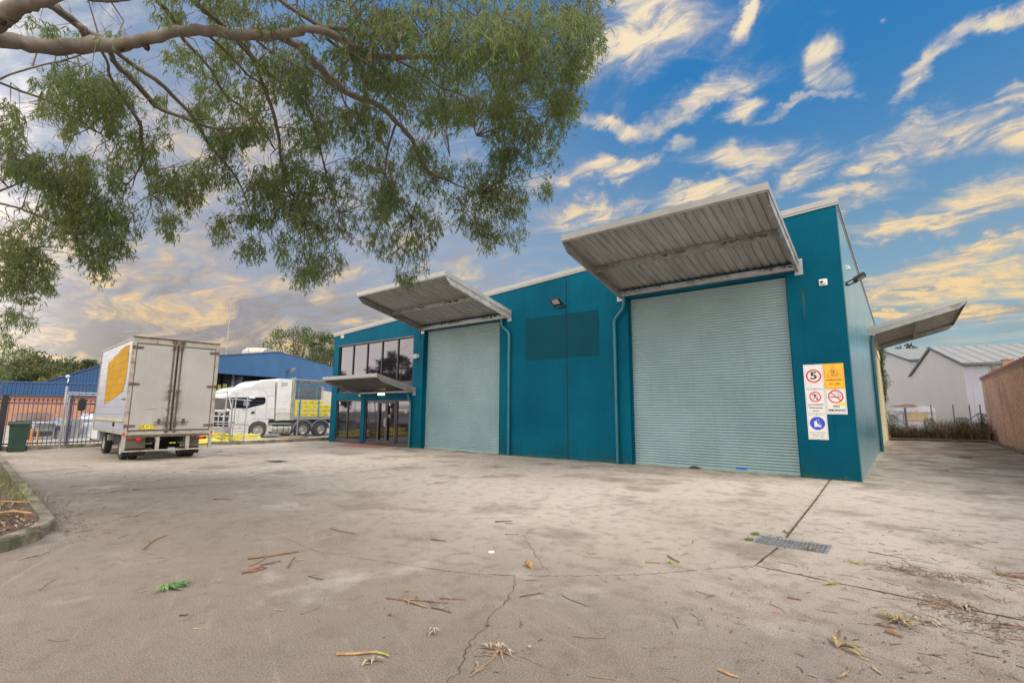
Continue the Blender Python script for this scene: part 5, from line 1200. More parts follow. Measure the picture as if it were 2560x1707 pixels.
m = MB(); m.box(BX+.3, BX+12, -12, 28, BZ-.2, BZ-.1); m.build('roof', m_galvd, BW)
m = MB(); m.box(BX+.6, BX+1.0, 24.4, 24.8, BZ-.1, BZ+.95); m.box(BX+.55, BX+1.05, 24.35, 24.85, BZ+.95, BZ+1.0); m.build('chimney', m_pbrickx, BW)

def blades(name, lab, cat, loc, n, rad, h, cols, w=.012, lean=.6, group=None, kind=None, seed=1, box=None, leafy=0., curl=.5, parent=None):
    """many narrow curved blades / stems growing from the ground around loc"""
    rg = random.Random(seed); me = MB(); mats = [mat('blade_%s_%d' % (name, i), c, .7, var=.3, vscale=3) for i, c in enumerate(cols)]
    for i in range(n):
        if box: x_, y_ = rg.uniform(box[0], box[1]), rg.uniform(box[2], box[3])
        else:
            a, r_ = rg.uniform(0, 2*PI), rad*math.sqrt(rg.random()); x_, y_ = r_*math.cos(a), r_*math.sin(a)
        hh = h*rg.uniform(.35, 1.0)*((.62+.38*abs(math.sin(x_*2.7+1.3*math.sin(y_*2.1)))) if box else 1.); az = rg.uniform(0, 2*PI); ln = lean*rg.uniform(.1, 1.); dx, dy = math.cos(az)*ln*hh, math.sin(az)*ln*hh
        sx, sy = -math.sin(az)*w, math.cos(az)*w; me.cur = rg.randrange(len(cols))
        p0 = (x_, y_, 0); p1 = (x_+dx*.35, y_+dy*.35, hh*.62); p2 = (x_+dx, y_+dy, hh*(1-curl*.4*rg.random()))
        me.face(((p0[0]-sx, p0[1]-sy, 0), (p0[0]+sx, p0[1]+sy, 0), (p1[0]+sx*.7, p1[1]+sy*.7, p1[2]), (p1[0]-sx*.7, p1[1]-sy*.7, p1[2])))
        me.face(((p1[0]-sx*.7, p1[1]-sy*.7, p1[2]), (p1[0]+sx*.7, p1[1]+sy*.7, p1[2]), p2))
        if rg.random() < leafy:
            for k in range(5):
                f_ = rg.random(); c = Vector(p1).lerp(Vector(p2), f_); L = rg.uniform(.03, .07); d1 = Vector((rg.uniform(-1, 1), rg.uniform(-1, 1), rg.uniform(-.6, .8))).normalized()*L; d2 = d1.cross(Vector((0, 0, 1))).normalized()*L*.4
                me.face((c, c+d1*.5+d2, c+d1, c+d1*.5-d2))
    o = me.build(name, mats, parent, recalc=False, loc=loc)
    if not parent: tag(o, lab, cat, group, kind)
    return o
DRY = [(.20, .13, .075), (.28, .20, .12), (.12, .075, .045), (.07, .045, .03)]
GRN = [(.06, .11, .02), (.10, .15, .03), (.16, .17, .05)]
blades('dry_scrub', 'tangle of brown dry scrub behind the timber kerb at the end of the lane', 'scrub', (0, 0, .0), 4600, 0, 1.15, DRY+[(.10, .12, .04)], .009, 1.1, kind='stuff', seed=3, box=(.2, 4.6, 24.4, 26.3), leafy=.5)
blades('dry_scrub', 'tall brown dry weeds behind the chain-link fence', 'scrub', (0, 0, .0), 3500, 0, 1.55, DRY+[(.16, .15, .06)], .010, .8, kind='stuff', seed=4, box=(2.5, 5.0, 26.7, 29.5), leafy=.5)
for i, (x_, y_, r_, h_, lb) in enumerate(((.35, 24.6, .45, 1.5, 'green shrub at the left end of the back lot against the cream door'), (3.55, 25.1, .40, 1.35, 'bright green leafy shrub in the middle of the dry scrub'), (4.55, 26.2, .30, 1.6, 'green shrub beside the brick wall end'), (2.1, 25.9, .40, 1.3, 'pale green shrub in front of the rusty caravan'))):
    rg = random.Random(40+i); me = MB(); mats = [mat('shrub_leaf_%d' % k, c, .6, var=.3) for k, c in enumerate(GRN)]
    s_ = thing('shrub', lb, 'shrub', (x_, y_, 0), group='green shrubs at the back of the lane')
    for k in range(900):
        a = rg.uniform(0, 2*PI); rr = r_*math.sqrt(rg.random()); z_ = h_*rg.uniform(.15, 1)**.8; c = Vector((rr*math.cos(a)*(1.2-z_/h_*.6), rr*math.sin(a), z_)); L = rg.uniform(.04, .09)
        d1 = Vector((rg.uniform(-1, 1), rg.uniform(-1, 1), rg.uniform(-.6, .8))).normalized()*L; d2 = d1.cross(Vector((0, .2, 1))).normalized()*L*.35; me.cur = rg.randrange(3); me.face((c, c+d1*.5+d2, c+d1, c+d1*.5-d2))
    me.build('foliage', mats, s_, recalc=False)
    sm_ = MB()
    for k in range(9): a = rg.uniform(0, 2*PI); sm_.tube([(0, 0, 0), (r_*.4*math.cos(a), r_*.4*math.sin(a), h_*.5), (r_*.8*math.cos(a), r_*.8*math.sin(a), h_*.9)], [.012, .008, .003], 5)
    sm_.build('stem', mat('stem_brown', (.10, .07, .045), .9), s_)
chainlink('chain_link_fence', 'chain-link fence with braced posts across the end of the side lane', (-.05, 26.5, 0), (4.62, 26.5, 0), .05, 1.65, .10, (.05, 2.33, 3.36, 4.1, 4.57), (1.65, 1.85, 2.02), w=.0045, ph=2.13, braces=((.05, 1.70, 1.9, .16), (4.57, 1.69, 3.1, .45)), pr=.033, postm=mat('post_blue_grey', (.13, .15, .19), .6, .2))
gt = thing('field_gate', 'short pipe gate leaf at the left end of the lane-end fence', 'gate', (.02, 26.35, 0))
m = MB(); 
for x_ in (.12, .86): m.tube([(x_, 0, .1), (x_, 0, 1.75)], .02, 8)
m.tube([(.12, 0, 1.72), (.86, 0, 1.72)], .02, 8); m.tube([(.12, 0, 1.1), (.86, 0, 1.68)], .015, 8); m.build('frame', m_galvd, gt)
m = MB(); m.tube([(.98, 0, 0), (.98, 0, 1.95)], .06, 12); m.build('gate_post', mat('post_blue_grey', (.13, .15, .19), .6), gt, smooth=True)
# old caravan / cool room
CV = thing('rusty_caravan', 'old pale caravan with timber panel and rusty iron on its roof behind the fence', 'caravan', (0, 34, 0))
m_cv = mat('faded_caravan', (.46, .47, .50), .6, var=.15, vscale=2, dirt=(.42, .22, .08), dirt_amt=.8, dirt_lo=.56, dscale=1.6)
m = MB(); m.prism([(.32, 0, .25), (2.72, 0, .25), (2.74, 0, 1.9), (2.62, 0, 2.06), (2.2, 0, 2.14), (.4, 0, 2.10), (.32, 0, 2.02)], (0, 3.2, 0)); m.build('body', m_cv, CV, bevel=.03)
m = MB(); m.box(.30, 2.76, -.06, .0, 1.68, 1.98); m.build('cornice', m_cv, CV)
m = MB(); 
for i in range(9): m.box(.86, 2.30, -.035, -.01-.008*(i % 2), 1.02+.072*i, 1.085+.072*i)
m.build('timber_panel', mat('faded_timber', (.48, .36, .22), .8, var=.15), CV)
m = MB(); m.box(.30, .86, -.02, .0, .25, 1.6); m.build('side_panel', mat('pale_blue_panel', (.34, .38, .45), .6, var=.1), CV)
m = MB(); m.prism([(.12, -.1, 2.14), (1.74, -.1, 2.14), (1.6, .6, 2.24), (1.1, 1.0, 2.30), (.6, .3, 2.18)], (0, 0, .03)); m.build('roof_iron', mat('rusted_iron', (.16, .05, .025), .8, var=.4, vscale=6), CV)
# white sheds
m_wsh = mat('shed_cladding_lit', (.36, .355, .365), .5, var=.05, vscale=.4); m_wsh2 = mat('shed_cladding_shaded', (.27, .28, .33), .5, var=.06, vscale=.4)  # light and shade put into the cladding colours: lit gable, darker side wall
m_gtrim = mat('shed_trim', (.10, .10, .12), .6); m_roofl = mat('zinc_roof', (.24, .24, .225), .5, .0, var=.1, stretch=(1, 1, 1))
def lane_shed(P0, adir, W_, he, ha, bdir, BLN, name, lab, base_dark=None):
    """gabled shed: P0 = near corner, adir = along gable, bdir = along the eave"""
    a = Vector((*adir, 0)).normalized(); b = Vector((*bdir, 0)).normalized(); P0 = Vector((*P0, 0)); o = thing(name, lab, 'shed')
    zt_ = interp([(0, he), (W_/2, ha), (W_, he)])
    n_ = Vector((-b.x, -b.y, 0)); m = MB(); ribbed(m, P0, a, 0, W_, lambda s_: 0, zt_, .2, .025, n_); m.build('gable_wall', m_wsh, o, recalc=False)
    m = MB(); ribbed(m, P0, b, 0, BLN, lambda s_: 0, lambda s_: he, .75, .03, -a); m.build('side_wall', m_wsh2, o, recalc=False)
    m = MB(); pt = lambda s_, t_, z_: tuple(P0+a*s_+b*t_+Vector((0, 0, z_)))
    m.prism([pt(-.3, -.1, he-.15), pt(W_/2, -.1, ha+.03), pt(W_/2, -.1, ha+.12), pt(-.3, -.1, he-.03)], b*BLN); m.prism([pt(W_+.3, -.1, he-.15), pt(W_/2, -.1, ha+.03), pt(W_/2, -.1, ha+.12), pt(W_+.3, -.1, he-.03)], b*BLN)
    k = .6
    while k < BLN: m.bar(pt(-.3, k, he-.01), pt(W_/2, k, ha+.14), .05, .05); k += .9
    m.build('roof', m_roofl, o)
    m = MB(); tr = .30
    m.prism([pt(-.35, -.14, he-.30), pt(W_/2, -.14, ha-.10), pt(W_/2, -.14, ha+.16), pt(-.35, -.14, he-.02)], -b*.05); m.prism([pt(W_+.35, -.14, he-.30), pt(W_/2, -.14, ha-.10), pt(W_/2, -.14, ha+.16), pt(W_+.35, -.14, he-.02)], -b*.05)
    m.bar(pt(-.36, -.1, he-.12), pt(-.36, BLN, he-.12), .16, .2); m.build('gutter', m_gtrim, o)
    return o, pt
shA, ptA = lane_shed((5.36, 43.9), (-3.37, 14.9), 15.3, 6.0, 8.2, (14.9, 3.37), 34, 'grey_shed', 'pale grey gabled shed with dark trim behind the lane-end fence')
vn = thing('roof_ventilator', 'dark round roof ventilator on the ridge of the pale grey shed', 'ventilator', ptA(7.65, 8.5, 8.25))
m = MB(); m.lathe([(.16, 0), (.2, .12), (.42, .2), (.52, .38), (.48, .55), (.3, .66), (.01, .7)], (0, 0, 0), 'z', 20); m.build('turbine', m_gtrim, vn, smooth=True)
cB = on_z(2272.9, 898, 7.5)
_d = ray(2272.9, 898); cB = CAM+_d*((8.4-CAM.z)/_d.z)
shB, ptB = lane_shed((cB.x, cB.y), (-3.37, 14.9), 26, 8.4, 11.0, (14.9, 3.37), 60, 'white_shed', 'tall white shed with pale roof standing behind the grey gabled shed')
# weeds on the brick building's roof, ivy on the warehouse corner
blades('roof_weeds', 'dry grass and weeds growing along the roof edge of the brick building', 'weeds', (0, 0, BZ+.1), 900, 0, .75, [(.32, .27, .12), (.22, .20, .08), (.12, .13, .04)], .008, .7, kind='stuff', seed=9, box=(BX+.35, BX+1.3, 10, 22), leafy=.2)
for i, (y_, h_) in enumerate(((25.4, 1.0), (23.6, .8))): blades('roof_weed', 'thin upright weed on the brick wall capping, %s' % ('nearer the end of the lane' if i == 0 else 'beside the small brick chimney'), 'weed', (BX+.2, y_, BZ+.2), 40, .12, h_, [(.14, .15, .06), (.25, .22, .1)], .006, .35, seed=60+i, group='weeds on the wall capping')
iv = thing('ivy', 'green ivy climbing the far corner of the warehouse beyond the cream door', 'ivy', (.06, 23.0, 0))
rg = random.Random(17); me = MB(); mats = [mat('ivy_leaf_%d' % k, c, .5, var=.3) for k, c in enumerate([(.05, .10, .015), (.09, .15, .03), (.025, .05, .012)])]
for k in range(3000):
    z_ = 2.2+3.9*rg.random()**.8; w_ = .18+.18*(z_-2.2)/3.; c = Vector((.0+abs(rg.gauss(0, .12))*(1+.5*math.sin(z_*4)), -w_+rg.uniform(-w_, w_*2), z_)); L = rg.uniform(.05, .10)
    d1 = Vector((rg.uniform(-.3, 1), rg.uniform(-1, 1), rg.uniform(-1, .1))).normalized()*L; d2 = d1.cross(Vector((1, 0, 0.2))).normalized()*L*.45; me.cur = rg.randrange(3); me.face((c, c+d1*.5+d2, c+d1, c+d1*.5-d2))
me.build('foliage', mats, iv, recalc=False)
m = MB()
for k in range(4): y_ = rg.uniform(-.3, .3); m.tube([(.02, y_, 0), (.03, y_+.1, 1.5), (.03, y_-.1, 3.2), (.04, y_, 5.8)], .015, 6)
m.build('stem', mat('stem_brown', (.1, .07, .045), .9), iv)

# ================================================================= FAR TREES
def leafmat(name, c, tr=.35):
    def fn(t, b, oc):
        at_ = t.add('ShaderNodeAttribute', attribute_name='tint').outputs['Fac']
        cc = t.mix(at_, tuple(v*.45 for v in c), tuple(min(1, v*2.0) for v in c))
        cc = t.mix(t.ss(t.noise(oc, .9, 4, .6), .35, .7), cc, t.mix(.5, cc, (c[0]*2.0, c[1]*1.25, c[2]*.6)))
        t.l.new(cc, b.inputs['Base Color']); b.inputs['Roughness'].default_value = .55; b.inputs['Specular IOR Level'].default_value = .3
        tl = t.add('ShaderNodeBsdfTranslucent', {'Color': t.mix(.5, cc, (c[0]*2.2, c[1]*2.2, c[2]*1.2))})
        mx_ = t.add('ShaderNodeMixShader', {0: tr, 1: b.outputs[0], 2: tl.outputs[0]})
        out = [n for n in t.n if n.type == 'OUTPUT_MATERIAL'][0]; t.l.new(mx_.outputs[0], out.inputs[0])
    return mat_custom(name, fn)
def leaf_object(name, V, F, T, m_, parent):
    me = bpy.data.meshes.new(name); me.from_pydata(V, [], F); me.materials.append(m_)
    a = me.attributes.new('tint', 'FLOAT', 'FACE'); a.data.foreach_set('value', T); me.update()
    o = bpy.data.objects.new(name, me); COL.objects.link(o); o.parent = parent; return o
m_bark = mat('dark_bark', (.10, .075, .055), .9, var=.3, vscale=5)
def far_tree(loc, h, cw, lab, c, seed, crown_lo=.3, clumps=46, per=150, ls=.35, open_=.0, group=None, wide=1.):
    rg = random.Random(seed); o = thing('tree', lab, 'tree', loc, group=group); m = MB(); tips = []
    m.tube([(0, 0, -1), (.1, 0, h*.2), (rg.uniform(-.3, .3), 0, h*crown_lo), (rg.uniform(-.5, .5), .3, h*.6)], [h*.035, h*.028, h*.022, h*.012], 7)
    for k in range(clumps):
        u_ = rg.random(); z_ = h*(crown_lo+(1-crown_lo)*u_**.8); prof = math.sin(PI*min(1, .12+.88*u_))**.55; a = rg.uniform(0, 2*PI); r_ = cw*prof*rg.uniform(.35, 1)**.6
        tips.append(Vector((r_*math.cos(a)*wide, r_*math.sin(a), z_*rg.uniform(.93, 1.03))))
    for tp in tips[:26]: m.tube([(0, 0, h*rg.uniform(.15, .5)), tuple(tp*.55+Vector((0, 0, .12*h))), tuple(tp)], [h*.012, h*.007, h*.002], 5)
    m.build('trunk', m_bark, o, smooth=True)
    V, F, T = [], [], []
    for tp in tips:
        cr = cw*rg.uniform(.14, .30)*(1-open_*.4); tn_ = rg.random()
        for k in range(per):
            d_ = Vector((rg.gauss(0, 1), rg.gauss(0, 1), rg.gauss(0, .7))); d_ = d_.normalized()*cr*rg.random()**.4; c_ = tp+d_
            L = ls*rg.uniform(.5, 1.2); e1 = Vector((rg.uniform(-1, 1), rg.uniform(-1, 1), rg.uniform(-1, .6))).normalized()*L; e2 = e1.cross(Vector((rg.uniform(-1, 1), rg.uniform(-1, 1), .4))).normalized()*L*.4
            k0 = len(V); V += [tuple(c_), tuple(c_+e1*.5+e2), tuple(c_+e1), tuple(c_+e1*.5-e2)]; F.append((k0, k0+1, k0+2, k0+3)); T.append(min(1, max(0, tn_*.6+rg.random()*.5)))
    leaf_object('crown', V, F, T, leafmat('far_leaf_%d' % (int(c[1]*1000)), c), o)
    return o
def gpos(px, D):
    p = at(px, 1030, D); p.z = 0; return p
def ht(px, py, D): return at(px, py, D).z
# two big trees behind the blue shed
for px, top, D, cw, seed, lab, wd in ((735, 822, 100, 9., 1, 'large dense tree behind the ridge of the blue shed', 1.1), (822, 836, 96, 7., 2, 'open branching tree between the blue shed and the teal warehouse', 1.)):
    far_tree(gpos(px, D), ht(px, top, D), cw, lab, (.055, .085, .035), seed, .45, 70, 110, .34, .5, wide=wd)
spec = [(14, 900, 95, 6, (.035, .07, .04), 'dark wooded tree at the left edge of the photo above the brick building'), (72, 892, 88, 7.5, (.065, .080, .04), 'tall olive pine-like tree above the left brick building'), (52, 905, 84, 6, (.060, .075, .035), 'rounded olive tree in front of the tall pine-like tree'),
        (100, 915, 82, 5.5, (.060, .078, .035), 'broad low olive tree right of the tall pine-like tree'), (132, 910, 96, 6.5, (.03, .065, .038), 'dark green tree in the middle of the distant row'), (166, 916, 100, 6.5, (.03, .065, .038), 'dark green tree just left of the blue gable'), (200, 898, 92, 4.2, (.055, .075, .04), 'slim tree standing above the blue gable roof'), (135, 938, 80, 3, (.12, .13, .03), 'yellow-green low tree above the blue eave')]
for i, (px, top, D, cw, c, lab) in enumerate(spec): far_tree(gpos(px, D), ht(px, top, D), cw, lab, c, 20+i, .35, 44, 110, .42, group='distant trees beyond the brick building')
for i, (px, top, D, lab) in enumerate(((2245, 878, 92, 'thin low sprigs of a tree over the white shed roof at left'), (2290, 860, 90, 'taller sprigs of a tree over the white shed roof'))):
    far_tree(gpos(px, D), ht(px, top, D), 3.0 if i else 3.4, lab, (.03, .045, .035), 50+i, .70, 26, 26, .30, .9, wide=1.3)
# trees and hedge beyond the picture, mirrored in the windows
for i, (x_, y_, h_) in enumerate(((-52, -27, 9.), (-47, -31.5, 8.), (-58, -22, 7.))): far_tree((x_, y_, 0), h_, 3.2, ['street tree mirrored in the middle upper windows', 'second street tree mirrored in the upper windows', 'smaller street tree mirrored in the left upper window'][i], (.05, .07, .03), 70+i, .35, 34, 90, .4)
# small scrap of debris on the parapet
dbp = thing('dead_leaves', 'scrap of dead leaves on the parapet at the left end', 'leaves', (-21.4, .05, 5.63)); m = MB(); rg = random.Random(2)
for i in range(14): c = Vector((rg.uniform(-.28, .28), rg.uniform(-.08, .08), rg.uniform(0, .07))); m.bar(c, c+Vector((rg.uniform(-.12, .12), .02, rg.uniform(-.03, .06))), .02, .008)
m.build('leaf_scrap', mat('brown_leaf', (.22, .11, .06), .8, var=.4), dbp)
# ================================================================= THE GUM TREE
def gumbark(t, b, oc):
    n = t.noise(oc, 2.2, 7, .65, .4); n2 = t.noise(oc, 12., 5, .65)
    c = t.mix(t.ss(n, .35, .65), (.125, .105, .085), (.21, .175, .145))
    c = t.mix(t.m('MULTIPLY', t.ss(t.noise(oc, 3.1, 5, .6), .54, .60), .5), c, (.13, .095, .075))
    g = t.add('ShaderNodeNewGeometry').outputs['Normal']; up_ = t.sep(g)[2]
    c = t.mix(t.m('MULTIPLY', t.ss(up_, .2, .9), .5), c, (.12, .125, .045))
    c = t.mix(t.ss(n2, .55, .75, 0, .35), c, (.08, .065, .05))
    t.l.new(c, b.inputs['Base Color']); b.inputs['Roughness'].default_value = .75
    t.l.new(t.add('ShaderNodeBump', {'Height': t.m('ADD', n, t.m('MULTIPLY', n2, .4)), 'Strength': .5, 'Distance': .03}).outputs[0], b.inputs['Normal'])
m_gum = mat_custom('gum_bark', gumbark)
GT = thing('gum_tree', 'large eucalypt spreading over the yard from the garden bed at the left', 'tree', (0, 0, 0))
def DD(px, py):
    """distance of the hanging crown along the view for each part of the tree"""
    d = 5.3+2.2*max(0, px)/1500+5.0*max(0, py)/720
    d -= 1.9*math.exp(-((px-1230)/260)**2-((py-60)/150)**2)
    return d
LIMB = MB(); SEGS = []
def limb(pts, off=(0, 0), sc=2.1775, doff=0., n=9, taper=True):
    Q = [((x/sc)+off[0], (y/sc)+off[1], w/sc) for x, y, w in pts]
    P = []; R = []
    for i, (px, py, w) in enumerate(Q):
        D = DD(px, py)+doff; P.append(at(px, py, D)); R.append(max(.004, w*.5/FPX*D*.93))
    # catmull-rom smoothing
    S, T = [], []
    for i in range(len(P)-1):
        p0, p1, p2, p3 = P[max(i-1, 0)], P[i], P[i+1], P[min(i+2, len(P)-1)]
        for k in range(4):
            u_ = k/4; S.append(.5*((2*p1)+(p2-p0)*u_+(2*p0-5*p1+4*p2-p3)*u_*u_+(3*p1-p0-3*p2+p3)*u_**3)); T.append(R[i]+(R[i+1]-R[i])*u_)
    S.append(P[-1]); T.append(R[-1]); rg = random.Random(len(S)*7+int(pts[0][0]))
    for i in range(1, len(S)-1): S[i] = S[i]+Vector((rg.uniform(-1, 1), rg.uniform(-1, 1), rg.uniform(-1, 1)))*T[i]*.22; T[i] *= rg.uniform(.93, 1.08)
    LIMB.tube(S, T, n)
    for a in S: SEGS.append(a)
    return S
Z2 = dict(off=(700, 0), sc=2.1186)
limb([(-260, 150, 105), (-120, 185, 98), (0, 213, 88), (150, 240, 84), (330, 255, 84), (520, 245, 82), (680, 240, 72), (800, 215, 62), (930, 180, 60), (1070, 165, 62), (1200, 175, 62), (1340, 195, 56), (1500, 190, 52), (1650, 172, 44)], n=14)
limb([(10, 188, 42), (110, 160, 42), (200, 160, 44), (300, 195, 44), (400, 260, 42), (500, 300, 34), (700, 300, 29), (900, 305, 24), (1020, 315, 19), (1150, 300, 12), (1260, 330, 7)], **Z2, n=10)
limb([(-30, 180, 44), (100, 250, 39), (180, 330, 38), (270, 420, 38), (370, 500, 35), (480, 540, 32), (560, 590, 30), (620, 650, 27), (700, 740, 24), (740, 840, 21), (800, 920, 18), (880, 950, 13), (960, 990, 8), (1060, 1020, 4)], **Z2, n=10)
limb([(-260, 60, 130), (-120, 60, 125), (0, 80, 115), (60, 55, 95), (130, 25, 80), (220, 5, 70), (320, -25, 60), (480, -70, 50)], n=12)
limb([(-120, 185, 90), (-40, 150, 85), (10, 110, 80), (40, 70, 80)], n=12)
limb([(300, -60, 40), (500, -12, 34), (600, -2, 32), (720, -14, 28), (900, -60, 20)])
limb([(190, -10, 42), (260, 20, 42), (330, 60, 48), (430, 140, 44), (480, 175, 38), (560, 215, 32), (600, 290, 30), (640, 360, 34), (720, 430, 35), (830, 560, 30), (900, 605, 25), (1000, 640, 20), (1100, 680, 17), (1200, 705, 11), (1330, 690, 6)], doff=.35)
limb([(430, 140, 36), (455, 190, 30), (470, 230, 28)], doff=.2)
limb([(620, 270, 28), (680, 320, 26), (760, 380, 25), (870, 450, 24), (960, 540, 20), (1060, 650, 20), (1120, 760, 18), (1200, 860, 15), (1280, 960, 12), (1330, 1060, 7), (1370, 1180, 4)], doff=.15)
limb([(545, 270, 16), (585, 340, 15), (600, 420, 16), (680, 550, 18), (760, 670, 21), (770, 760, 18), (775, 860, 12), (740, 950, 8), (690, 1005, 5)])
limb([(775, 860, 9), (800, 960, 7), (820, 1060, 4)])
limb([(830, -20, 22), (870, 20, 24), (930, 90, 26), (1000, 220, 22), (1090, 310, 16), (1160, 400, 15), (1230, 520, 16), (1340, 600, 13), (1430, 700, 10), (1500, 820, 7)], doff=.5)
limb([(1020, -30, 30), (1070, 20, 34), (1130, 70, 36), (1220, 150, 30)], doff=.3)
limb([(1130, 190, 16), (1250, 300, 15), (1350, 410, 14), (1430, 470, 12), (1490, 620, 10)])
limb([(1270, 200, 22), (1310, 250, 20), (1380, 330, 21), (1430, 460, 22), (1490, 620, 20), (1520, 770, 18), (1540, 920, 14), (1600, 1080, 8), (1660, 1200, 5)], doff=.1)
limb([(1280, 200, 22), (1330, 250, 21), (1440, 380, 22), (1560, 470, 20), (1650, 540, 18), (1700, 640, 14), (1740, 800, 12), (1790, 1000, 8), (1850, 1160, 5)], doff=.5)
limb([(1400, 225, 12), (1500, 300, 12), (1600, 350, 11), (1742, 420, 10), (1850, 500, 7)])
limb([(1480, -30, 22), (1600, 55, 25), (1742, 140, 25), (1800, 150, 24), (1900, 160, 30)], doff=.2)
limb([(1600, 55, 12), (1680, 160, 10), (1740, 230, 6)], doff=.2)
limb([(-40, 450, 12), (60, 405, 11), (150, 378, 11), (250, 350, 10), (350, 330, 9), (440, 300, 7)])
limb([(-60, 440, 16), (0, 452, 15), (120, 500, 14), (250, 545, 12), (400, 640, 10), (520, 712, 6), (600, 760, 4)])
limb([(-60, 1060, 13), (0, 1040, 12), (100, 998, 10), (210, 930, 6)]); limb([(100, 998, 8), (200, 985, 6), (330, 1000, 4)])
limb([(-60, 1090, 14), (0, 1108, 13), (120, 1140, 12), (260, 1200, 8), (400, 1280, 5)]); limb([(-60, 1260, 9), (50, 1290, 8), (160, 1350, 4)])
limb([(240, 200, 18), (320, 260, 20), (430, 320, 18), (500, 360, 15), (560, 400, 11), (640, 470, 6)], **Z2)
limb([(610, 315, 17), (720, 370, 16), (850, 460, 15), (980, 510, 13), (1040, 580, 8), (1120, 625, 5)], **Z2); limb([(980, 510, 8), (1000, 600, 7), (1040, 720, 4)], **Z2)
limb([(800, 310, 13), (880, 370, 12), (940, 430, 10), (940, 500, 6)], **Z2); limb([(920, 320, 10), (1050, 380, 8), (1180, 440, 6), (1250, 445, 4)], **Z2)
limb([(610, 665, 14), (570, 800, 11), (560, 930, 9), (620, 1060, 6), (700, 1150, 4)], **Z2); limb([(770, 285, 12), (860, 265, 13), (920, 300, 8)], **Z2)
limb([(320, 480, 10), (350, 560, 9), (420, 620, 8), (440, 665, 4)], **Z2); limb([(0, 770, 9), (20, 920, 8), (60, 1060, 5), (110, 1150, 3)], **Z2); limb([(350, 0, 9), (420, 90, 9), (520, 180, 7), (620, 230, 4)], **Z2)
limb([(740, 860, 8), (860, 1010, 6), (950, 1060, 4)], **Z2); limb([(870, 500, 6), (880, 700, 6), (900, 830, 3)], **Z2)
# trunk standing in the garden bed just outside the frame
b0_ = at(-120, 69, DD(-120, 69)); b1_ = at(-119, 85, DD(-119, 85))
TRK = [Vector((-8.0, -15.9, -.1)), Vector((-7.95, -15.85, .35)), Vector((-7.8, -15.6, 1.4)), Vector((-7.6, -15.3, 2.8)), Vector((-7.25, -14.95, 4.0)), at(-300/2.1775, 110, DD(0, 60)), at(-200/2.1775, 70, DD(0, 50))]
LIMB.tube(TRK, [.50, .38, .31, .28, .26, .22, .19], 16)
LIMB.build('trunk', m_gum, GT, smooth='full')
for (px, py, s_) in ((15, 52, 9), (310, 121, 7), (372, 122, 5)):
    knot = MB(); c = at(px, py, DD(px, py)-.12); knot.lathe([(.004*s_, -.06), (.0075*s_, -.04), (.008*s_, .0), (.005*s_, .01), (.002*s_, -.01)], c, 'y', 12); knot.build('knot', mat('knot_dark', (.05, .03, .02), .9, var=.4), GT, smooth='full')
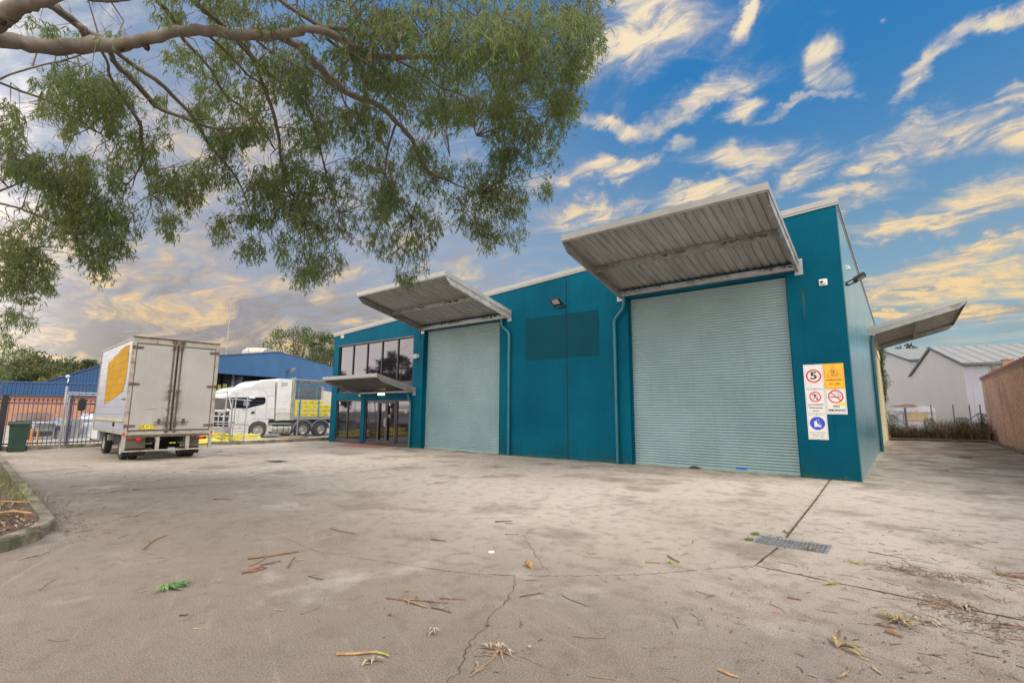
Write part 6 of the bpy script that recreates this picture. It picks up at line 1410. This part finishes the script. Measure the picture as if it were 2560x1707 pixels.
# twigs and leaves hang in clumps through the crown: (px, py, rx, ry, density, depth offset)
CLUMPS = [(1172,61,212,80,1.0,0),(1337,71,165,95,.95,0),(1455,71,61,94,1.2,.6),(1408,156,70,61,1.1,.7),(1314,179,80,60,1.,.3),(1384,283,57,61,1.1,.6),(1314,330,94,57,1.1,.5),(1314,401,85,47,1.1,.5),(1172,415,71,38,.7,.3),
 (1219,496,94,57,1.15,.3),(1257,557,71,47,1.,.2),(1172,533,52,47,.8,.2),(1087,283,94,57,1.,.6),(1030,212,118,57,.85,.5),(936,189,94,71,.9,.6),(912,94,94,71,1.,.4),(1007,47,80,50,1.1,.3),(842,307,118,57,.95,.8),(771,212,71,57,.7,.5),
 (912,300,50,47,.7,.5),(747,354,47,47,.6,.5),(1030,392,57,47,.7,.2),(936,401,47,38,.6,.4),(818,481,80,57,.95,.3),(747,495,57,47,.8,.2),(936,510,57,47,.9,.2),(983,472,47,47,.7,.2),(1054,566,52,61,.9,0),(993,590,57,52,.9,0),(912,580,28,42,.7,0),
 (1030,661,42,42,1.,-.2),(794,566,71,61,1.,0),(757,628,61,57,1.1,-.1),(818,661,47,38,1.,-.1),(770,692,36,30,1.,-.2),(161,207,92,69,1.05,.2),(230,253,92,46,1.05,.3),(285,239,50,60,1.,.3),(138,294,55,37,.8,.3),(23,340,45,90,.9,.2),(152,413,92,46,1.05,.2),
 (69,420,60,46,1.05,.2),(161,482,92,55,1.1,.2),(220,436,28,46,.8,.2),(321,358,69,60,.85,.3),(294,413,37,41,.7,.2),(367,390,37,37,.6,.2),(115,551,92,55,.9,0),(230,551,83,55,.95,0),(298,505,69,50,.7,0),(253,620,69,50,1.,-.1),(248,666,32,32,.9,-.2),
 (46,597,60,55,.9,0),(69,666,69,46,.9,-.1),(413,37,60,41,.7,.7),(574,28,78,37,.9,.7),(450,138,50,41,.75,.7),(551,147,83,37,.9,.7),(83,60,55,28,.5,.9),(150,80,50,30,.4,.9),(285,87,41,23,.7,.8),(321,161,37,23,.5,.6),(523,253,55,37,.7,.6),(634,285,55,46,.75,.6),
 (712,193,92,69,.85,.6),(758,138,55,37,.8,.5),(551,321,55,46,.7,.5),(597,367,69,55,.8,.4),(459,459,55,50,.7,.2),(528,427,60,46,.7,.3),(436,542,50,41,.85,.1),(542,565,46,37,.85,0),(643,505,69,55,.85,.2),(620,620,46,41,.9,0),(735,459,69,60,.8,.3),
 (413,321,46,40,.35,.4),(390,459,37,46,.6,.2),(52,654,62,45,.9,0),(224,637,52,24,.9,0),(86,723,52,28,.9,-.2),(34,706,41,41,.9,-.2),(69,792,34,21,.7,-.3),(20,810,28,52,.7,-.3),(62,862,31,17,.6,-.4),(14,861,20,34,.7,-.4),(10,925,22,22,.6,-.4),
 (620,100,70,50,.8,.8),(840,30,90,45,1.,.6),(690,60,60,40,.8,.7),(660,420,55,45,.7,.4),(870,560,40,40,.5,.1),(1120,150,110,60,1.,.2),(1200,240,90,60,.8,.5),(1110,470,50,40,.6,.3),(1420,220,55,50,1.,.6),(350,560,40,30,.5,0),(690,580,40,40,.6,0),
 (1345,470,30,35,.8,.3),(1290,590,30,30,.7,.1),(1225,600,28,26,.8,0),(-120,400,110,120,.7,.2),(-120,650,110,100,.7,0),(600,-80,300,70,.8,.3),(1100,-90,350,80,.8,.2),(1480,-60,60,60,.9,.5),(100,-80,200,60,.5,.6)]
rf2 = random.Random(31)
for _ in range(85):
    qx, qy = rf2.uniform(330, 1400), rf2.uniform(120, 560)
    if qy > 560-.00028*(qx-900)**2 or (qx < 520 and qy < 200): continue
    CLUMPS.append((qx, qy, rf2.uniform(32, 62), rf2.uniform(28, 48), rf2.uniform(.25, .5), rf2.uniform(.2, 1.2)))
rg = random.Random(99); V, F, T = [], [], []; TW = MB(); GV, GF, GTn = [], [], []
def leaf(c, d_, L, w, tint, curve):
    d_ = d_.normalized(); s_ = d_.cross(Vector((rg.uniform(-1, 1), rg.uniform(-1, 1), rg.uniform(-.3, .3))))
    if s_.length < .05: s_ = Vector((1, 0, 0))
    s_.normalize(); nn_ = d_.cross(s_); k = len(V)
    a = c+d_*L*.33+nn_*curve*L*.10; b_ = c+d_*L*.68+nn_*curve*L*.06; e = c+d_*L-nn_*curve*L*.10
    V.extend((tuple(c), tuple(a+s_*w*.5), tuple(a-s_*w*.5), tuple(b_+s_*w*.42), tuple(b_-s_*w*.42), tuple(e)))
    F.extend(((k, k+1, k+2), (k+1, k+3, k+4, k+2), (k+3, k+5, k+4))); T.extend((tint,)*3)
for (cx, cy, rx, ry, dn, do) in CLUMPS:
    n = int(PI*rx*ry*dn/52*min(1.15, (DD(cx, cy)/8.2)**2)); tn_ = rg.random()
    sub = [(rg.gauss(0, .45), rg.gauss(0, .45)) for _ in range(max(3, int(rx*ry/650)))]
    anchor = None
    for i in range(n):
        sx, sy = rg.choice(sub); qx = sx+rg.gauss(0, .37); qy = sy+rg.gauss(0, .37); rr_ = math.hypot(qx, qy)
        if rr_ > 1.12: qx /= rr_/rg.uniform(.6, 1.1); qy /= rr_/rg.uniform(.6, 1.1)
        px, py = cx+qx*rx, cy+qy*ry; D = DD(px, py)+do+rg.gauss(0, .45); c = at(px, py, D)
        az = rg.uniform(0, 2*PI); out = Vector((math.cos(az), math.sin(az), 0)); drop = Vector((0, 0, -1))
        tip = c+out*rg.uniform(.03, .14)+drop*rg.uniform(.06, .22)
        if i % 3 == 0:
            back_ = c-out*rg.uniform(.10, .3)+Vector((0, 0, rg.uniform(.0, .18))); TW.tube([back_, c, tip], [.004, .0028, .0015], 3, cap=False)
        if i % 40 == 0 and SEGS:      # a fine branchlet back to the nearest limb
            nb = min(SEGS, key=lambda s_: (s_-c).length_squared)
            if (nb-c).length < 2.6: mid = nb.lerp(c, .5)+Vector((rg.uniform(-.1, .1), rg.uniform(-.1, .1), rg.uniform(.02, .2))); TW.tube([nb, mid, c], [.011, .007, .003], 4, cap=False)
        for k in range(rg.randint(5, 8)):
            f_ = rg.random(); p = c.lerp(tip, f_); a2 = rg.uniform(0, 2*PI); h = Vector((math.cos(a2), math.sin(a2), 0))
            dr = h*rg.uniform(.05, .9)+drop*rg.uniform(.35, 1.2)
            leaf(p, dr, rg.uniform(.07, .15), rg.uniform(.010, .018), min(1, max(0, tn_*.45+rg.random()*.6)), rg.uniform(-1, 1))
leaf_object('crown', V, F, T, leafmat('gum_leaf', (.098, .138, .056), .5), GT)
TW.build('twig', mat('twig_brown', (.12, .085, .065), .8), GT, recalc=False)
# ================================================================= LITTER ON THE CONCRETE
m_redb = mat('red_bark', (.19, .095, .058), .8, var=.35, vscale=14, bump=.5); m_tan = mat('tan_stick', (.26, .175, .11), .8, var=.3, vscale=14); m_grey = mat('grey_twig', (.19, .155, .125), .85, var=.3, vscale=14)
m_dark = mat('dark_twig', (.075, .05, .038), .9, var=.4, vscale=14); m_yst = mat('yellowing_stick', (.33, .20, .085), .7, var=.35, vscale=10); m_pale = mat('pale_leaf', (.31, .255, .185), .7, var=.3, vscale=20); m_bleaf = mat('brown_leaf', (.22, .11, .06), .8, var=.4)
m_gleaf = mat('green_sprig_leaf', (.10, .20, .06), .55, var=.35, vscale=14); m_straw = mat('straw', (.36, .32, .17), .8, var=.3); m_oleaf = mat('olive_dead_leaf', (.26, .20, .09), .7, var=.35, vscale=16)
def g2(px, py): p = on_z(px, py, 0); return p
rgL = random.Random(5)
def curve3(a, b_, n=6, wob=.06, lift=.004):
    L = (b_-a).length; P = []; sd_ = Vector((-(b_-a).y, (b_-a).x, 0)).normalized()
    ph, am = rgL.uniform(0, 6), rgL.uniform(-1, 1)*wob*L
    for i in range(n+1):
        f_ = i/n; P.append(a.lerp(b_, f_)+sd_*(math.sin(f_*PI)*am+math.sin(f_*7+ph)*L*.012)+Vector((0, 0, lift+rgL.random()*.004)))
    return P
def stick(px0, py0, px1, py1, r, m_, lab, name='stick', cat='stick', forks=0, group=None, knob=False):
    a, b_ = g2(px0, py0), g2(px1, py1); o = thing(name, lab, cat, a, group=group); b_ = b_-a; P = curve3(Vector((0, 0, 0)), b_, lift=r)
    m = MB(); m.tube(P, [r*(1.1-.5*i/len(P))*rgL.uniform(.85, 1.1) for i in range(len(P))], 7)
    for k in range(forks):
        f_ = rgL.choice(P[1:-1]); L = b_.length*rgL.uniform(.2, .45); an = math.atan2(b_.y, b_.x)+rgL.choice((-1, 1))*rgL.uniform(.3, .8); e = f_+Vector((math.cos(an)*L, math.sin(an)*L, 0)); e.z = rgL.uniform(.003, .02)
        m.tube([f_, f_.lerp(e, .5)+Vector((0, 0, .01)), e], [r*.6, r*.4, r*.2], 5)
    m.build('wood', m_, o, smooth=True); return o
def flatleaf(mb, c, an, L, w, lift=.006, curl=.02):
    d_ = Vector((math.cos(an), math.sin(an), 0)); s_ = Vector((-d_.y, d_.x, 0)); c = c+Vector((0, 0, lift))
    a = c+d_*L*.35+Vector((0, 0, curl)); b_ = c+d_*L*.7+Vector((0, 0, curl*.8))
    mb.face((c, a+s_*w*.5, a-s_*w*.5)); mb.face((a-s_*w*.5, a+s_*w*.5, b_+s_*w*.4, b_-s_*w*.4)); mb.face((b_-s_*w*.4, b_+s_*w*.4, c+d_*L+s_*w*.2))
def sprig(px, py, rad, nl, ns, ml, ms, lab, name='dead_sprig', cat='sprig', L=(.07, .13), an0=None, w=.018):
    c = g2(px, py); o = thing(name, lab, cat, c); m = MB(); q = MB()
    for i in range(ns):
        an = (an0 if an0 is not None else rgL.uniform(0, 2*PI))+rgL.uniform(-.7, .7)*(1 if an0 is not None else 1); e = Vector((math.cos(an), math.sin(an), 0))*rad*rgL.uniform(.5, 1.1); m.tube([(0, 0, .008), tuple(e*.5+Vector((0, 0, rgL.uniform(.01, .035)))), tuple(e+Vector((0, 0, .004)))], [.005, .0035, .002], 5)
    for i in range(nl):
        an = (an0 if an0 is not None else rgL.uniform(0, 2*PI))+rgL.uniform(-1, 1)*.8; p = Vector((math.cos(an), math.sin(an), 0))*rad*rgL.uniform(0, .7); flatleaf(q, p, rgL.uniform(0, 2*PI) if an0 is None else an+rgL.uniform(-1, 1), rgL.uniform(*L), w*rgL.uniform(.7, 1.2), rgL.uniform(.004, .03), rgL.uniform(.0, .03))
    m.build('stem', ms, o, smooth=True); q.build('leaves', ml, o, recalc=False); return o
sprig(418, 1464, .17, 34, 5, m_gleaf, m_tan, 'fresh green gum leaf sprig lying alone on the concrete at the left', 'leaf_sprig', L=(.09, .15), an0=.4, w=.022)
K = 'bark sticks in the left foreground pile'
stick(620, 1398, 747, 1380, .011, m_redb, 'longest red-brown bark stick on top of the left stick pile', forks=0)
stick(622, 1416, 674, 1389, .007, m_tan, 'thin tan stick crossing the left stick pile diagonally')
stick(606, 1435, 660, 1417, .010, m_redb, 'lower left red bark piece of the left stick pile')
stick(622, 1432, 667, 1420, .009, m_redb, 'short red bark piece beside the lowest one in the left stick pile')
stick(720, 1421, 738, 1395, .009, m_redb, 'upright-looking short stick at the right end of the left stick pile')
stick(650, 1414, 700, 1403, .004, m_dark, 'dark thin twigs under the left stick pile', 'twig', 'twig', 4)
stick(738, 1402, 762, 1399, .006, m_oleaf, 'small olive curled leaf piece right of the left stick pile', 'curled_leaf', 'leaf')
stick(770, 1440, 808, 1450, .004, m_dark, 'thin forked dark twig lower right of the left stick pile', 'twig', 'twig', 2)
stick(826, 1321, 889, 1335, .008, m_redb, 'single curved dark red stick in the middle distance left of centre')
stick(1237, 1305, 1279, 1304, .010, m_redb, 'small flat red bark piece in the middle of the yard'); stick(1263, 1309, 1284, 1310, .005, m_dark, 'short dark twig touching the small red bark piece', 'twig', 'twig')
stick(1077, 1349, 1116, 1353, .006, m_dark, 'dark bent stick in the yard below the first shutter', forks=1)
stick(1262, 1336, 1296, 1336, .004, m_dark, 'thin straight twig above the cracked patch', 'twig', 'twig')
stick(966, 1496, 1120, 1508, .0055, m_redb, 'long thin red twig of the centre left twig tangle', 'twig', 'twig', 4)
stick(1099, 1497, 1163, 1499, .0045, m_redb, 'thin straight twig at the right of the centre left tangle', 'twig', 'twig'); stick(1010, 1500, 1070, 1520, .009, m_tan, 'broad torn bark strip in the centre left tangle', 'bark_strip', 'bark', 3); stick(1078, 1520, 1128, 1532, .0045, m_dark, 'forked dark twig below the centre left tangle', 'twig', 'twig', 2)
o = thing('wood_chunk', 'stubby broken chunk of light brown wood beside the long crack', 'wood chunk', g2(1324, 1418)); m = MB(); m.tube([(-.06, .03, .03), (-.02, .015, .035), (.03, -.01, .03), (.055, -.03, .025)], [.022, .030, .026, .022], 9); m.tube([(-.06, .03, .03), (-.075, .05, .04)], [.018, .008], 7); m.build('wood', m_yst, o, smooth=True)
o = thing('bottle_lid', 'small round white lid lying in the middle of the yard', 'lid', g2(1228.6, 1380)); m = MB(); m.lathe([(.034, .0), (.036, .004), (.034, .010), (.0, .012)], (0, 0, 0), 'z', 20); m.build('disc', m_white, o, smooth=True)
stick(841, 1639, 940, 1634, .0095, m_yst, 'orange-brown curved stick near the bottom of the photo', forks=0); stick(938, 1633, 973, 1644, .009, mat('lichen_stick', (.30, .28, .07), .8), 'yellow-green end piece beside the orange-brown stick')
sprig(934, 1655, .045, 7, 1, m_pale, m_tan, 'cluster of pale dry leaves below the orange-brown stick', 'dry_leaves', 'leaves', L=(.04, .085))
sprig(1084, 1586, .05, 8, 1, m_pale, m_tan, 'little heap of curled pale leaves left of the long crack', 'dry_leaves', 'leaves', L=(.04, .08))
sprig(1250, 1628, .15, 9, 11, m_olv if 'm_olv' in globals() else m_pale, m_tan, 'dead leafy sprig with spreading stems at the bottom centre', L=(.05, .09))
stick(1176, 1693, 1240, 1640, .006, m_tan, 'tan forked stem reaching down-left from the dead sprig', forks=2); stick(1185, 1640, 1240, 1641, .004, m_grey, 'grey twig left of the dead sprig', 'twig', 'twig')
stick(1300, 1640, 1360, 1668, .003, m_grey, 'wiry twig right of the dead sprig', 'twig', 'twig', 1)
stick(1432, 1592, 1517, 1596, .0045, m_grey, 'straight pale grey twig lower centre', 'twig', 'twig', 1); stick(1300, 1493, 1361, 1484, .0045, m_dark, 'bent twig with a knob right of the long crack', 'twig', 'twig', 1); stick(1404, 1489, 1472, 1517, .003, m_dark, 'fine V-shaped twig right of the knobbed twig', 'twig', 'twig', 1)
for (px, py, lb, mm) in ((1219, 1565, 'brown gum nut sitting on the long crack', m_redb), (974, 1539, 'brown gum nut left below the twig tangle', m_redb), (1017, 1479, 'orange seed scrap above the twig tangle', m_yst), (1324, 1621, 'small pale wood cube near the bottom centre', m_pale)):
    o = thing('gum_nut', lb, 'gum nut', g2(px, py)); m = MB(); m.lathe([(.004, 0), (.012, .008), (.013, .018), (.006, .024), (.001, .025)], (0, 0, 0), 'z', 8); m.build('shell', mm, o, smooth=True)
stick(1669, 1391, 1698, 1407, .009, m_redb, 'short thick stick below the wide shutter'); stick(1612, 1406, 1652, 1408, .006, m_tan, 'thin stick left of the short thick stick')
sprig(1676, 1408, .05, 0, 12, m_straw, mat('green_straw', (.25, .32, .08), .8), 'tiny tuft of green grass under the short thick stick', 'grass_tuft', 'grass')
sprig(1478, 1384, .07, 0, 9, m_straw, m_straw, 'small wisp of straw in the middle right of the yard', 'straw', 'straw'); sprig(2062, 1462, .14, 0, 14, m_straw, m_straw, 'pale wisp of straw across the joint below the drain', 'straw', 'straw', an0=.9); sprig(2140, 1408, .12, 0, 10, m_straw, m_straw, 'straw wisps right of the drain grate', 'straw', 'straw')
stick(1968, 1495, 2004, 1501, .0065, m_redb, 'short dark red stick below the drain joint'); stick(2171, 1380, 2265, 1398, .0035, m_dark, 'long arched twig right of the drain grate', 'twig', 'twig', 2); stick(2224, 1418, 2287, 1440, .004, m_dark, 'dark branching twigs on the right side', 'twig', 'twig', 3)
stick(1930, 1530, 1950, 1532, .005, mat('pink_leaf', (.45, .2, .16), .6), 'pinkish fallen leaf right of centre', 'fallen_leaf', 'leaf')
sprig(2240, 1555, .20, 26, 12, m_oleaf, m_grey, 'big heap of olive-brown gum leaves and twigs at the right', 'leaf_heap', 'leaves', L=(.06, .12), w=.022); sprig(2320, 1555, .11, 16, 4, m_pale, m_grey, 'pale dry leaves right of the big leaf heap', 'dry_leaves', 'leaves', L=(.05, .09), w=.022)
sprig(2412, 1520, .15, 18, 8, m_pale, m_dark, 'leaf and twig heap along the joint at the right', 'leaf_heap', 'leaves', L=(.05, .1))
sprig(2092, 1620, .11, 9, 4, m_oleaf, m_tan, 'fan of large tan leaves on a long stem at the lower right', 'dead_frond', 'frond', L=(.09, .14), an0=.9, w=.026); stick(2105, 1622, 2195, 1652, .0035, m_tan, 'long thin stem trailing from the tan leaf fan', 'twig', 'twig', 2)
stick(1797, 1677, 1846, 1696, .0085, m_yst, 'orange forked stick at the bottom right of centre', forks=1); stick(2098, 1697, 2127, 1668, .007, m_tan, 'tan crooked stick at the bottom edge', forks=2); stick(2088, 1602, 2100, 1578, .008, m_redb, 'short curled bark above the tan leaf fan', 'bark_curl', 'bark')
stick(2212, 1580, 2256, 1595, .011, m_redb, 'thick red bark piece under the big leaf heap'); stick(2192, 1562, 2240, 1572, .008, m_redb, 'red bark strip left of the big leaf heap', 'bark_strip', 'bark'); stick(2226, 1611, 2253, 1609, .006, m_tan, 'short tan stick below the big leaf heap')
stick(2180, 1668, 2205, 1688, .009, m_pale, 'long pale gum leaf at the lower right', 'fallen_leaf', 'leaf')
stick(2490, 1436, 2575, 1450, .012, m_redb, 'long bark strip at the right edge of the photo', 'bark_strip', 'bark', 2); sprig(2505, 1440, .08, 5, 1, m_gleaf, m_tan, 'green leaf caught on the bark strip at the right edge', 'green_leaf', 'leaf')
sprig(2030, 1375, .10, 4, 12, m_pale, m_redb, 'bundle of dry twigs caught on the right end of the drain grate', 'twig_bundle', 'twigs'); sprig(1965, 1333, .09, 0, 9, m_pale, m_redb, 'curly twigs on the top edge of the drain grate', 'twig_bundle', 'twigs')
for (px, py, lb) in ((1873, 1350, 'small bright green weed at the front left corner of the drain grate'), (1888, 1336, 'yellow-green weed at the back left corner of the drain grate')):
    p = g2(px, py); blades('weed', lb, 'weed', p, 130, .05, .045, [(.10, .19, .03), (.17, .22, .05)], .003, 1.2, seed=int(px))
# left side
stick(355, 1375, 415, 1338, .009, m_tan, 'torn bark and twigs lying left of centre near the garden bed', 'bark_strip', 'bark', 4); stick(295, 1345, 320, 1336, .005, m_pale, 'pale twigs beyond the garden bed corner', 'twig', 'twig', 4); stick(45, 1400, 125, 1378, .006, m_pale, 'pale branching twig beside the garden bed kerb', 'twig', 'twig', 4); stick(333, 1224, 355, 1225, .012, m_redb, 'small bark piece beyond the garden bed'); stick(534, 1248, 580, 1250, .010, m_redb, 'straight dark stick in the yard in front of the box truck'); stick(95, 1478, 138, 1448, .003, m_grey, 'faint grey twig at the left foreground', 'twig', 'twig'); stick(120, 1600, 172, 1601, .003, m_grey, 'thin grey twig near the lower left corner', 'twig', 'twig')
stick(687, 1524, 712, 1526, .004, m_pale, 'pale narrow leaf in the left foreground', 'fallen_leaf', 'leaf'); stick(750, 1536, 798, 1518, .0035, m_tan, 'thin tan stem with a leaf left of centre', 'twig', 'twig'); stick(448, 1540, 470, 1538, .006, m_dark, 'dark flat bark flake in the left foreground', 'bark_flake', 'bark')
stick(485, 1572, 507, 1573, .004, m_straw, 'yellow narrow leaf in the lower left', 'fallen_leaf', 'leaf'); stick(1470, 1690, 1540, 1700, .003, m_tan, 'tan stem along the bottom edge', 'twig', 'twig')
# uncountable litter
def litter(name, n, fn, mats, kind='leaf'):
    m = MB()
    for i in range(n):
        p = fn(); m.cur = rgL.randrange(len(mats)); an = rgL.uniform(0, 2*PI)
        if kind == 'leaf': flatleaf(m, Vector((p[0], p[1], p[2] if len(p) > 2 else 0)), an, rgL.uniform(.02, .09), rgL.uniform(.006, .016), rgL.uniform(.002, .01), rgL.uniform(0, .012))
        elif kind == 'mulch': flatleaf(m, Vector((p[0], p[1], p[2])), an, rgL.uniform(.05, .13), rgL.uniform(.014, .034), rgL.uniform(.004, .035), rgL.uniform(0, .03))
        elif kind == 'chip': flatleaf(m, Vector((p[0], p[1], p[2] if len(p) > 2 else 0)), an, rgL.uniform(.008, .026), rgL.uniform(.006, .014), .001, .003)
        else:
            L = rgL.uniform(.04, .22); a = Vector((p[0], p[1], (p[2] if len(p) > 2 else 0)+.003)); b_ = a+Vector((math.cos(an)*L, math.sin(an)*L, 0)); mid = a.lerp(b_, .5)+Vector((rgL.uniform(-.15, .15)*L, rgL.uniform(-.15, .15)*L, .004)); r = rgL.uniform(.0012, .0032); m.tube([a, mid, b_], [r, r, r*.5], 4)
    tag(m.build(name, mats, None, recalc=False), kind='stuff'); return m
U = rgL.uniform
def inbld(x_, y_): return (XL-.1 < x_ < .05 and y_ > -.05) or (x_ > 4.3)
def spread():
    while True:
        r_ = rgL.random()
        if r_ < .30: x_, y_ = rgL.gauss(1.8, 1.0), rgL.gauss(-9.0, 1.6)
        elif r_ < .42: x_, y_ = U(-1.5, 3.9), U(-12.5, -5)
        elif r_ < .60: x_, y_ = rgL.gauss(-11, 4), rgL.gauss(-10.6, 1.4)
        elif r_ < .70: x_, y_ = U(-24, -8), U(-11.5, -3)
        elif r_ < .80: x_, y_ = U(.1, 4.2), abs(rgL.gauss(0, 1))*12+.2
        else: x_, y_ = U(-14, 3), U(-12.5, -1)
        if not inbld(x_, y_): return (x_, y_)
litter('leaf_litter', 1500, spread, [m_pale, m_bleaf, m_dark, m_oleaf, m_redb])
litter('twig_litter', 900, spread, [m_dark, m_redb, m_grey, m_tan], 'twig')
litter('bark_crumbs', 3000, spread, [m_dark, m_bleaf, m_grey, m_dark, m_redb], 'chip')
def heap_r():       # brown drift right of the drain and along the joint
    f_ = rgL.random(); a = g2(2200, 1415).lerp(g2(2430, 1450), f_) if rgL.random() < .5 else g2(2300, 1490).lerp(g2(2560, 1600), f_)
    return (a.x+rgL.gauss(0, .10), a.y+rgL.gauss(0, .12))
litter('bark_drift', 900, heap_r, [m_bleaf, m_tan, m_redb, m_grey], 'chip')
litter('twig_drift', 150, heap_r, [m_dark, m_redb, m_grey, m_tan], 'twig')
def lane_l():
    return (U(.1, 4.4), 23.6-abs(rgL.gauss(0, 1))*6)
litter('lane_leaf_litter', 1600, lane_l, [m_bleaf, m_dark, m_oleaf, m_pale], 'leaf')
def kerbside(): 
    f_ = rgL.random(); a = g2(130, 1340).lerp(g2(60, 1240), f_); return (a.x+rgL.gauss(0, .5)+.2, a.y+abs(rgL.gauss(0, .35)))
litter('kerbside_litter', 700, kerbside, [m_dark, m_bleaf, m_pale, m_redb], 'leaf')
def foot(): 
    return (U(-22, -.1), -abs(rgL.gauss(0, .10))-.02)
litter('wall_foot_debris', 900, foot, [m_dark, m_bleaf, mat('moss', (.14, .16, .03), .95, var=.4)], 'chip')
def inbed():
    x_ = -6.9-abs(rgL.gauss(0, 1))*3.2; y_ = -12.75-U(0, 3.2)
    if x_ > -7.3: y_ = min(y_, -13.3)
    return (x_, y_, .13)
litter('mulch_leaves', 5200, inbed, [m_bleaf, m_dark, m_pale, m_redb, m_dark, m_dark], 'mulch'); litter('mulch_twigs', 500, inbed, [m_grey, m_tan, m_redb, m_dark], 'twig')
blades('bed_grass', 'green grass growing in the garden bed', 'grass', (0, 0, .12), 2600, 0, .19, [(.13, .20, .035), (.20, .26, .06), (.26, .24, .10)], .004, 1.1, kind='stuff', seed=12, box=(-17.5, -9.6, -13.9, -12.35))
blades('bed_grass_tufts', 'dry grass in the garden bed', 'grass', (0, 0, .12), 500, 0, .12, [(.30, .28, .13), (.14, .2, .04)], .003, 1.1, kind='stuff', seed=13, box=(-9.5, -7.4, -14.5, -12.9))
def bk(px, py, L, r, an, lb):
    p = on_z(px, py, .15); o = thing('bark_strip', lb, 'bark', p, an); m = MB(); m.tube([(-L/2, 0, .03), (0, .02, .05), (L/2, 0, .02)], [r, r*1.2, r*.7], 7); m.build('wood', m_yst, o, smooth=True)
bk(30, 1288, .45, .016, .9, 'orange peeled bark lying on the mulch'); bk(8, 1262, .6, .012, 1.1, 'thin grey branch across the mulch')
# moss-green tufts along the joints
def jt():
    f_ = rgL.random(); a = Vector((-.60, -.1, 0)).lerp(Vector((-.43, -6.8, 0)), f_); return (a.x+rgL.gauss(0, .02), a.y)
litter('joint_debris', 420, jt, [m_dark, m_bleaf, MATS['moss'] if 'moss' in MATS else m_oleaf], 'chip')
